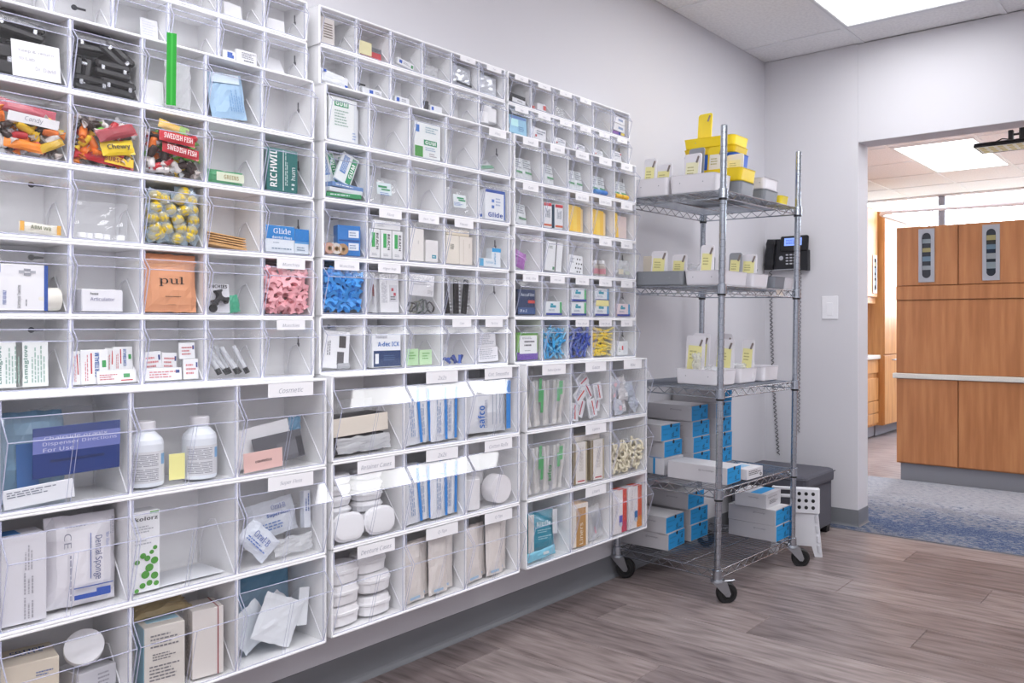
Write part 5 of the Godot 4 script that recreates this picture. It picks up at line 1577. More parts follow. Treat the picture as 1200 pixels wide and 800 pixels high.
	pouch("sponge_pack", "plump white pack of dental sponges with a blue swoosh", "pack", at(1, "C2", 1, 0.71, 0.05, 0.0, 0, -3, -1), Vector3(0.138, 0.198, 0.07), col("e6e4ea", 0.4), [["t", "f", 0.16, 0.02, 0.13, 0.48, "2a3a7a", "Dental Sponge", 3.0, 0], ["t", "f", 0.3, 0.2, 0.05, 0.16, "4a62a8", "Non Woven", 3.0], ["n", "f", 0.36, 0.36, 0.06, 0.2, "9a9aac", 2, 1.0], ["p", "f", 0.1, -0.28, 0.56, 0.012, "4a62a8"], ["p", "f", 0.08, -0.38, 0.5, 0.05, "2a52ae"], ["p", "f", 0.24, -0.36, 0.2, 0.085, "2a52ae"], ["n", "f", -0.22, -0.15, 0.05, 0.5, "9a9aac", 1, 1.0], ["n", "f", -0.1, 0.4, 0.4, 0.04, "8a8a9a", 1], ["t", "f", -0.26, 0.25, 0.1, 0.16, "8a8a9a", "CE", 3.0], ["p", "f", 0.06, 0.05, 0.012, 0.5, "4a62a8"]], 0.004, 45)
	var kz := carton("toothpaste_box", "white box with green dots in the middle row", "box", at(1, "C2", 2, 0.16, 0.05), Vector3(0.062, 0.186, 0.05), "edeef2", [["t", "f", 0.02, 0.41, 0.8, 0.05, "2b2d33", "kolorz", 0, 1], ["p", "f", 0.3, 0.475, 0.3, 0.03, "69a845"], ["n", "f", -0.05, 0.28, 0.7, 0.1, "a8aab2", 3], ["n", "f", -0.08, 0.12, 0.6, 0.08, "b4b6be", 2], ["p", "l", 0, 0.0, 0.95, 0.95, "d9dbe2"]])
	for q in [[-0.1, -0.05, 8], [0.2, -0.02, 6], [0.32, 0.03, 6], [-0.3, -0.12, 7], [0.05, -0.09, 8], [0.3, -0.13, 10], [0.12, -0.21, 11], [-0.02, -0.29, 11], [0.3, -0.32, 10], [-0.12, -0.42, 8], [0.12, -0.4, 8], [0.36, -0.42, 7], [-0.32, -0.47, 6]]:
		var g := G.new()
		g.lathe([Vector2(0, 0.0006), Vector2(q[2] * 0.00082, 0.0006)], 14)
		part(kz, "print", g.mesh(), col("4f9a3a", 0.6), Transform3D(Basis(Vector3.RIGHT, PI / 2), Vector3(q[0] * 0.062, 0.093 + q[1] * 0.186, 0.0256)))
	carton("leaflet", "pale sheet at the floor of the green dot bin", "paper", at(1, "C2", 2, 0.6, 0.09, 0.0), Vector3(0.17, 0.0015, 0.12), "e6e8ee")
	pouch("floss_pack", "white floss pack with blue lettering, front right", "pack", at(1, "C2", 3, 0.6, 0.075, 0.05, 0, -10, 6), Vector3(0.135, 0.095, 0.022), col("dfe4ee", 0.25), [["t", "f", 0.12, 0.3, 0.3, 0.14, "1f4fa8", "Oral-B", 0, 2], ["t", "f", 0.1, 0.08, 0.5, 0.12, "3a62ae", "Superfloss", 0, 1], ["n", "f", -0.05, -0.2, 0.75, 0.25, "6f8cc4", 3]], 0.004, 46)
	pouch("floss_pack", "white floss pack turned on its side at the left", "pack", at(1, "C2", 3, 0.17, 0.028, 0.03, 0, -8, -50), Vector3(0.1, 0.07, 0.02), col("dbe1ec", 0.25), [["t", "f", 0.0, 0.1, 0.5, 0.25, "1f4fa8", "Oral-B", 0, 2], ["n", "f", 0.0, -0.2, 0.7, 0.2, "5a7abf", 2]], 0.004, 47)
	pouch("clear_bag", "clear bag lying under the blue lettered packs", "bag", at(1, "C2", 3, 0.72, 0.03, 0.004, 0, -8), Vector3(0.11, 0.045, 0.024), M.cloudy, [], 0.007, 48)
	carton("floss_pack", "narrow floss pack standing at the bin wall", "pack", at(1, "C2", 3, 0.92, 0.05, 0.06, 0, -8, -4), Vector3(0.02, 0.1, 0.02), "dfe4ee", [["n", "f", 0, 0.2, 0.7, 0.5, "3a62ae", 2, 1.0]])
	# --- large bins, lowest row
	carton("cotton_box", "cream cotton rolls box with a blue end", "box", at(1, "C3", 1, 0.28, 0.075, 0.0, -10), Vector3(0.1, 0.155, 0.11), "d7cbb9", [["t", "t", 0.05, 0.22, 0.6, 0.14, "2f4f94", "COTTON", 0, 1], ["t", "t", 0.05, 0.04, 0.5, 0.12, "2f4f94", "ROLLS", 0, 1], ["p", "l", 0, 0, 0.98, 0.98, "284c8e"], ["t", "l", -0.1, 0.28, 0.5, 0.1, "d8dcea", "COTTON", 0, 1], ["t", "l", 0.1, 0.12, 0.4, 0.14, "d8dcea", "#2", 0, 1], ["n", "f", 0.25, 0.32, 0.3, 0.08, "44619c", 2]])
	var jar := cyl("wipe_tub", "white round tub with a ribbed lid lying among boxes", "tub", at(1, "C3", 1, 0.76, 0.06, 0.13) * Transform3D(Basis(Vector3.RIGHT, 1.1) * Basis(Vector3.BACK, 0.3), Vector3(0, 0, -0.02)), 0.038, 0.045, "e4e4e9")
	carton("product_box", "pale grey box wedged under the round tub", "box", at(1, "C3", 1, 0.8, 0.09, 0.0, 8), Vector3(0.08, 0.09, 0.09), "cfcfd6", [["n", "f", 0.2, 0.2, 0.4, 0.4, "9a9aa4", 4]])
	carton("floss_box", "blue and cream box with centred black print", "box", at(1, "C3", 2, 0.36, 0.06, 0.0, -10), Vector3(0.085, 0.155, 0.085), "dcd6cf", [["p", "t", 0.05, 0.1, 0.8, 0.4, "8cc0d8"], ["p", "l", 0, 0, 0.98, 0.98, "8fc0d4"], ["n", "f", 0, 0.28, 0.7, 0.22, "77747a", 4], ["n", "f", 0, 0.04, 0.6, 0.12, "77747a", 3], ["n", "f", 0, -0.2, 0.75, 0.25, "77747a", 5]])
	carton("floss_box", "white box with a thin dark red line", "box", at(1, "C3", 2, 0.8, 0.06, 0.0, -12), Vector3(0.07, 0.165, 0.09), "e0dad6", [["p", "f", 0.32, 0, 0.04, 1.0, "8f3038"], ["p", "t", 0.32, 0, 0.04, 1.0, "8f3038"], ["n", "l", 0.1, 0.1, 0.4, 0.7, "a89e9c", 4, 1.0]])
	pouch("clear_bag", "crumpled paper and film bag on top of the two boxes", "bag", at(1, "C3", 2, 0.4, 0.1, 0.165) * Transform3D(Basis(Vector3.RIGHT, -1.3), Vector3(0, 0, 0.03)), Vector3(0.14, 0.06, 0.03), col("cbb68a", 0.3, 0.0, 0.7), [], 0.008, 49)
	pouch("gauze_packet", "square white gauze packet standing on its corner", "packet", at(1, "C3", 3, 0.42, 0.03, 0.012, 0, -8, -28), Vector3(0.115, 0.12, 0.014), col("e6eaf0", 0.35), [], 0.004, 50)
	pouch("gauze_packet", "white gauze packet slumped at the left of the bin", "packet", at(1, "C3", 3, 0.25, 0.065, 0.004, 0, -10, 30), Vector3(0.1, 0.1, 0.014), col("dfe6ee", 0.35), [], 0.005, 51)
	pouch("gauze_packet", "white gauze packet behind at the right of the bin", "packet", at(1, "C3", 3, 0.66, 0.095, 0.01, 0, -9, -48), Vector3(0.1, 0.09, 0.014), col("e3e8ef", 0.35), [], 0.005, 52)
	pouch("blue_bag", "translucent blue film bag behind the gauze packets", "bag", at(1, "C3", 3, 0.6, 0.15, 0.004, 0, -4), Vector3(0.2, 0.18, 0.03), col("7fb3d4", 0.2, 0.0, 0.72), [], 0.006, 53)
	carton("gauze_packet", "narrow white packet standing right of the gauze", "packet", at(1, "C3", 3, 0.84, 0.04, 0.04, 0, -8, -10), Vector3(0.03, 0.1, 0.004), "e9edf2")

func gum_pack(label: String, xf: Transform3D, s: Vector3, fin := true) -> void:
	carton("brush_pack", label, "pack", xf, s, "eef1f0", [["p", "f", 0, 0.36, 0.6, 0.16, "2f8f5a"], ["t", "f", 0, 0.36, 0.5, 0.12, "f2f7f4", "GUM", 0, 1], ["n", "f", 0, 0.05, 0.7, 0.3, "8fb3a0", 4], ["p", "f", 0, -0.42, 0.96, 0.12, "3f9a5e"], ["n", "f", 0, -0.24, 0.7, 0.1, "8a98a0", 2]])

func strip_pouch(label: String, xf: Transform3D, s: Vector3, sd: int) -> void:
	pouch("gauze_pouch", label, "pouch", xf, s, col("e4e6ec", 0.35), [["p", "f", 0.36, 0.0, 0.16, 0.96, "2e86d6"], ["n", "f", -0.1, 0.0, 0.3, 0.7, "8ea3c4", 3, 1.0], ["p", "f", 0.1, 0.3, 0.3, 0.02, "2e86d6"]], 0.003, sd, "blue striped gauze pouches")

func case_box(label: String, xf: Transform3D, w: float, h: float, d: float, hex := "ececf0", group := "white plastic appliance cases") -> void:
	var o := thing("appliance_case", label, "case", xf, group)
	var g := G.new()
	g.loft(w, d, d * 0.42, [[-0.008, 0.0], [-0.002, 0.004], [0.0, h * 0.52]])
	part(o, "base", g.mesh(), col(hex, 0.4))
	g = G.new()
	g.loft(w, d, d * 0.42, [[0.0, h * 0.54], [0.003, h * 0.55], [0.003, h * 0.68], [0.0, h * 0.72], [-0.004, h * 0.96], [-0.012, h]])
	part(o, "lid", g.mesh(), col(hex, 0.4))

func contents_two() -> void:
	# --- small bins
	carton("vent_card", "beige card with six dark slots", "card", at(2, "A1", 1, 0.3, 0.02, 0.004, 0, 0, 0), Vector3(0.046, 0.076, 0.004), "d9d3cf", [["p", "f", 0.03, 0.26, 0.62, 0.035, "6b5a54"], ["p", "f", 0.03, 0.16, 0.62, 0.035, "6b5a54"], ["p", "f", 0.03, 0.06, 0.62, 0.035, "6b5a54"], ["p", "f", 0.03, -0.04, 0.62, 0.035, "6b5a54"], ["p", "f", 0.03, -0.14, 0.62, 0.035, "6b5a54"], ["p", "f", 0.03, -0.24, 0.62, 0.035, "6b5a54"]])
	carton("sticky_note", "yellow note in the small bin with the red packet", "note", at(2, "A1", 2, 0.3, 0.01, 0.004), Vector3(0.045, 0.04, 0.001), "e9e2b4")
	carton("product_box", "grey and red printed packet behind the yellow note", "packet", at(2, "A1", 2, 0.55, 0.02, 0.0, 0, -3, 0), Vector3(0.07, 0.036, 0.01), "c64a50", [["p", "f", 0.2, 0.3, 0.6, 0.4, "7d7f88"], ["n", "f", 0.2, 0.3, 0.5, 0.3, "3d3e46", 3]])
	carton("tape_pack", "white pack with blue and green marks, third small bin", "pack", at(2, "A1", 3, 0.55, 0.018, 0.006, 0, 0, -10), Vector3(0.065, 0.02, 0.012), "eeeff3", [["p", "f", -0.3, 0, 0.16, 0.5, "2c5cc0"], ["p", "f", 0.38, 0, 0.12, 0.5, "4a9a62"], ["n", "f", 0.05, 0, 0.4, 0.4, "9a9ca6", 2]])
	pouch("clear_bag", "little clear bag crumpled in the fourth small bin", "bag", at(2, "A1", 4, 0.5, 0.03, 0.002), Vector3(0.06, 0.04, 0.02), M.cloudy, [], 0.005, 61)
	for i in 2:
		pouch("silver_pouch", ["silver pouch with a dark lower edge, fifth small bin", "silver pouch in the sixth small bin"][i], "pouch", at(2, "A1", 5 + i, 0.5, 0.025, 0.004, 0, -6, -4), Vector3(0.095, 0.072, 0.016), col("dfe3ea", 0.2, 0.35), [["p", "f", 0.1, -0.4, 0.7, 0.1, "33343a"]] if i == 0 else [], 0.004, 62 + i)
	pouch("white_packet", "white packet with blue corners in the second-row small bin", "packet", at(2, "A2", 1, 0.5, 0.02, 0.004, 0, -5, -8), Vector3(0.09, 0.036, 0.012), col("eef1f6", 0.35), [["p", "f", -0.4, 0.3, 0.1, 0.2, "2c5cc0"], ["p", "f", 0.4, -0.35, 0.1, 0.2, "2c5cc0"]], 0.003, 64)
	carton("tape_pack", "white pack with a blue square, second small bin", "pack", at(2, "A2", 2, 0.55, 0.02, 0.002), Vector3(0.07, 0.02, 0.014), "eceef2", [["p", "f", -0.05, 0, 0.18, 0.5, "2c5cc0"], ["n", "f", 0.3, 0, 0.3, 0.4, "8a8c96", 2]])
	carton("tape_pack", "low white pack with a blue square, third small bin", "pack", at(2, "A2", 3, 0.45, 0.02, 0.002), Vector3(0.055, 0.02, 0.014), "eceef2", [["p", "f", -0.3, 0, 0.2, 0.6, "2c5cc0"], ["n", "f", 0.15, 0, 0.4, 0.5, "8a8c96", 2]])
	carton("tape_pack", "small black and white pack, fourth small bin", "pack", at(2, "A2", 4, 0.2, 0.02, 0.002), Vector3(0.02, 0.03, 0.014), "3a3b42")
	carton("tape_pack", "white pack beside the small black one", "pack", at(2, "A2", 4, 0.58, 0.02, 0.002), Vector3(0.05, 0.022, 0.014), "eceef2", [["p", "f", -0.3, 0, 0.18, 0.5, "2c5cc0"]])
	for q in [[0.35, 0.012, 0.024], [0.6, 0.018, 0.03], [0.5, 0.04, 0.022]]:
		cyl("cotton_ball", "white cotton wad in the sixth small bin", "cotton", at(2, "A2", 6, q[0], 0.03, q[1]), q[2], q[2] * 1.6, "f2f2f5", 0.0, "cotton wads in the sixth small bin")
	# --- first and second five-bin rows
	carton("brush_pack", "tall white pack with a green oval name badge", "pack", at(2, "B1", 1, 0.42, 0.016), Vector3(0.092, 0.122, 0.022), "eff2f2", [["p", "f", -0.06, 0.36, 0.5, 0.14, "2f9463"], ["t", "f", -0.06, 0.36, 0.42, 0.1, "f4faf6", "GUM", 0, 1], ["n", "f", -0.06, 0.02, 0.5, 0.4, "9fb8ac", 6], ["p", "f", 0.44, 0, 0.1, 1.0, "dfe4ea"], ["n", "f", 0.4, -0.35, 0.14, 0.2, "8fa8d4", 3]])
	carton("brush_pack", "white pack behind the one with the green badge", "pack", at(2, "B1", 1, 0.72, 0.05), Vector3(0.075, 0.112, 0.02), "e8ebf0")
	carton("brush_pack", "white pack with a green badge low on its front", "pack", at(2, "B1", 3, 0.52, 0.016), Vector3(0.104, 0.112, 0.024), "eef2f2", [["p", "f", 0.1, -0.06, 0.5, 0.15, "2f9463"], ["t", "f", 0.1, -0.06, 0.4, 0.1, "f4faf6", "GUM", 0, 1], ["p", "f", -0.34, -0.34, 0.3, 0.3, "4f9c4a"], ["p", "f", -0.4, 0.3, 0.14, 0.2, "3f78c4"], ["n", "f", 0.15, 0.3, 0.5, 0.2, "9fb8c4", 3], ["n", "f", 0.15, -0.24, 0.5, 0.12, "9ab0c8", 2], ["n", "f", 0.2, -0.4, 0.3, 0.12, "9a8f96", 2]])
	pouch("brush_pouch", "flat pouch with green base lying in the fifth bin", "pouch", at(2, "B1", 5, 0.42, 0.03, 0.002, 0, -40, 14), Vector3(0.09, 0.05, 0.01), col("e3e6ea", 0.3), [["p", "f", 0, -0.3, 0.9, 0.3, "7fae94"], ["n", "f", 0, 0.15, 0.7, 0.3, "8a8f98", 3]], 0.003, 66)
	for q in [[0.3, 0.042, 0.042, 14, "green and blue brush pack slanting at the left"], [0.48, 0.02, 0.046, -24, "white brush pack tipped across the stack"], [0.62, 0.062, 0.042, 4, "brush pack upright at the back of the full bin"]]:
		carton("brush_pack", q[4], "pack", at(2, "B2", 1, q[0], q[1], q[2], 0, -6, q[3]), Vector3(0.055, 0.092, 0.01), "e9eeee", [["p", "f", 0.28, 0, 0.3, 0.9, "2f9463"], ["t", "f", 0.28, 0, 0.2, 0.5, "f4faf6", "GUM", 1.0, 1], ["p", "f", -0.2, 0.1, 0.34, 0.6, "5d86c2"], ["n", "f", -0.2, 0.1, 0.3, 0.5, "dfe8f4", 4, 1.0]])
	for i in 3:
		carton("brush_pack", ["lowest brush pack lying flat under the slanted ones", "second brush pack lying flat under the slanted ones", "third brush pack lying flat under the slanted ones"][i], "pack", at(2, "B2", 1, 0.46 + i * 0.03, 0.03, i * 0.0135, 4 * i, 0, 2 - i * 2), Vector3(0.115, 0.013, 0.06), ["3f9a66", "dfe6ea", "6f92c6"][i], [["n", "f", 0, 0, 0.8, 0.5, "e8f0f4", 1]])
	pouch("clear_bag", "clear bag holding a green and blue flosser card", "bag", at(2, "B2", 2, 0.5, 0.022, 0.001, 0, -6), Vector3(0.105, 0.082, 0.02), M.film, [["p", "f", -0.05, 0.05, 0.5, 0.45, "d9e6ea"], ["p", "f", -0.1, 0.12, 0.3, 0.08, "3f9a66"], ["p", "f", 0.0, 0.02, 0.3, 0.06, "3f9a66"], ["n", "f", 0.0, -0.14, 0.4, 0.12, "5d7fc0", 2]], 0.004, 67)
	pouch("clear_bag", "clear bag holding a small green striped card", "bag", at(2, "B2", 4, 0.5, 0.02, 0.001, 0, -5), Vector3(0.1, 0.088, 0.02), M.film, [["p", "f", 0.0, 0.0, 0.55, 0.5, "e3eaec"], ["p", "f", 0.04, 0.12, 0.3, 0.06, "2f9463"], ["p", "f", 0.1, 0.04, 0.3, 0.06, "2f9463"], ["n", "f", -0.05, -0.12, 0.4, 0.14, "5d7fc0", 3]], 0.004, 68)
	carton("floss_box", "white box framed in dark blue with a name at its foot", "box", at(2, "B2", 5, 0.58, 0.02), Vector3(0.096, 0.104, 0.03), "eef1f6", [["p", "f", 0.0, 0.44, 0.96, 0.1, "2b4fa6"], ["p", "f", 0.46, 0, 0.06, 0.96, "4f72bd"], ["t", "f", 0.0, -0.34, 0.72, 0.16, "2b4fa6", "Glide", 0, 1], ["p", "f", -0.12, 0.12, 0.12, 0.1, "5f83c9"], ["p", "f", -0.12, -0.08, 0.12, 0.1, "5f83c9"], ["n", "f", 0.16, 0.1, 0.3, 0.3, "a3b3d2", 3]])
	carton("floss_box", "white leaning card left of the blue framed box", "card", at(2, "B2", 5, 0.16, 0.022, 0.001, 0, -4, 10), Vector3(0.034, 0.096, 0.004), "eceef4", [["p", "f", -0.2, -0.38, 0.5, 0.1, "3a62b4"]])
	# --- third row
	carton("floss_box", "bright blue box with white label squares", "box", at(2, "B3", 1, 0.7, 0.03, 0, -16), Vector3(0.066, 0.088, 0.04), "2a78c4", [["p", "f", 0.2, 0.22, 0.45, 0.24, "e4ebf4"], ["p", "f", 0.2, -0.2, 0.45, 0.24, "e4ebf4"], ["n", "f", 0.2, 0.22, 0.36, 0.16, "7a8fae", 2], ["n", "f", 0.2, -0.2, 0.36, 0.16, "7a8fae", 2], ["p", "f", 0.0, 0.0, 0.9, 0.06, "1b4f96"]])
	for q in [[0.12, "small tan printed roll at the left"], [0.3, "middle pale roll lying in the bin"], [0.47, "cork-coloured roll facing out"]]:
		cyl("tape_roll", q[1], "roll", at(2, "B3", 1, q[0], 0.016, 0.0165) * Transform3D(Basis(Vector3.RIGHT, PI / 2), Vector3.ZERO), 0.0165, 0.022, ["cfa493", "d9d2cc", "b48f68"][int(q[0] * 6.0) % 3], 0.005)
	pouch("clear_bag", "clear bag slumped above the rolls", "bag", at(2, "B3", 1, 0.3, 0.04, 0.02), Vector3(0.07, 0.04, 0.02), M.film, [], 0.006, 69)
	for i in 3:
		carton("floss_box", ["left white floss box with a green pill mark", "middle white floss box with a green pill mark", "right white floss box with a green pill mark"][i], "box", at(2, "B3", 2, 0.18 + i * 0.31, 0.018), Vector3(0.038, 0.086, 0.03), "eff0f2", [["p", "f", -0.15, 0.12, 0.3, 0.5, "3fae5f"], ["t", "f", 0.2, 0.08, 0.22, 0.56, "2b2d33", "REACH", 3.0, 1], ["n", "f", 0, -0.38, 0.6, 0.1, "a6a9b0", 2]])
	carton("floss_box", "white floss box lying across the three green marked ones", "box", at(2, "B3", 2, 0.52, 0.02, 0.088), Vector3(0.1, 0.026, 0.03), "ebecef", [["n", "f", -0.2, 0, 0.3, 0.5, "b0b2ba", 3]])
	carton("tape_box", "tall plain white box with one tiny mark", "box", at(2, "B3", 3, 0.26, 0.02), Vector3(0.056, 0.102, 0.03), "efece8", [["n", "f", 0.1, 0.1, 0.1, 0.14, "9a9696", 2, 1.0]])
	carton("tape_box", "shorter white box with a teal oval mark", "box", at(2, "B3", 3, 0.72, 0.02), Vector3(0.05, 0.07, 0.03), "eceaea", [["p", "f", 0.15, -0.25, 0.34, 0.16, "4f9fb4"], ["n", "f", 0.15, -0.25, 0.24, 0.08, "e6f2f4", 1]])
	carton("flosser_box", "cream box with a small leaf drawing", "box", at(2, "B3", 4, 0.26, 0.02), Vector3(0.056, 0.094, 0.03), "ebe4d8", [["n", "f", 0.0, 0.1, 0.4, 0.2, "6d7064", 4]])
	carton("flosser_box", "cream box with vertical ribs beside the leaf one", "box", at(2, "B3", 4, 0.7, 0.02), Vector3(0.058, 0.094, 0.03), "eae3da", [["n", "f", -0.2, 0, 0.1, 0.8, "d3cabd", 1, 1.0], ["n", "f", 0.25, 0.2, 0.12, 0.2, "b3aa9c", 2, 1.0]])
	carton("flosser_box", "cream box lying on the two upright cream boxes", "box", at(2, "B3", 4, 0.5, 0.03, 0.0965), Vector3(0.1, 0.02, 0.03), "eadfca")
	carton("gel_box", "low white and pale blue box", "box", at(2, "B3", 5, 0.3, 0.02), Vector3(0.07, 0.028, 0.03), "e9eff5", [["p", "f", -0.35, 0, 0.28, 0.9, "5fb0dc"], ["t", "f", 0.2, 0, 0.5, 0.4, "7fb3d6", "hydrator"]])
	carton("gel_box", "upright white box with a bright blue top", "box", at(2, "B3", 5, 0.68, 0.024), Vector3(0.042, 0.066, 0.03), "e6edf4", [["p", "f", 0, 0.4, 1.0, 0.2, "2f9fdc"], ["t", "f", -0.2, -0.05, 0.2, 0.6, "4f9fd0", "safex", 1.0, 1]])
	# --- fourth row
	var blue := tri_chew("blue_chewie", "bright blue three-armed chewie in the full bin", "blue chewies", "3f9be6")
	heap([[blue, 1]], 2, "B4", 1, 4, 6, 2, 0.122, Vector3(0.036, 0.028, 0.02), 1.0, 0.018)
	pouch("clear_bag", "clear bag with a slim dark tube at the left", "bag", at(2, "B4", 2, 0.2, 0.022, 0.001, 0, -3), Vector3(0.045, 0.12, 0.014), M.cloudy, [["p", "f", 0.1, 0.05, 0.14, 0.3, "6d3a3c"], ["p", "f", 0.05, -0.2, 0.1, 0.2, "8d8f98"]], 0.004, 70)
	carton("aligner_packet", "white packet with a red and black printed square", "packet", at(2, "B4", 2, 0.68, 0.016, 0.001, 0, -2), Vector3(0.068, 0.118, 0.006), "e9eaee", [["n", "f", -0.3, 0.1, 0.3, 0.7, "b3b5be", 5, 1.0], ["p", "f", 0.2, 0.0, 0.42, 0.44, "d3d4da"], ["p", "f", 0.14, 0.1, 0.12, 0.08, "c05a66"], ["p", "f", 0.26, -0.02, 0.12, 0.08, "c05a66"], ["n", "f", 0.2, -0.12, 0.34, 0.12, "44454d", 2]])
	carton("aligner_packet", "plain white packet behind the printed one", "packet", at(2, "B4", 2, 0.52, 0.035), Vector3(0.06, 0.112, 0.006), "e3e4ea")
	carton("aligner_packet", "white bag card with faint lines above dark cords", "card", at(2, "B4", 3, 0.48, 0.018, 0.055, 0, 3, -2), Vector3(0.1, 0.068, 0.004), "ececf0", [["n", "f", -0.05, 0.2, 0.8, 0.4, "a9abb4", 4], ["t", "f", 0.34, -0.3, 0.2, 0.2, "6d6f78", "32/g"]])
	pouch("clear_bag", "clear bag over a tangle of dark cords", "bag", at(2, "B4", 3, 0.5, 0.022, 0.001, 0, -2), Vector3(0.115, 0.11, 0.03), M.film, [], 0.006, 71)
	for i in 5:
		var o := thing("elastic_cord", ["black loop of cord at the left of the tangle", "olive loop of cord in the tangle", "dark green loop of cord in the tangle", "grey loop of cord in the tangle", "black loop of cord at the right of the tangle"][i], "cord", at(2, "B4", 3, 0.2 + i * 0.15, 0.022 + 0.004 * (i % 2), 0.02, 0, 0, i * 37), "tangled cords")
		var g := G.new()
		var pts := []
		for j in 15:
			var a := TAU * j / 14.0
			pts.append(Vector3(0.018 * cos(a) * (1.0 + 0.3 * sin(2 * a + i)), 0.014 * sin(a), 0.004 * sin(3 * a + i)))
		g.tube(pts, 0.0028, 5)
		part(o, "loop", g.mesh(), col(["1b1b1f", "5a5c45", "2c4038", "55585f", "201f24"][i], 0.4))
	for i in 3:
		var o := thing("comb_strip", ["black notched strip at the left", "black notched strip in the middle", "black notched strip at the right"][i], "strip", at(2, "B4", 4, 0.22 + i * 0.28, 0.02, 0.001, 0, -3, 5 - i * 7), "black notched strips")
		var g := G.new()
		g.cbox(Vector3(0, 0.058, 0), Vector3(0.02, 0.116, 0.008), 0.001)
		part(o, "spine", g.mesh(), col("141417", 0.4))
		g = G.new()
		for j in 9:
			g.box(Vector3(0.0125, 0.01 + j * 0.012, 0), Vector3(0.006, 0.005, 0.007))
		part(o, "teeth", g.mesh(), col("d9dade", 0.5))
	# --- fifth row
	carton("sample_card", "slanted white card with two dark photo squares", "card", at(2, "B5", 1, 0.42, 0.018, 0.001, 0, -3, -5), Vector3(0.085, 0.108, 0.003), "eeeff3", [["p", "f", 0.22, 0.22, 0.26, 0.32, "4d4a4c"], ["p", "f", 0.16, -0.22, 0.26, 0.34, "5c5a5e"], ["n", "f", -0.3, 0.1, 0.16, 0.5, "7d7f88", 2, 1.0]])
	cyl("vial", "small grey tube lying before the photo card", "tube", at(2, "B5", 1, 0.72, 0.012, 0.0085) * Transform3D(Basis(Vector3.BACK, PI / 2), Vector3.ZERO), 0.0085, 0.036, "a9abb0")
	carton("tablet_box", "white and navy tablet box with a drop drawing", "box", at(2, "B5", 2, 0.56, 0.022), Vector3(0.104, 0.1, 0.04), "eef1f5", [["p", "f", 0.02, -0.24, 0.94, 0.48, "1f3a68"], ["t", "f", 0.06, 0.2, 0.74, 0.14, "2f6fc0", "A-dec ICX", 0, 1], ["p", "f", -0.34, -0.24, 0.12, 0.3, "f1f4f8"], ["t", "f", -0.2, 0.42, 0.4, 0.1, "7a8090", "Treatment"], ["n", "f", 0.14, -0.22, 0.5, 0.2, "4a658f", 3]])
	carton("swab_packet", "pale green packet at the left of its bin", "packet", at(2, "B5", 3, 0.26, 0.018), Vector3(0.048, 0.052, 0.006), "b9dcae", [["n", "f", 0, 0.1, 0.6, 0.5, "6fae62", 3]])
	carton("swab_packet", "pale green packet at the right of its bin", "packet", at(2, "B5", 3, 0.66, 0.018), Vector3(0.05, 0.048, 0.006), "c3e2b8", [["n", "f", 0, 0.1, 0.6, 0.5, "6fae62", 3]])
	for i in 6:
		var o := thing("blue_plug", "small dark blue cap in the low pile", "cap", at(2, "B5", 4, 0.25 + i * 0.1, 0.02 + 0.008 * (i % 2), 0.008 + 0.006 * (i % 2), i * 40.0, 0, 60 + i * 31), "blue caps")
		var g := G.new()
		g.lathe([Vector2(0, -0.014), Vector2(0.005, -0.014), Vector2(0.0042, 0.01), Vector2(0.007, 0.014), Vector2(0, 0.015)], 8)
		part(o, "body", g.mesh(), col(["28469c", "3a63c4", "1f3680"][i % 3], 0.35))
	for i in 2:
		carton("instruction_sheet", ["upper folded sheet of fine print", "lower folded sheet of fine print"][i], "paper", at(2, "B5", 5, 0.5, 0.016 + 0.012 * (1 - i), 0.05 * (1 - i), 0, -3, 2), Vector3(0.095, 0.05, 0.005), "ececf1", [["n", "f", 0, 0.05, 0.85, 0.75, "aeb0ba", 6]])
	# --- large bins
	carton("impression_tray_box", "open cream box with a black inside", "box", at(2, "C1", 1, 0.46, 0.075, 0.055, 0, 0, 2), Vector3(0.19, 0.052, 0.1), "e6ddd0", [["p", "t", 0, 0, 0.97, 0.95, "2b292d"]])
	carton("impression_tray_box", "black box under the cream one", "box", at(2, "C1", 1, 0.46, 0.085, 0.0), Vector3(0.18, 0.052, 0.09), "2d2c31")
	pouch("clear_bag", "shiny clear bag crumpled under the cream box front", "bag", at(2, "C1", 1, 0.5, 0.022, 0.004), Vector3(0.18, 0.045, 0.02), M.cloudy, [], 0.008, 72)
	pouch("clear_bag", "stiff clear film standing up behind the cream box", "bag", at(2, "C1", 1, 0.6, 0.1, 0.1), Vector3(0.12, 0.05, 0.01), M.film, [], 0.004, 73)
	for row in ["C1", "C2"]:
		for i in 4:
			strip_pouch("%s blue striped gauze pouch in the %s 2x2s bin" % [["leftmost", "second", "third", "rightmost"][i], "upper" if row == "C1" else "lower"], at(2, row, 2, 0.15 + i * 0.235, 0.02 + 0.012 * (i % 2), 0.002, 0, -2, 4 - i * 2.2), Vector3(0.062, 0.172, 0.02), 80 + i)
		for i in 2:
			strip_pouch("blue striped gauze pouch behind the front ones, %s %s 2x2s bin" % [["left,", "right,"][i], "upper" if row == "C1" else "lower"], at(2, row, 2, 0.3 + i * 0.4, 0.055, 0.002, 0, -2, 2), Vector3(0.062, 0.178, 0.02), 84 + i)
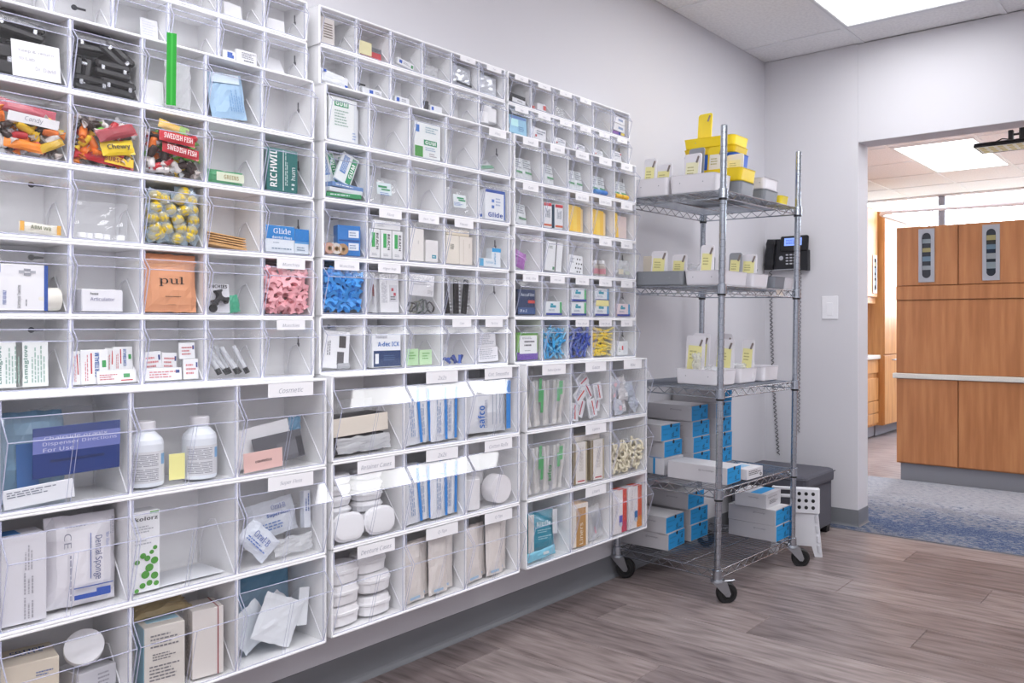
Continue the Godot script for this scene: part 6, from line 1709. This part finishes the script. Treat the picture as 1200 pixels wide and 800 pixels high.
	pouch("cotton_pack", "plump clear pack of cotton with blue lettering", "pack", at(2, "C1", 3, 0.5, 0.045, 0.001, 0, -2, -2), Vector3(0.205, 0.185, 0.06), col("e3e5ea", 0.2), [["t", "f", -0.2, -0.2, 0.15, 0.4, "2f6fc4", "safco", 1.0, 1], ["t", "f", -0.1, -0.15, 0.07, 0.5, "5a6a94", "Cotton Economizers", 1.0], ["p", "f", 0.42, 0, 0.1, 0.9, "2e86d6"], ["p", "f", 0.06, 0.05, 0.012, 0.8, "9aa6ba"], ["p", "f", 0.14, 0.05, 0.012, 0.8, "9aa6ba"], ["p", "f", 0.22, 0.05, 0.012, 0.8, "9aa6ba"], ["p", "f", 0.3, 0.05, 0.012, 0.8, "9aa6ba"], ["n", "f", 0.2, 0.3, 0.3, 0.1, "8aa0cc", 2]], 0.005, 88)
	# retainer cases: two stacks and two facing out
	for i in 4:
		case_box("white flat case in the left stack of retainer cases, %s" % ["lowest", "second", "third", "highest"][i], at(2, "C2", 1, 0.22, 0.075, 0.062 + i * 0.031, 6), 0.088, 0.03, 0.075)
	for i in 4:
		case_box("white flat case in the right stack of retainer cases, %s" % ["lowest", "second", "third", "highest"][i], at(2, "C2", 1, 0.68, 0.075, 0.062 + i * 0.031, -6), 0.09, 0.03, 0.075)
	for i in 2:
		case_box(["rounded white retainer case facing out at the left", "rounded white retainer case facing out at the right"][i], at(2, "C2", 1, 0.24 + i * 0.46, 0.02, 0.032, 0, 82) , 0.1, 0.03, 0.074)
	case_box("white retainer case lying behind the two facing out", at(2, "C2", 1, 0.45, 0.09, 0.0, 0), 0.15, 0.055, 0.09)
	for q in [[0.2, 0.05, 0.0, 0.042, 0.1, "upright paper sleeve of white cotton rolls"], [0.62, 0.13, 0.057, 0.038, 0.045, "round white cotton pack on top"]]:
		cyl("cotton_roll_pack", q[5], "cotton", at(2, "C2", 3, q[0], q[1], q[2]), q[3], q[4], "ecebee")
	cyl("cotton_roll_pack", "round bundle of cotton rolls showing its ends", "cotton", at(2, "C2", 3, 0.7, 0.035, 0.05) * Transform3D(Basis(Vector3.RIGHT, PI / 2), Vector3(0, 0, -0.02)), 0.048, 0.05, "eae8ec")
	cyl("cotton_roll_pack", "round white cotton pack behind, in the middle", "cotton", at(2, "C2", 3, 0.62, 0.13, 0.0), 0.038, 0.055, "e9e8ec")
	# denture cases
	for q in [[0.24, 0.06, 0.0, "lower left white denture case"], [0.24, 0.06, 0.058, "middle left white denture case"], [0.26, 0.065, 0.116, "upper left white denture case"], [0.72, 0.06, 0.0, "lower right white denture case"], [0.72, 0.06, 0.066, "middle right white denture case"], [0.68, 0.07, 0.124, "upper right white denture case"]]:
		case_box(q[3], at(2, "C3", 1, q[0], q[1], q[2], 4), 0.104, 0.056, 0.086, "f0eff2")
	for b in [2, 3]:
		for i in 4:
			pouch("swab_pack", "%s beige swab pack in the %s Q-Tips bin" % [["leftmost", "second", "third", "rightmost"][i], ["", "first", "second"][b - 1]], "pack", at(2, "C3", b, 0.15 + i * 0.235, 0.022 + 0.024 * (i % 2), 0.002, 0, -2, 4 - i * 2.2), Vector3(0.074, 0.18, 0.02), col("e3dcd8", 0.3), [["p", "f", 0.3, 0, 0.02, 0.9, "d2cac6"], ["p", "f", -0.1, -0.42, 0.5, 0.04, "9fc0dc"]], 0.004, 90 + i + b)

func contents_three() -> void:
	# --- small bins on top
	carton("product_box", "black and white box in the first top small bin", "box", at(3, "A1", 1, 0.5, 0.03, 0.0, 0, 0, -3), Vector3(0.085, 0.032, 0.04), "2a2b30", [["p", "f", 0.1, -0.2, 0.8, 0.5, "e3e5ea"], ["n", "f", 0.2, -0.2, 0.4, 0.2, "44464e", 2]])
	carton("product_box", "small red and white box in the second top small bin", "box", at(3, "A1", 2, 0.6, 0.02, 0.0), Vector3(0.05, 0.028, 0.02), "dfe0e5", [["p", "f", 0.3, 0, 0.3, 0.6, "cf5a55"]])
	cyl("red_plug", "tiny red cap beside the red and white box", "cap", at(3, "A1", 2, 0.22, 0.02, 0.0), 0.009, 0.012, "c9655a")
	pouch("clear_bag", "small clear bag in the third top small bin", "bag", at(3, "A1", 3, 0.5, 0.02, 0.0), Vector3(0.06, 0.04, 0.012), M.film, [], 0.004, 101)
	for i in 2:
		carton("product_box", ["lower white box in the last top small bin", "upper white box in the last top small bin"][i], "box", at(3, "A1", 6, 0.52, 0.02, 0.014 + i * 0.034, 0, 0, -4), Vector3(0.08, 0.032, 0.03), "e6e7ec", [["p", "f", 0.1, 0.0, 0.4, 0.3, "8ea0c0"]])
	carton("product_box", "purple and yellow box at the foot of the last small bin", "box", at(3, "A1", 6, 0.5, 0.02, 0.0), Vector3(0.085, 0.012, 0.03), "8a62ae", [["p", "f", 0.3, 0, 0.3, 0.9, "d9c75a"], ["p", "f", 0.05, 0, 0.16, 0.9, "2f3f9c"]])
	carton("product_box", "shimmering pale blue box in the second-row small bin", "box", at(3, "A2", 1, 0.52, 0.02, 0.001, 0, -3), Vector3(0.09, 0.066, 0.03), "9ccbe4", [["p", "f", -0.2, 0.1, 0.4, 0.4, "c3f0f2"], ["p", "f", 0.0, 0.4, 0.9, 0.14, "6f8fc8"], ["n", "f", 0.2, -0.2, 0.4, 0.3, "5a82b4", 3], ["p", "l", 0, 0, 0.9, 0.9, "3a3d4a"]])
	for q in [[2, 0.55, 0.08, 0.05, "white packet with a red dot, second small bin"], [3, 0.5, 0.075, 0.034, "low white packet in the third small bin"], [4, 0.5, 0.07, 0.03, "white and mauve packet in the fourth small bin"], [5, 0.45, 0.07, 0.028, "low white packet in the fifth small bin"], [6, 0.5, 0.075, 0.045, "white packet with a red corner, last small bin"]]:
		pouch("white_packet", q[4], "packet", at(3, "A2", q[0], q[1], 0.02, 0.001, 0, -4, -3), Vector3(q[2], q[3], 0.012), col("eaebf0", 0.35), [["n", "f", 0.05, 0.1, 0.6, 0.4, "8d93a2", 2], ["p", "f", -0.3 if q[0] != 6 else 0.3, -0.2 if q[0] != 6 else 0.25, 0.1, 0.16, "c9474f" if q[0] != 4 else "9a7ab4"]], 0.003, 102 + q[0])
	# --- first row of five
	for b in 5:
		for i in ([0.25, 0.62] if b != 1 else [0.42]):
			var where: String = ["first", "second", "third", "fourth", "fifth"][b]
			pouch("brush_pouch", "grey and green printed brush pouch, %s in the %s labelled bin" % ["left" if i < 0.4 else "right", where], "pouch", at(3, "B1", b + 1, i, 0.022, 0.002, 0, -12, -4), Vector3(0.056, 0.078, 0.010), col("d6dade", 0.3), [["n", "f", 0, 0.2, 0.7, 0.45, "8a9098", 4], ["p", "f", 0.1, -0.2, 0.6, 0.1, "5f9a72"]], 0.003, 110 + b)
	for q in [[4, 0.3, "4a8fd8"], [4, 0.6, "3f7fd0"], [5, 0.25, "efc13a"], [5, 0.6, "eebb2c"]]:
		cyl("brush_sleeve", "blue brush cap at the foot of the fourth labelled bin" if q[0] == 4 else "yellow brush cap at the foot of the fifth labelled bin", "cap", at(3, "B1", q[0], q[1], 0.008, 0.010) * Transform3D(Basis(Vector3.BACK, PI / 2), Vector3(0.02, 0, 0)), 0.009, 0.04, q[2], 0.0, "coloured brush caps")
	# --- second row
	pouch("brush_pouch", "pale pouch with green foot alone in its bin", "pouch", at(3, "B2", 1, 0.4, 0.024, 0.002, 0, -14, -6), Vector3(0.06, 0.078, 0.010), col("d6dade", 0.3), [["n", "f", 0, 0.2, 0.7, 0.45, "8a9098", 4], ["p", "f", 0.1, -0.25, 0.6, 0.1, "5f8a6c"]], 0.003, 120)
	for i in 2:
		carton("bonding_box", ["left white box with a red rounded top", "right white box with a red rounded top"][i], "box", at(3, "B2", 2, 0.25 + i * 0.48, 0.02, 0.0, -6), Vector3(0.042, 0.094, 0.03), "e8eaee", [["p", "f", 0, 0.42, 0.9, 0.12, "c8323c"], ["n", "f", 0, 0.1, 0.6, 0.4, "6d7a8c", 4, 1.0], ["p", "f", 0, -0.4, 0.9, 0.08, "cf6a4a"], ["p", "l", 0, 0, 0.8, 0.95, "44627a"]])
	for b in [3, 4, 5]:
		for i in (3 if b < 5 else 1):
			carton("bur_card", "yellow card, %s in the %s yellow bin" % [["first", "second", "third"][i], ["", "", "first", "second", "third"][b - 1]], "card", at(3, "B2", b, 0.22 + i * 0.2, 0.016 + i * 0.004, 0.001, 0, -2, 3 - i * 3), Vector3(0.032, 0.102, 0.004), ["f0c63e", "f3d060", "eec14a"][i])
		carton("bur_card", "translucent orange-tinted backing card in the %s yellow bin" % ["", "", "first", "second", "third"][b - 1], "card", at(3, "B2", b, 0.64, 0.03, 0.001), Vector3(0.07, 0.095, 0.003), ["e9cfa0", "ecd3a8", "e6d3cf"][b - 3])
	# --- third row
	pouch("floss_pouch", "purple wedge pouch at the left of its bin", "pouch", at(3, "B3", 1, 0.24, 0.024, 0.001, 0, -6, -18), Vector3(0.07, 0.062, 0.02), col("a163ae", 0.35), [["p", "f", 0, 0.1, 0.9, 0.06, "c99ad2"]], 0.004, 121)
	carton("wax_box", "tall white box with a slanting black edge", "box", at(3, "B3", 2, 0.5, 0.022, 0.001, -10, 0, -5), Vector3(0.08, 0.112, 0.03), "e9ebee", [["p", "f", 0.1, 0, 0.05, 1.0, "26272c"], ["n", "f", -0.2, 0.3, 0.3, 0.1, "6d7a70", 2], ["p", "f", 0.0, -0.4, 0.1, 0.1, "4f8a62"]])
	carton("shade_card", "white card with a checker of black dots", "card", at(3, "B3", 3, 0.5, 0.02, 0.001, 0, -4, -3), Vector3(0.082, 0.072, 0.004), "eceef1", [["n", "f", -0.28, 0.2, 0.3, 0.3, "8a8e98", 3], ["p", "f", 0.1, 0.3, 0.07, 0.09, "26272c"], ["p", "f", 0.28, 0.3, 0.07, 0.09, "26272c"], ["p", "f", 0.02, 0.05, 0.07, 0.09, "26272c"], ["p", "f", 0.2, 0.05, 0.07, 0.09, "26272c"], ["p", "f", 0.38, 0.05, 0.07, 0.09, "26272c"], ["p", "f", -0.06, -0.2, 0.07, 0.09, "26272c"], ["p", "f", 0.12, -0.2, 0.07, 0.09, "26272c"], ["p", "f", 0.3, -0.2, 0.07, 0.09, "26272c"], ["p", "f", 0.04, -0.4, 0.07, 0.09, "26272c"], ["p", "f", 0.22, -0.4, 0.07, 0.09, "26272c"]])
	for i in 3:
		var o := thing("vial", ["left glass vial with a pink label", "right glass vial with a pink label", "tallest glass vial standing behind"][i], "vial", at(3, "B3", 4, [0.26, 0.64, 0.38][i], [0.022, 0.024, 0.06][i]), "glass vials")
		var g := G.new()
		var h: float = [0.06, 0.062, 0.09][i]
		g.lathe([Vector2(0, 0), Vector2(0.019, 0), Vector2(0.019, h * 0.62), Vector2(0.011, h * 0.76), Vector2(0.011, h * 0.8)], 14)
		part(o, "glass", g.mesh(), col("c9c3bd", 0.15, 0.0, 0.8))
		g = G.new()
		g.lathe([Vector2(0.012, h * 0.78), Vector2(0.0135, h * 0.78), Vector2(0.0135, h), Vector2(0, h)], 14)
		part(o, "cap", g.mesh(), col("e9e9ec", 0.4))
		g = G.new()
		g.lathe([Vector2(0.0193, h * 0.1), Vector2(0.0193, h * 0.45)], 14)
		part(o, "paper_label", g.mesh(), col("c98a94", 0.6))
	pouch("clear_bag", "clear bag with pale scraps in the last third-row bin", "bag", at(3, "B3", 5, 0.5, 0.02, 0.001), Vector3(0.11, 0.07, 0.03), M.cloudy, [["p", "f", -0.2, -0.2, 0.3, 0.3, "dcd6c4"], ["p", "f", 0.2, -0.25, 0.3, 0.2, "c9cfc4"]], 0.006, 123)
	# --- fourth row
	carton("film_box", "navy articulating film box with a red badge", "box", at(3, "B4", 1, 0.46, 0.022), Vector3(0.09, 0.092, 0.04), "24365c", [["t", "f", 0.04, 0.3, 0.78, 0.13, "dfe6f2", "AccuFilm"], ["p", "f", 0.28, 0.02, 0.4, 0.12, "c9483f"], ["p", "f", 0, -0.34, 1.0, 0.26, "3a5688"], ["t", "f", -0.2, -0.34, 0.4, 0.1, "dfe6f2", "21 x .2", 0, 1], ["p", "l", 0, 0, 0.98, 0.98, "1c2b4a"]])
	var spots := [[2, 0.5, 0, "single"], [3, 0.5, 0, "lower of two in the third bin"], [3, 0.5, 1, "upper of two in the third bin"], [4, 0.5, 0, "lower one in the yellow taped pair"], [4, 0.5, 1, "upper one in the yellow taped pair"], [5, 0.5, 0, "pink tinged, in the last bin"]]
	for q in spots:
		carton("cup_box", "small white box with a teal and green mark, %s" % q[3], "box", at(3, "B4", q[0], q[1], 0.022, q[2] * 0.056 + (0.004 if q[0] == 4 and q[2] == 1 else 0.0)), Vector3(0.09, 0.052, 0.035), "e9edf1" if q[0] != 5 else "ead9de", [["p", "f", -0.06, 0.14, 0.36, 0.18, "3f9fb4"], ["p", "f", -0.14, 0.3, 0.14, 0.12, "3f9fb4"], ["p", "f", 0.42, 0.0, 0.12, 0.94, "5fb878" if q[0] < 4 else "4f9fd0"], ["p", "f", 0, -0.42, 1.0, 0.16, "39479c"], ["n", "f", -0.1, -0.14, 0.5, 0.16, "7d93b0", 2]])
	carton("paper_tape", "pale yellow strip between the two boxes of the pair", "tape", at(3, "B4", 4, 0.5, 0.003, 0.040), Vector3(0.086, 0.024, 0.0012), "efe6a0")
	# --- fifth row
	carton("glove_box", "green and purple pack with a white label", "pack", at(3, "B5", 1, 0.5, 0.022), Vector3(0.108, 0.1, 0.04), "7fae5c", [["p", "f", 0, -0.36, 1.0, 0.28, "64409c"], ["p", "f", 0.03, 0.06, 0.84, 0.66, "eeeff2"], ["n", "f", 0.08, 0.1, 0.5, 0.26, "4a4b52", 2], ["n", "f", 0.02, 0.3, 0.6, 0.1, "9a9ca4", 2], ["n", "f", 0.05, -0.16, 0.4, 0.06, "9a9ca4", 1], ["p", "f", 0, 0.46, 1.0, 0.08, "5f9a46"]])
	for b in [2, 3, 4]:
		var hue: Array = [["2f9fd8", "7cc8ea"], ["2a45a8", "6f86d0"], ["efcf2a", "f6e68a"]][b - 2]
		var nm: String = ["light blue", "royal blue", "yellow"][b - 2]
		var o := thing("dental_brush", "%s handled interdental brush in its heap" % nm, "brush", Transform3D(), "%s interdental brushes" % nm)
		var g := G.new()
		g.cbox(Vector3(-0.014, 0, 0), Vector3(0.036, 0.011, 0.007), 0.0025)
		part(o, "handle", g.mesh(), col(hue[0], 0.35))
		g = G.new()
		g.rod(Vector3(0.004, 0, 0), Vector3(0.034, 0, 0), 0.0042, 7)
		part(o, "clear_cap", g.mesh(), col(hue[1], 0.2, 0.0, 0.7))
		heap([[o, 1]], 3, "B5", b, 3, 7, 2, 0.112, Vector3(0.05, 0.016, 0.016), 1.0 if b < 4 else 0.12, 0.016)
	carton("paste_cup", "white cup box with a red drop, last fifth-row bin", "box", at(3, "B5", 5, 0.46, 0.02), Vector3(0.072, 0.058, 0.03), "eceef1", [["p", "f", -0.02, 0.02, 0.14, 0.3, "cf2f38"], ["p", "f", 0.25, 0.0, 0.42, 0.8, "dfe2e7"], ["n", "f", -0.3, -0.1, 0.2, 0.3, "6d8a78", 3]])
	# --- large bins
	for row in ["C1", "C2"]:
		for i in 9:
			var o := thing("saliva_ejector", "white flexible suction tip, %s in the %s bin" % [["first from the left", "second from the left", "third from the left", "fourth from the left", "in the middle", "fourth from the right", "third from the right", "second from the right", "at the right end"][i], "upper green strip" if row == "C1" else "lower green strip"], "suction tip", at(3, row, 1, 0.1 + i * 0.1, 0.02 + 0.014 * (i % 2), 0.006, 0, -3, 9 - i * 2.4), "white suction tips")
			var g := G.new()
			g.tube([Vector3(0, 0, 0), Vector3(0, 0.05, 0), Vector3(0.003 * (i % 3), 0.11, 0), Vector3(0.006 * (i % 2), 0.158, 0.0)], 0.0072, 7)
			part(o, "tube", g.mesh(), col("e6e2de", 0.4))
			g = G.new()
			g.lathe([Vector2(0, -0.003), Vector2(0.0085, -0.002), Vector2(0.0085, 0.012), Vector2(0.0072, 0.014)], 7)
			part(o, "tip", g.mesh(), col("f0ede9", 0.4))
		pouch("clear_bag", "clear sleeve with green corner strips over the suction tips, %s bin" % ("upper" if row == "C1" else "lower"), "bag", at(3, row, 1, 0.5, 0.010, 0.002, 0, 3), Vector3(0.2, 0.17, 0.012), M.film, [["p", "f", -0.26, 0.28, 0.07, 0.5, "4fa567"], ["p", "f", -0.2, 0.05, 0.07, 0.5, "4fa567"], ["p", "f", 0.3, 0.3, 0.1, 0.3, "6fb882"], ["p", "f", 0.24, 0.16, 0.08, 0.3, "6fb882"]] + ([] if row == "C1" else [["t", "f", 0.0, -0.1, 0.1, 0.34, "2f8f4a", "safco", 1.0, 1]]), 0.004, 130)
	for i in 8:
		var t: Array = [[0.14, 0.0, 84], [0.36, 0.014, 64], [0.62, 0.008, 100], [0.8, 0.03, 72], [0.3, 0.066, 40], [0.56, 0.076, 120], [0.78, 0.072, 98], [0.42, 0.118, 30]][i]
		carton("test_packet", "white packet with a red line, %s in the Gauze bin" % ["standing at the near wall", "low in front", "low in the middle", "low at the right", "tipped at the left", "tipped in the middle", "upright at the right", "topmost"][i], "packet", at(3, "C1", 2, t[0], 0.02 + 0.012 * (i % 2), 0.034 + t[1], 0, -5, 0) * Transform3D(Basis(Vector3.BACK, deg_to_rad(t[2] - 90.0)), Vector3.ZERO) * Transform3D(Basis(), Vector3(0, -0.035, 0)), Vector3(0.05, 0.07, 0.007), "dcdde2", [["p", "f", 0.1, 0, 0.12, 0.8, ["c2483f", "b23a52"][i % 2]], ["n", "f", -0.22, 0, 0.3, 0.7, "6d6f7a", 4, 1.0]])
	for i in 9:
		pouch("cotton_pouch", "crumpled clear pouch of white parts, %s in the upper far bin" % ["lowest left", "lowest middle", "lowest right", "middle left", "centre", "middle right", "upper left", "upper middle", "upper right"][i], "pouch", at(3, "C1", 3, 0.22 + 0.28 * (i % 3), 0.025 + 0.01 * (i % 2), 0.002 + 0.05 * (i / 3), 0, -5, i * 23.0 - 90.0 if i % 2 == 0 else 10.0), Vector3(0.064, 0.055, 0.018), col(["d9dde8", "e6e3e6", "cfd6e2"][i % 3], 0.15, 0.0, 0.75), [["p", "f", 0.1, 0, 0.3, 0.3, ["e3b9c2", "f0f0f2", "b3b8c9"][i % 3]]], 0.006, 140 + i)
	for i in 2:
		carton("ligature_box", ["left tall white box with brown sides", "right tall white box with brown sides"][i], "box", at(3, "C2", 2, 0.28 + i * 0.46, 0.04, 0.0, -4), Vector3(0.075, 0.158, 0.06), "e6e2de", [["n", "f", 0.05, 0.1, 0.3, 0.6, "b9b2ac", 4, 1.0], ["p", "f", -0.42, 0, 0.14, 1.0, "8d7d5c"], ["p", "f", 0.44, 0, 0.1, 1.0, "b5a98e"], ["p", "f", 0.05, -0.44, 0.5, 0.03, "c04a50"], ["p", "l", 0, 0, 0.98, 0.98, "8d7d5c"]])
	carton("ligature_box", "cream box lying on the two tall brown sided boxes", "box", at(3, "C2", 2, 0.52, 0.05, 0.16), Vector3(0.15, 0.022, 0.06), "e3ddd6")
	var ring := thing("bite_block", "cream plastic ring in the lower far bin", "bite block", Transform3D(), "cream plastic rings")
	var g2 := G.new()
	var rp := []
	for j in 13:
		var a := TAU * j / 12.0
		rp.append(Vector3(0.02 * cos(a), 0.014 * sin(a), 0.003 * sin(2 * a)))
	g2.tube(rp, 0.0055, 6, false)
	part(ring, "loop", g2.mesh(), col("ebe3c9", 0.4))
	g2 = G.new()
	g2.cbox(Vector3(0.027, 0, 0), Vector3(0.018, 0.012, 0.006), 0.002)
	part(ring, "tab", g2.mesh(), col("e8dfc3", 0.4))
	heap([[ring, 1]], 3, "C2", 3, 5, 5, 2, 0.122, Vector3(0.05, 0.026, 0.026), 1.0, 0.024)
	pouch("wipe_pouch", "teal and white wipes pouch with a curved edge", "pouch", at(3, "C3", 1, 0.52, 0.065, 0.012, 0, -4, -4), Vector3(0.185, 0.15, 0.045), col("1c8fa9", 0.35), [["p", "f", -0.3, 0.0, 0.16, 0.9, "d9d4d0"], ["t", "f", 0.06, 0.2, 0.4, 0.12, "cfe9ee", "Nitrile", 0, 1], ["n", "f", 0.08, 0.02, 0.4, 0.1, "a9d8e2", 2], ["n", "f", 0.1, -0.14, 0.4, 0.1, "a9d8e2", 2], ["p", "f", 0.4, 0.2, 0.14, 0.6, "dfe3e6"]], 0.005, 151)
	pouch("wipe_pouch", "pale blue crumpled wrapper at the foot of the teal pouch", "pouch", at(3, "C3", 1, 0.4, 0.016, 0.002), Vector3(0.15, 0.034, 0.014), col("7cc4dc", 0.25), [["p", "f", 0.1, 0.1, 0.2, 0.3, "d9e6ea"]], 0.006, 152)
	carton("liner_box", "tall cream box with a brown lettered panel", "box", at(3, "C3", 2, 0.28, 0.04, 0.0, -6), Vector3(0.085, 0.165, 0.06), "e9e2da", [["p", "f", 0.05, -0.05, 0.6, 0.9, "b88a4c"], ["t", "f", 0.05, -0.2, 0.22, 0.5, "f0e6d4", "Liners", 1.0], ["p", "t", 0, 0, 0.98, 0.98, "ddb98c"], ["p", "l", 0, 0, 0.95, 0.95, "dcd2c8"]])
	pouch("clear_bag", "clear tray pack with speckled print leaning right", "bag", at(3, "C3", 2, 0.8, 0.03, 0.002, 0, -6, 6), Vector3(0.09, 0.13, 0.03), M.cloudy, [["n", "f", 0, 0.1, 0.7, 0.6, "8f95a2", 7, 1.0], ["p", "f", -0.2, -0.2, 0.1, 0.2, "c9868c"]], 0.005, 153)
	for i in 2:
		carton("lotion_box", ["left white box with a red and orange edge", "right white box with a blue bottle and orange edge"][i], "box", at(3, "C3", 3, 0.28 + i * 0.46, 0.03, 0.0, 0), Vector3(0.092, 0.176, 0.05), "ebe7e9", [["p", "f", 0.34, 0.1, 0.3, 0.8, ["d6402f", "d95a35"][i]], ["p", "f", 0.3, -0.36, 0.38, 0.26, ["c73a5a", "df8a2f"][i]], ["p", "f", 0.05, -0.2, 0.24, 0.22, ["5a5ab4", "1f6fae"][i]], ["p", "f", 0.05, -0.3, 0.18, 0.1, "c9d3df"], ["n", "f", -0.28, 0.2, 0.14, 0.5, "c3b9be", 2, 1.0], ["p", "t", 0.2, 0, 0.5, 0.9, "d9604a"]])
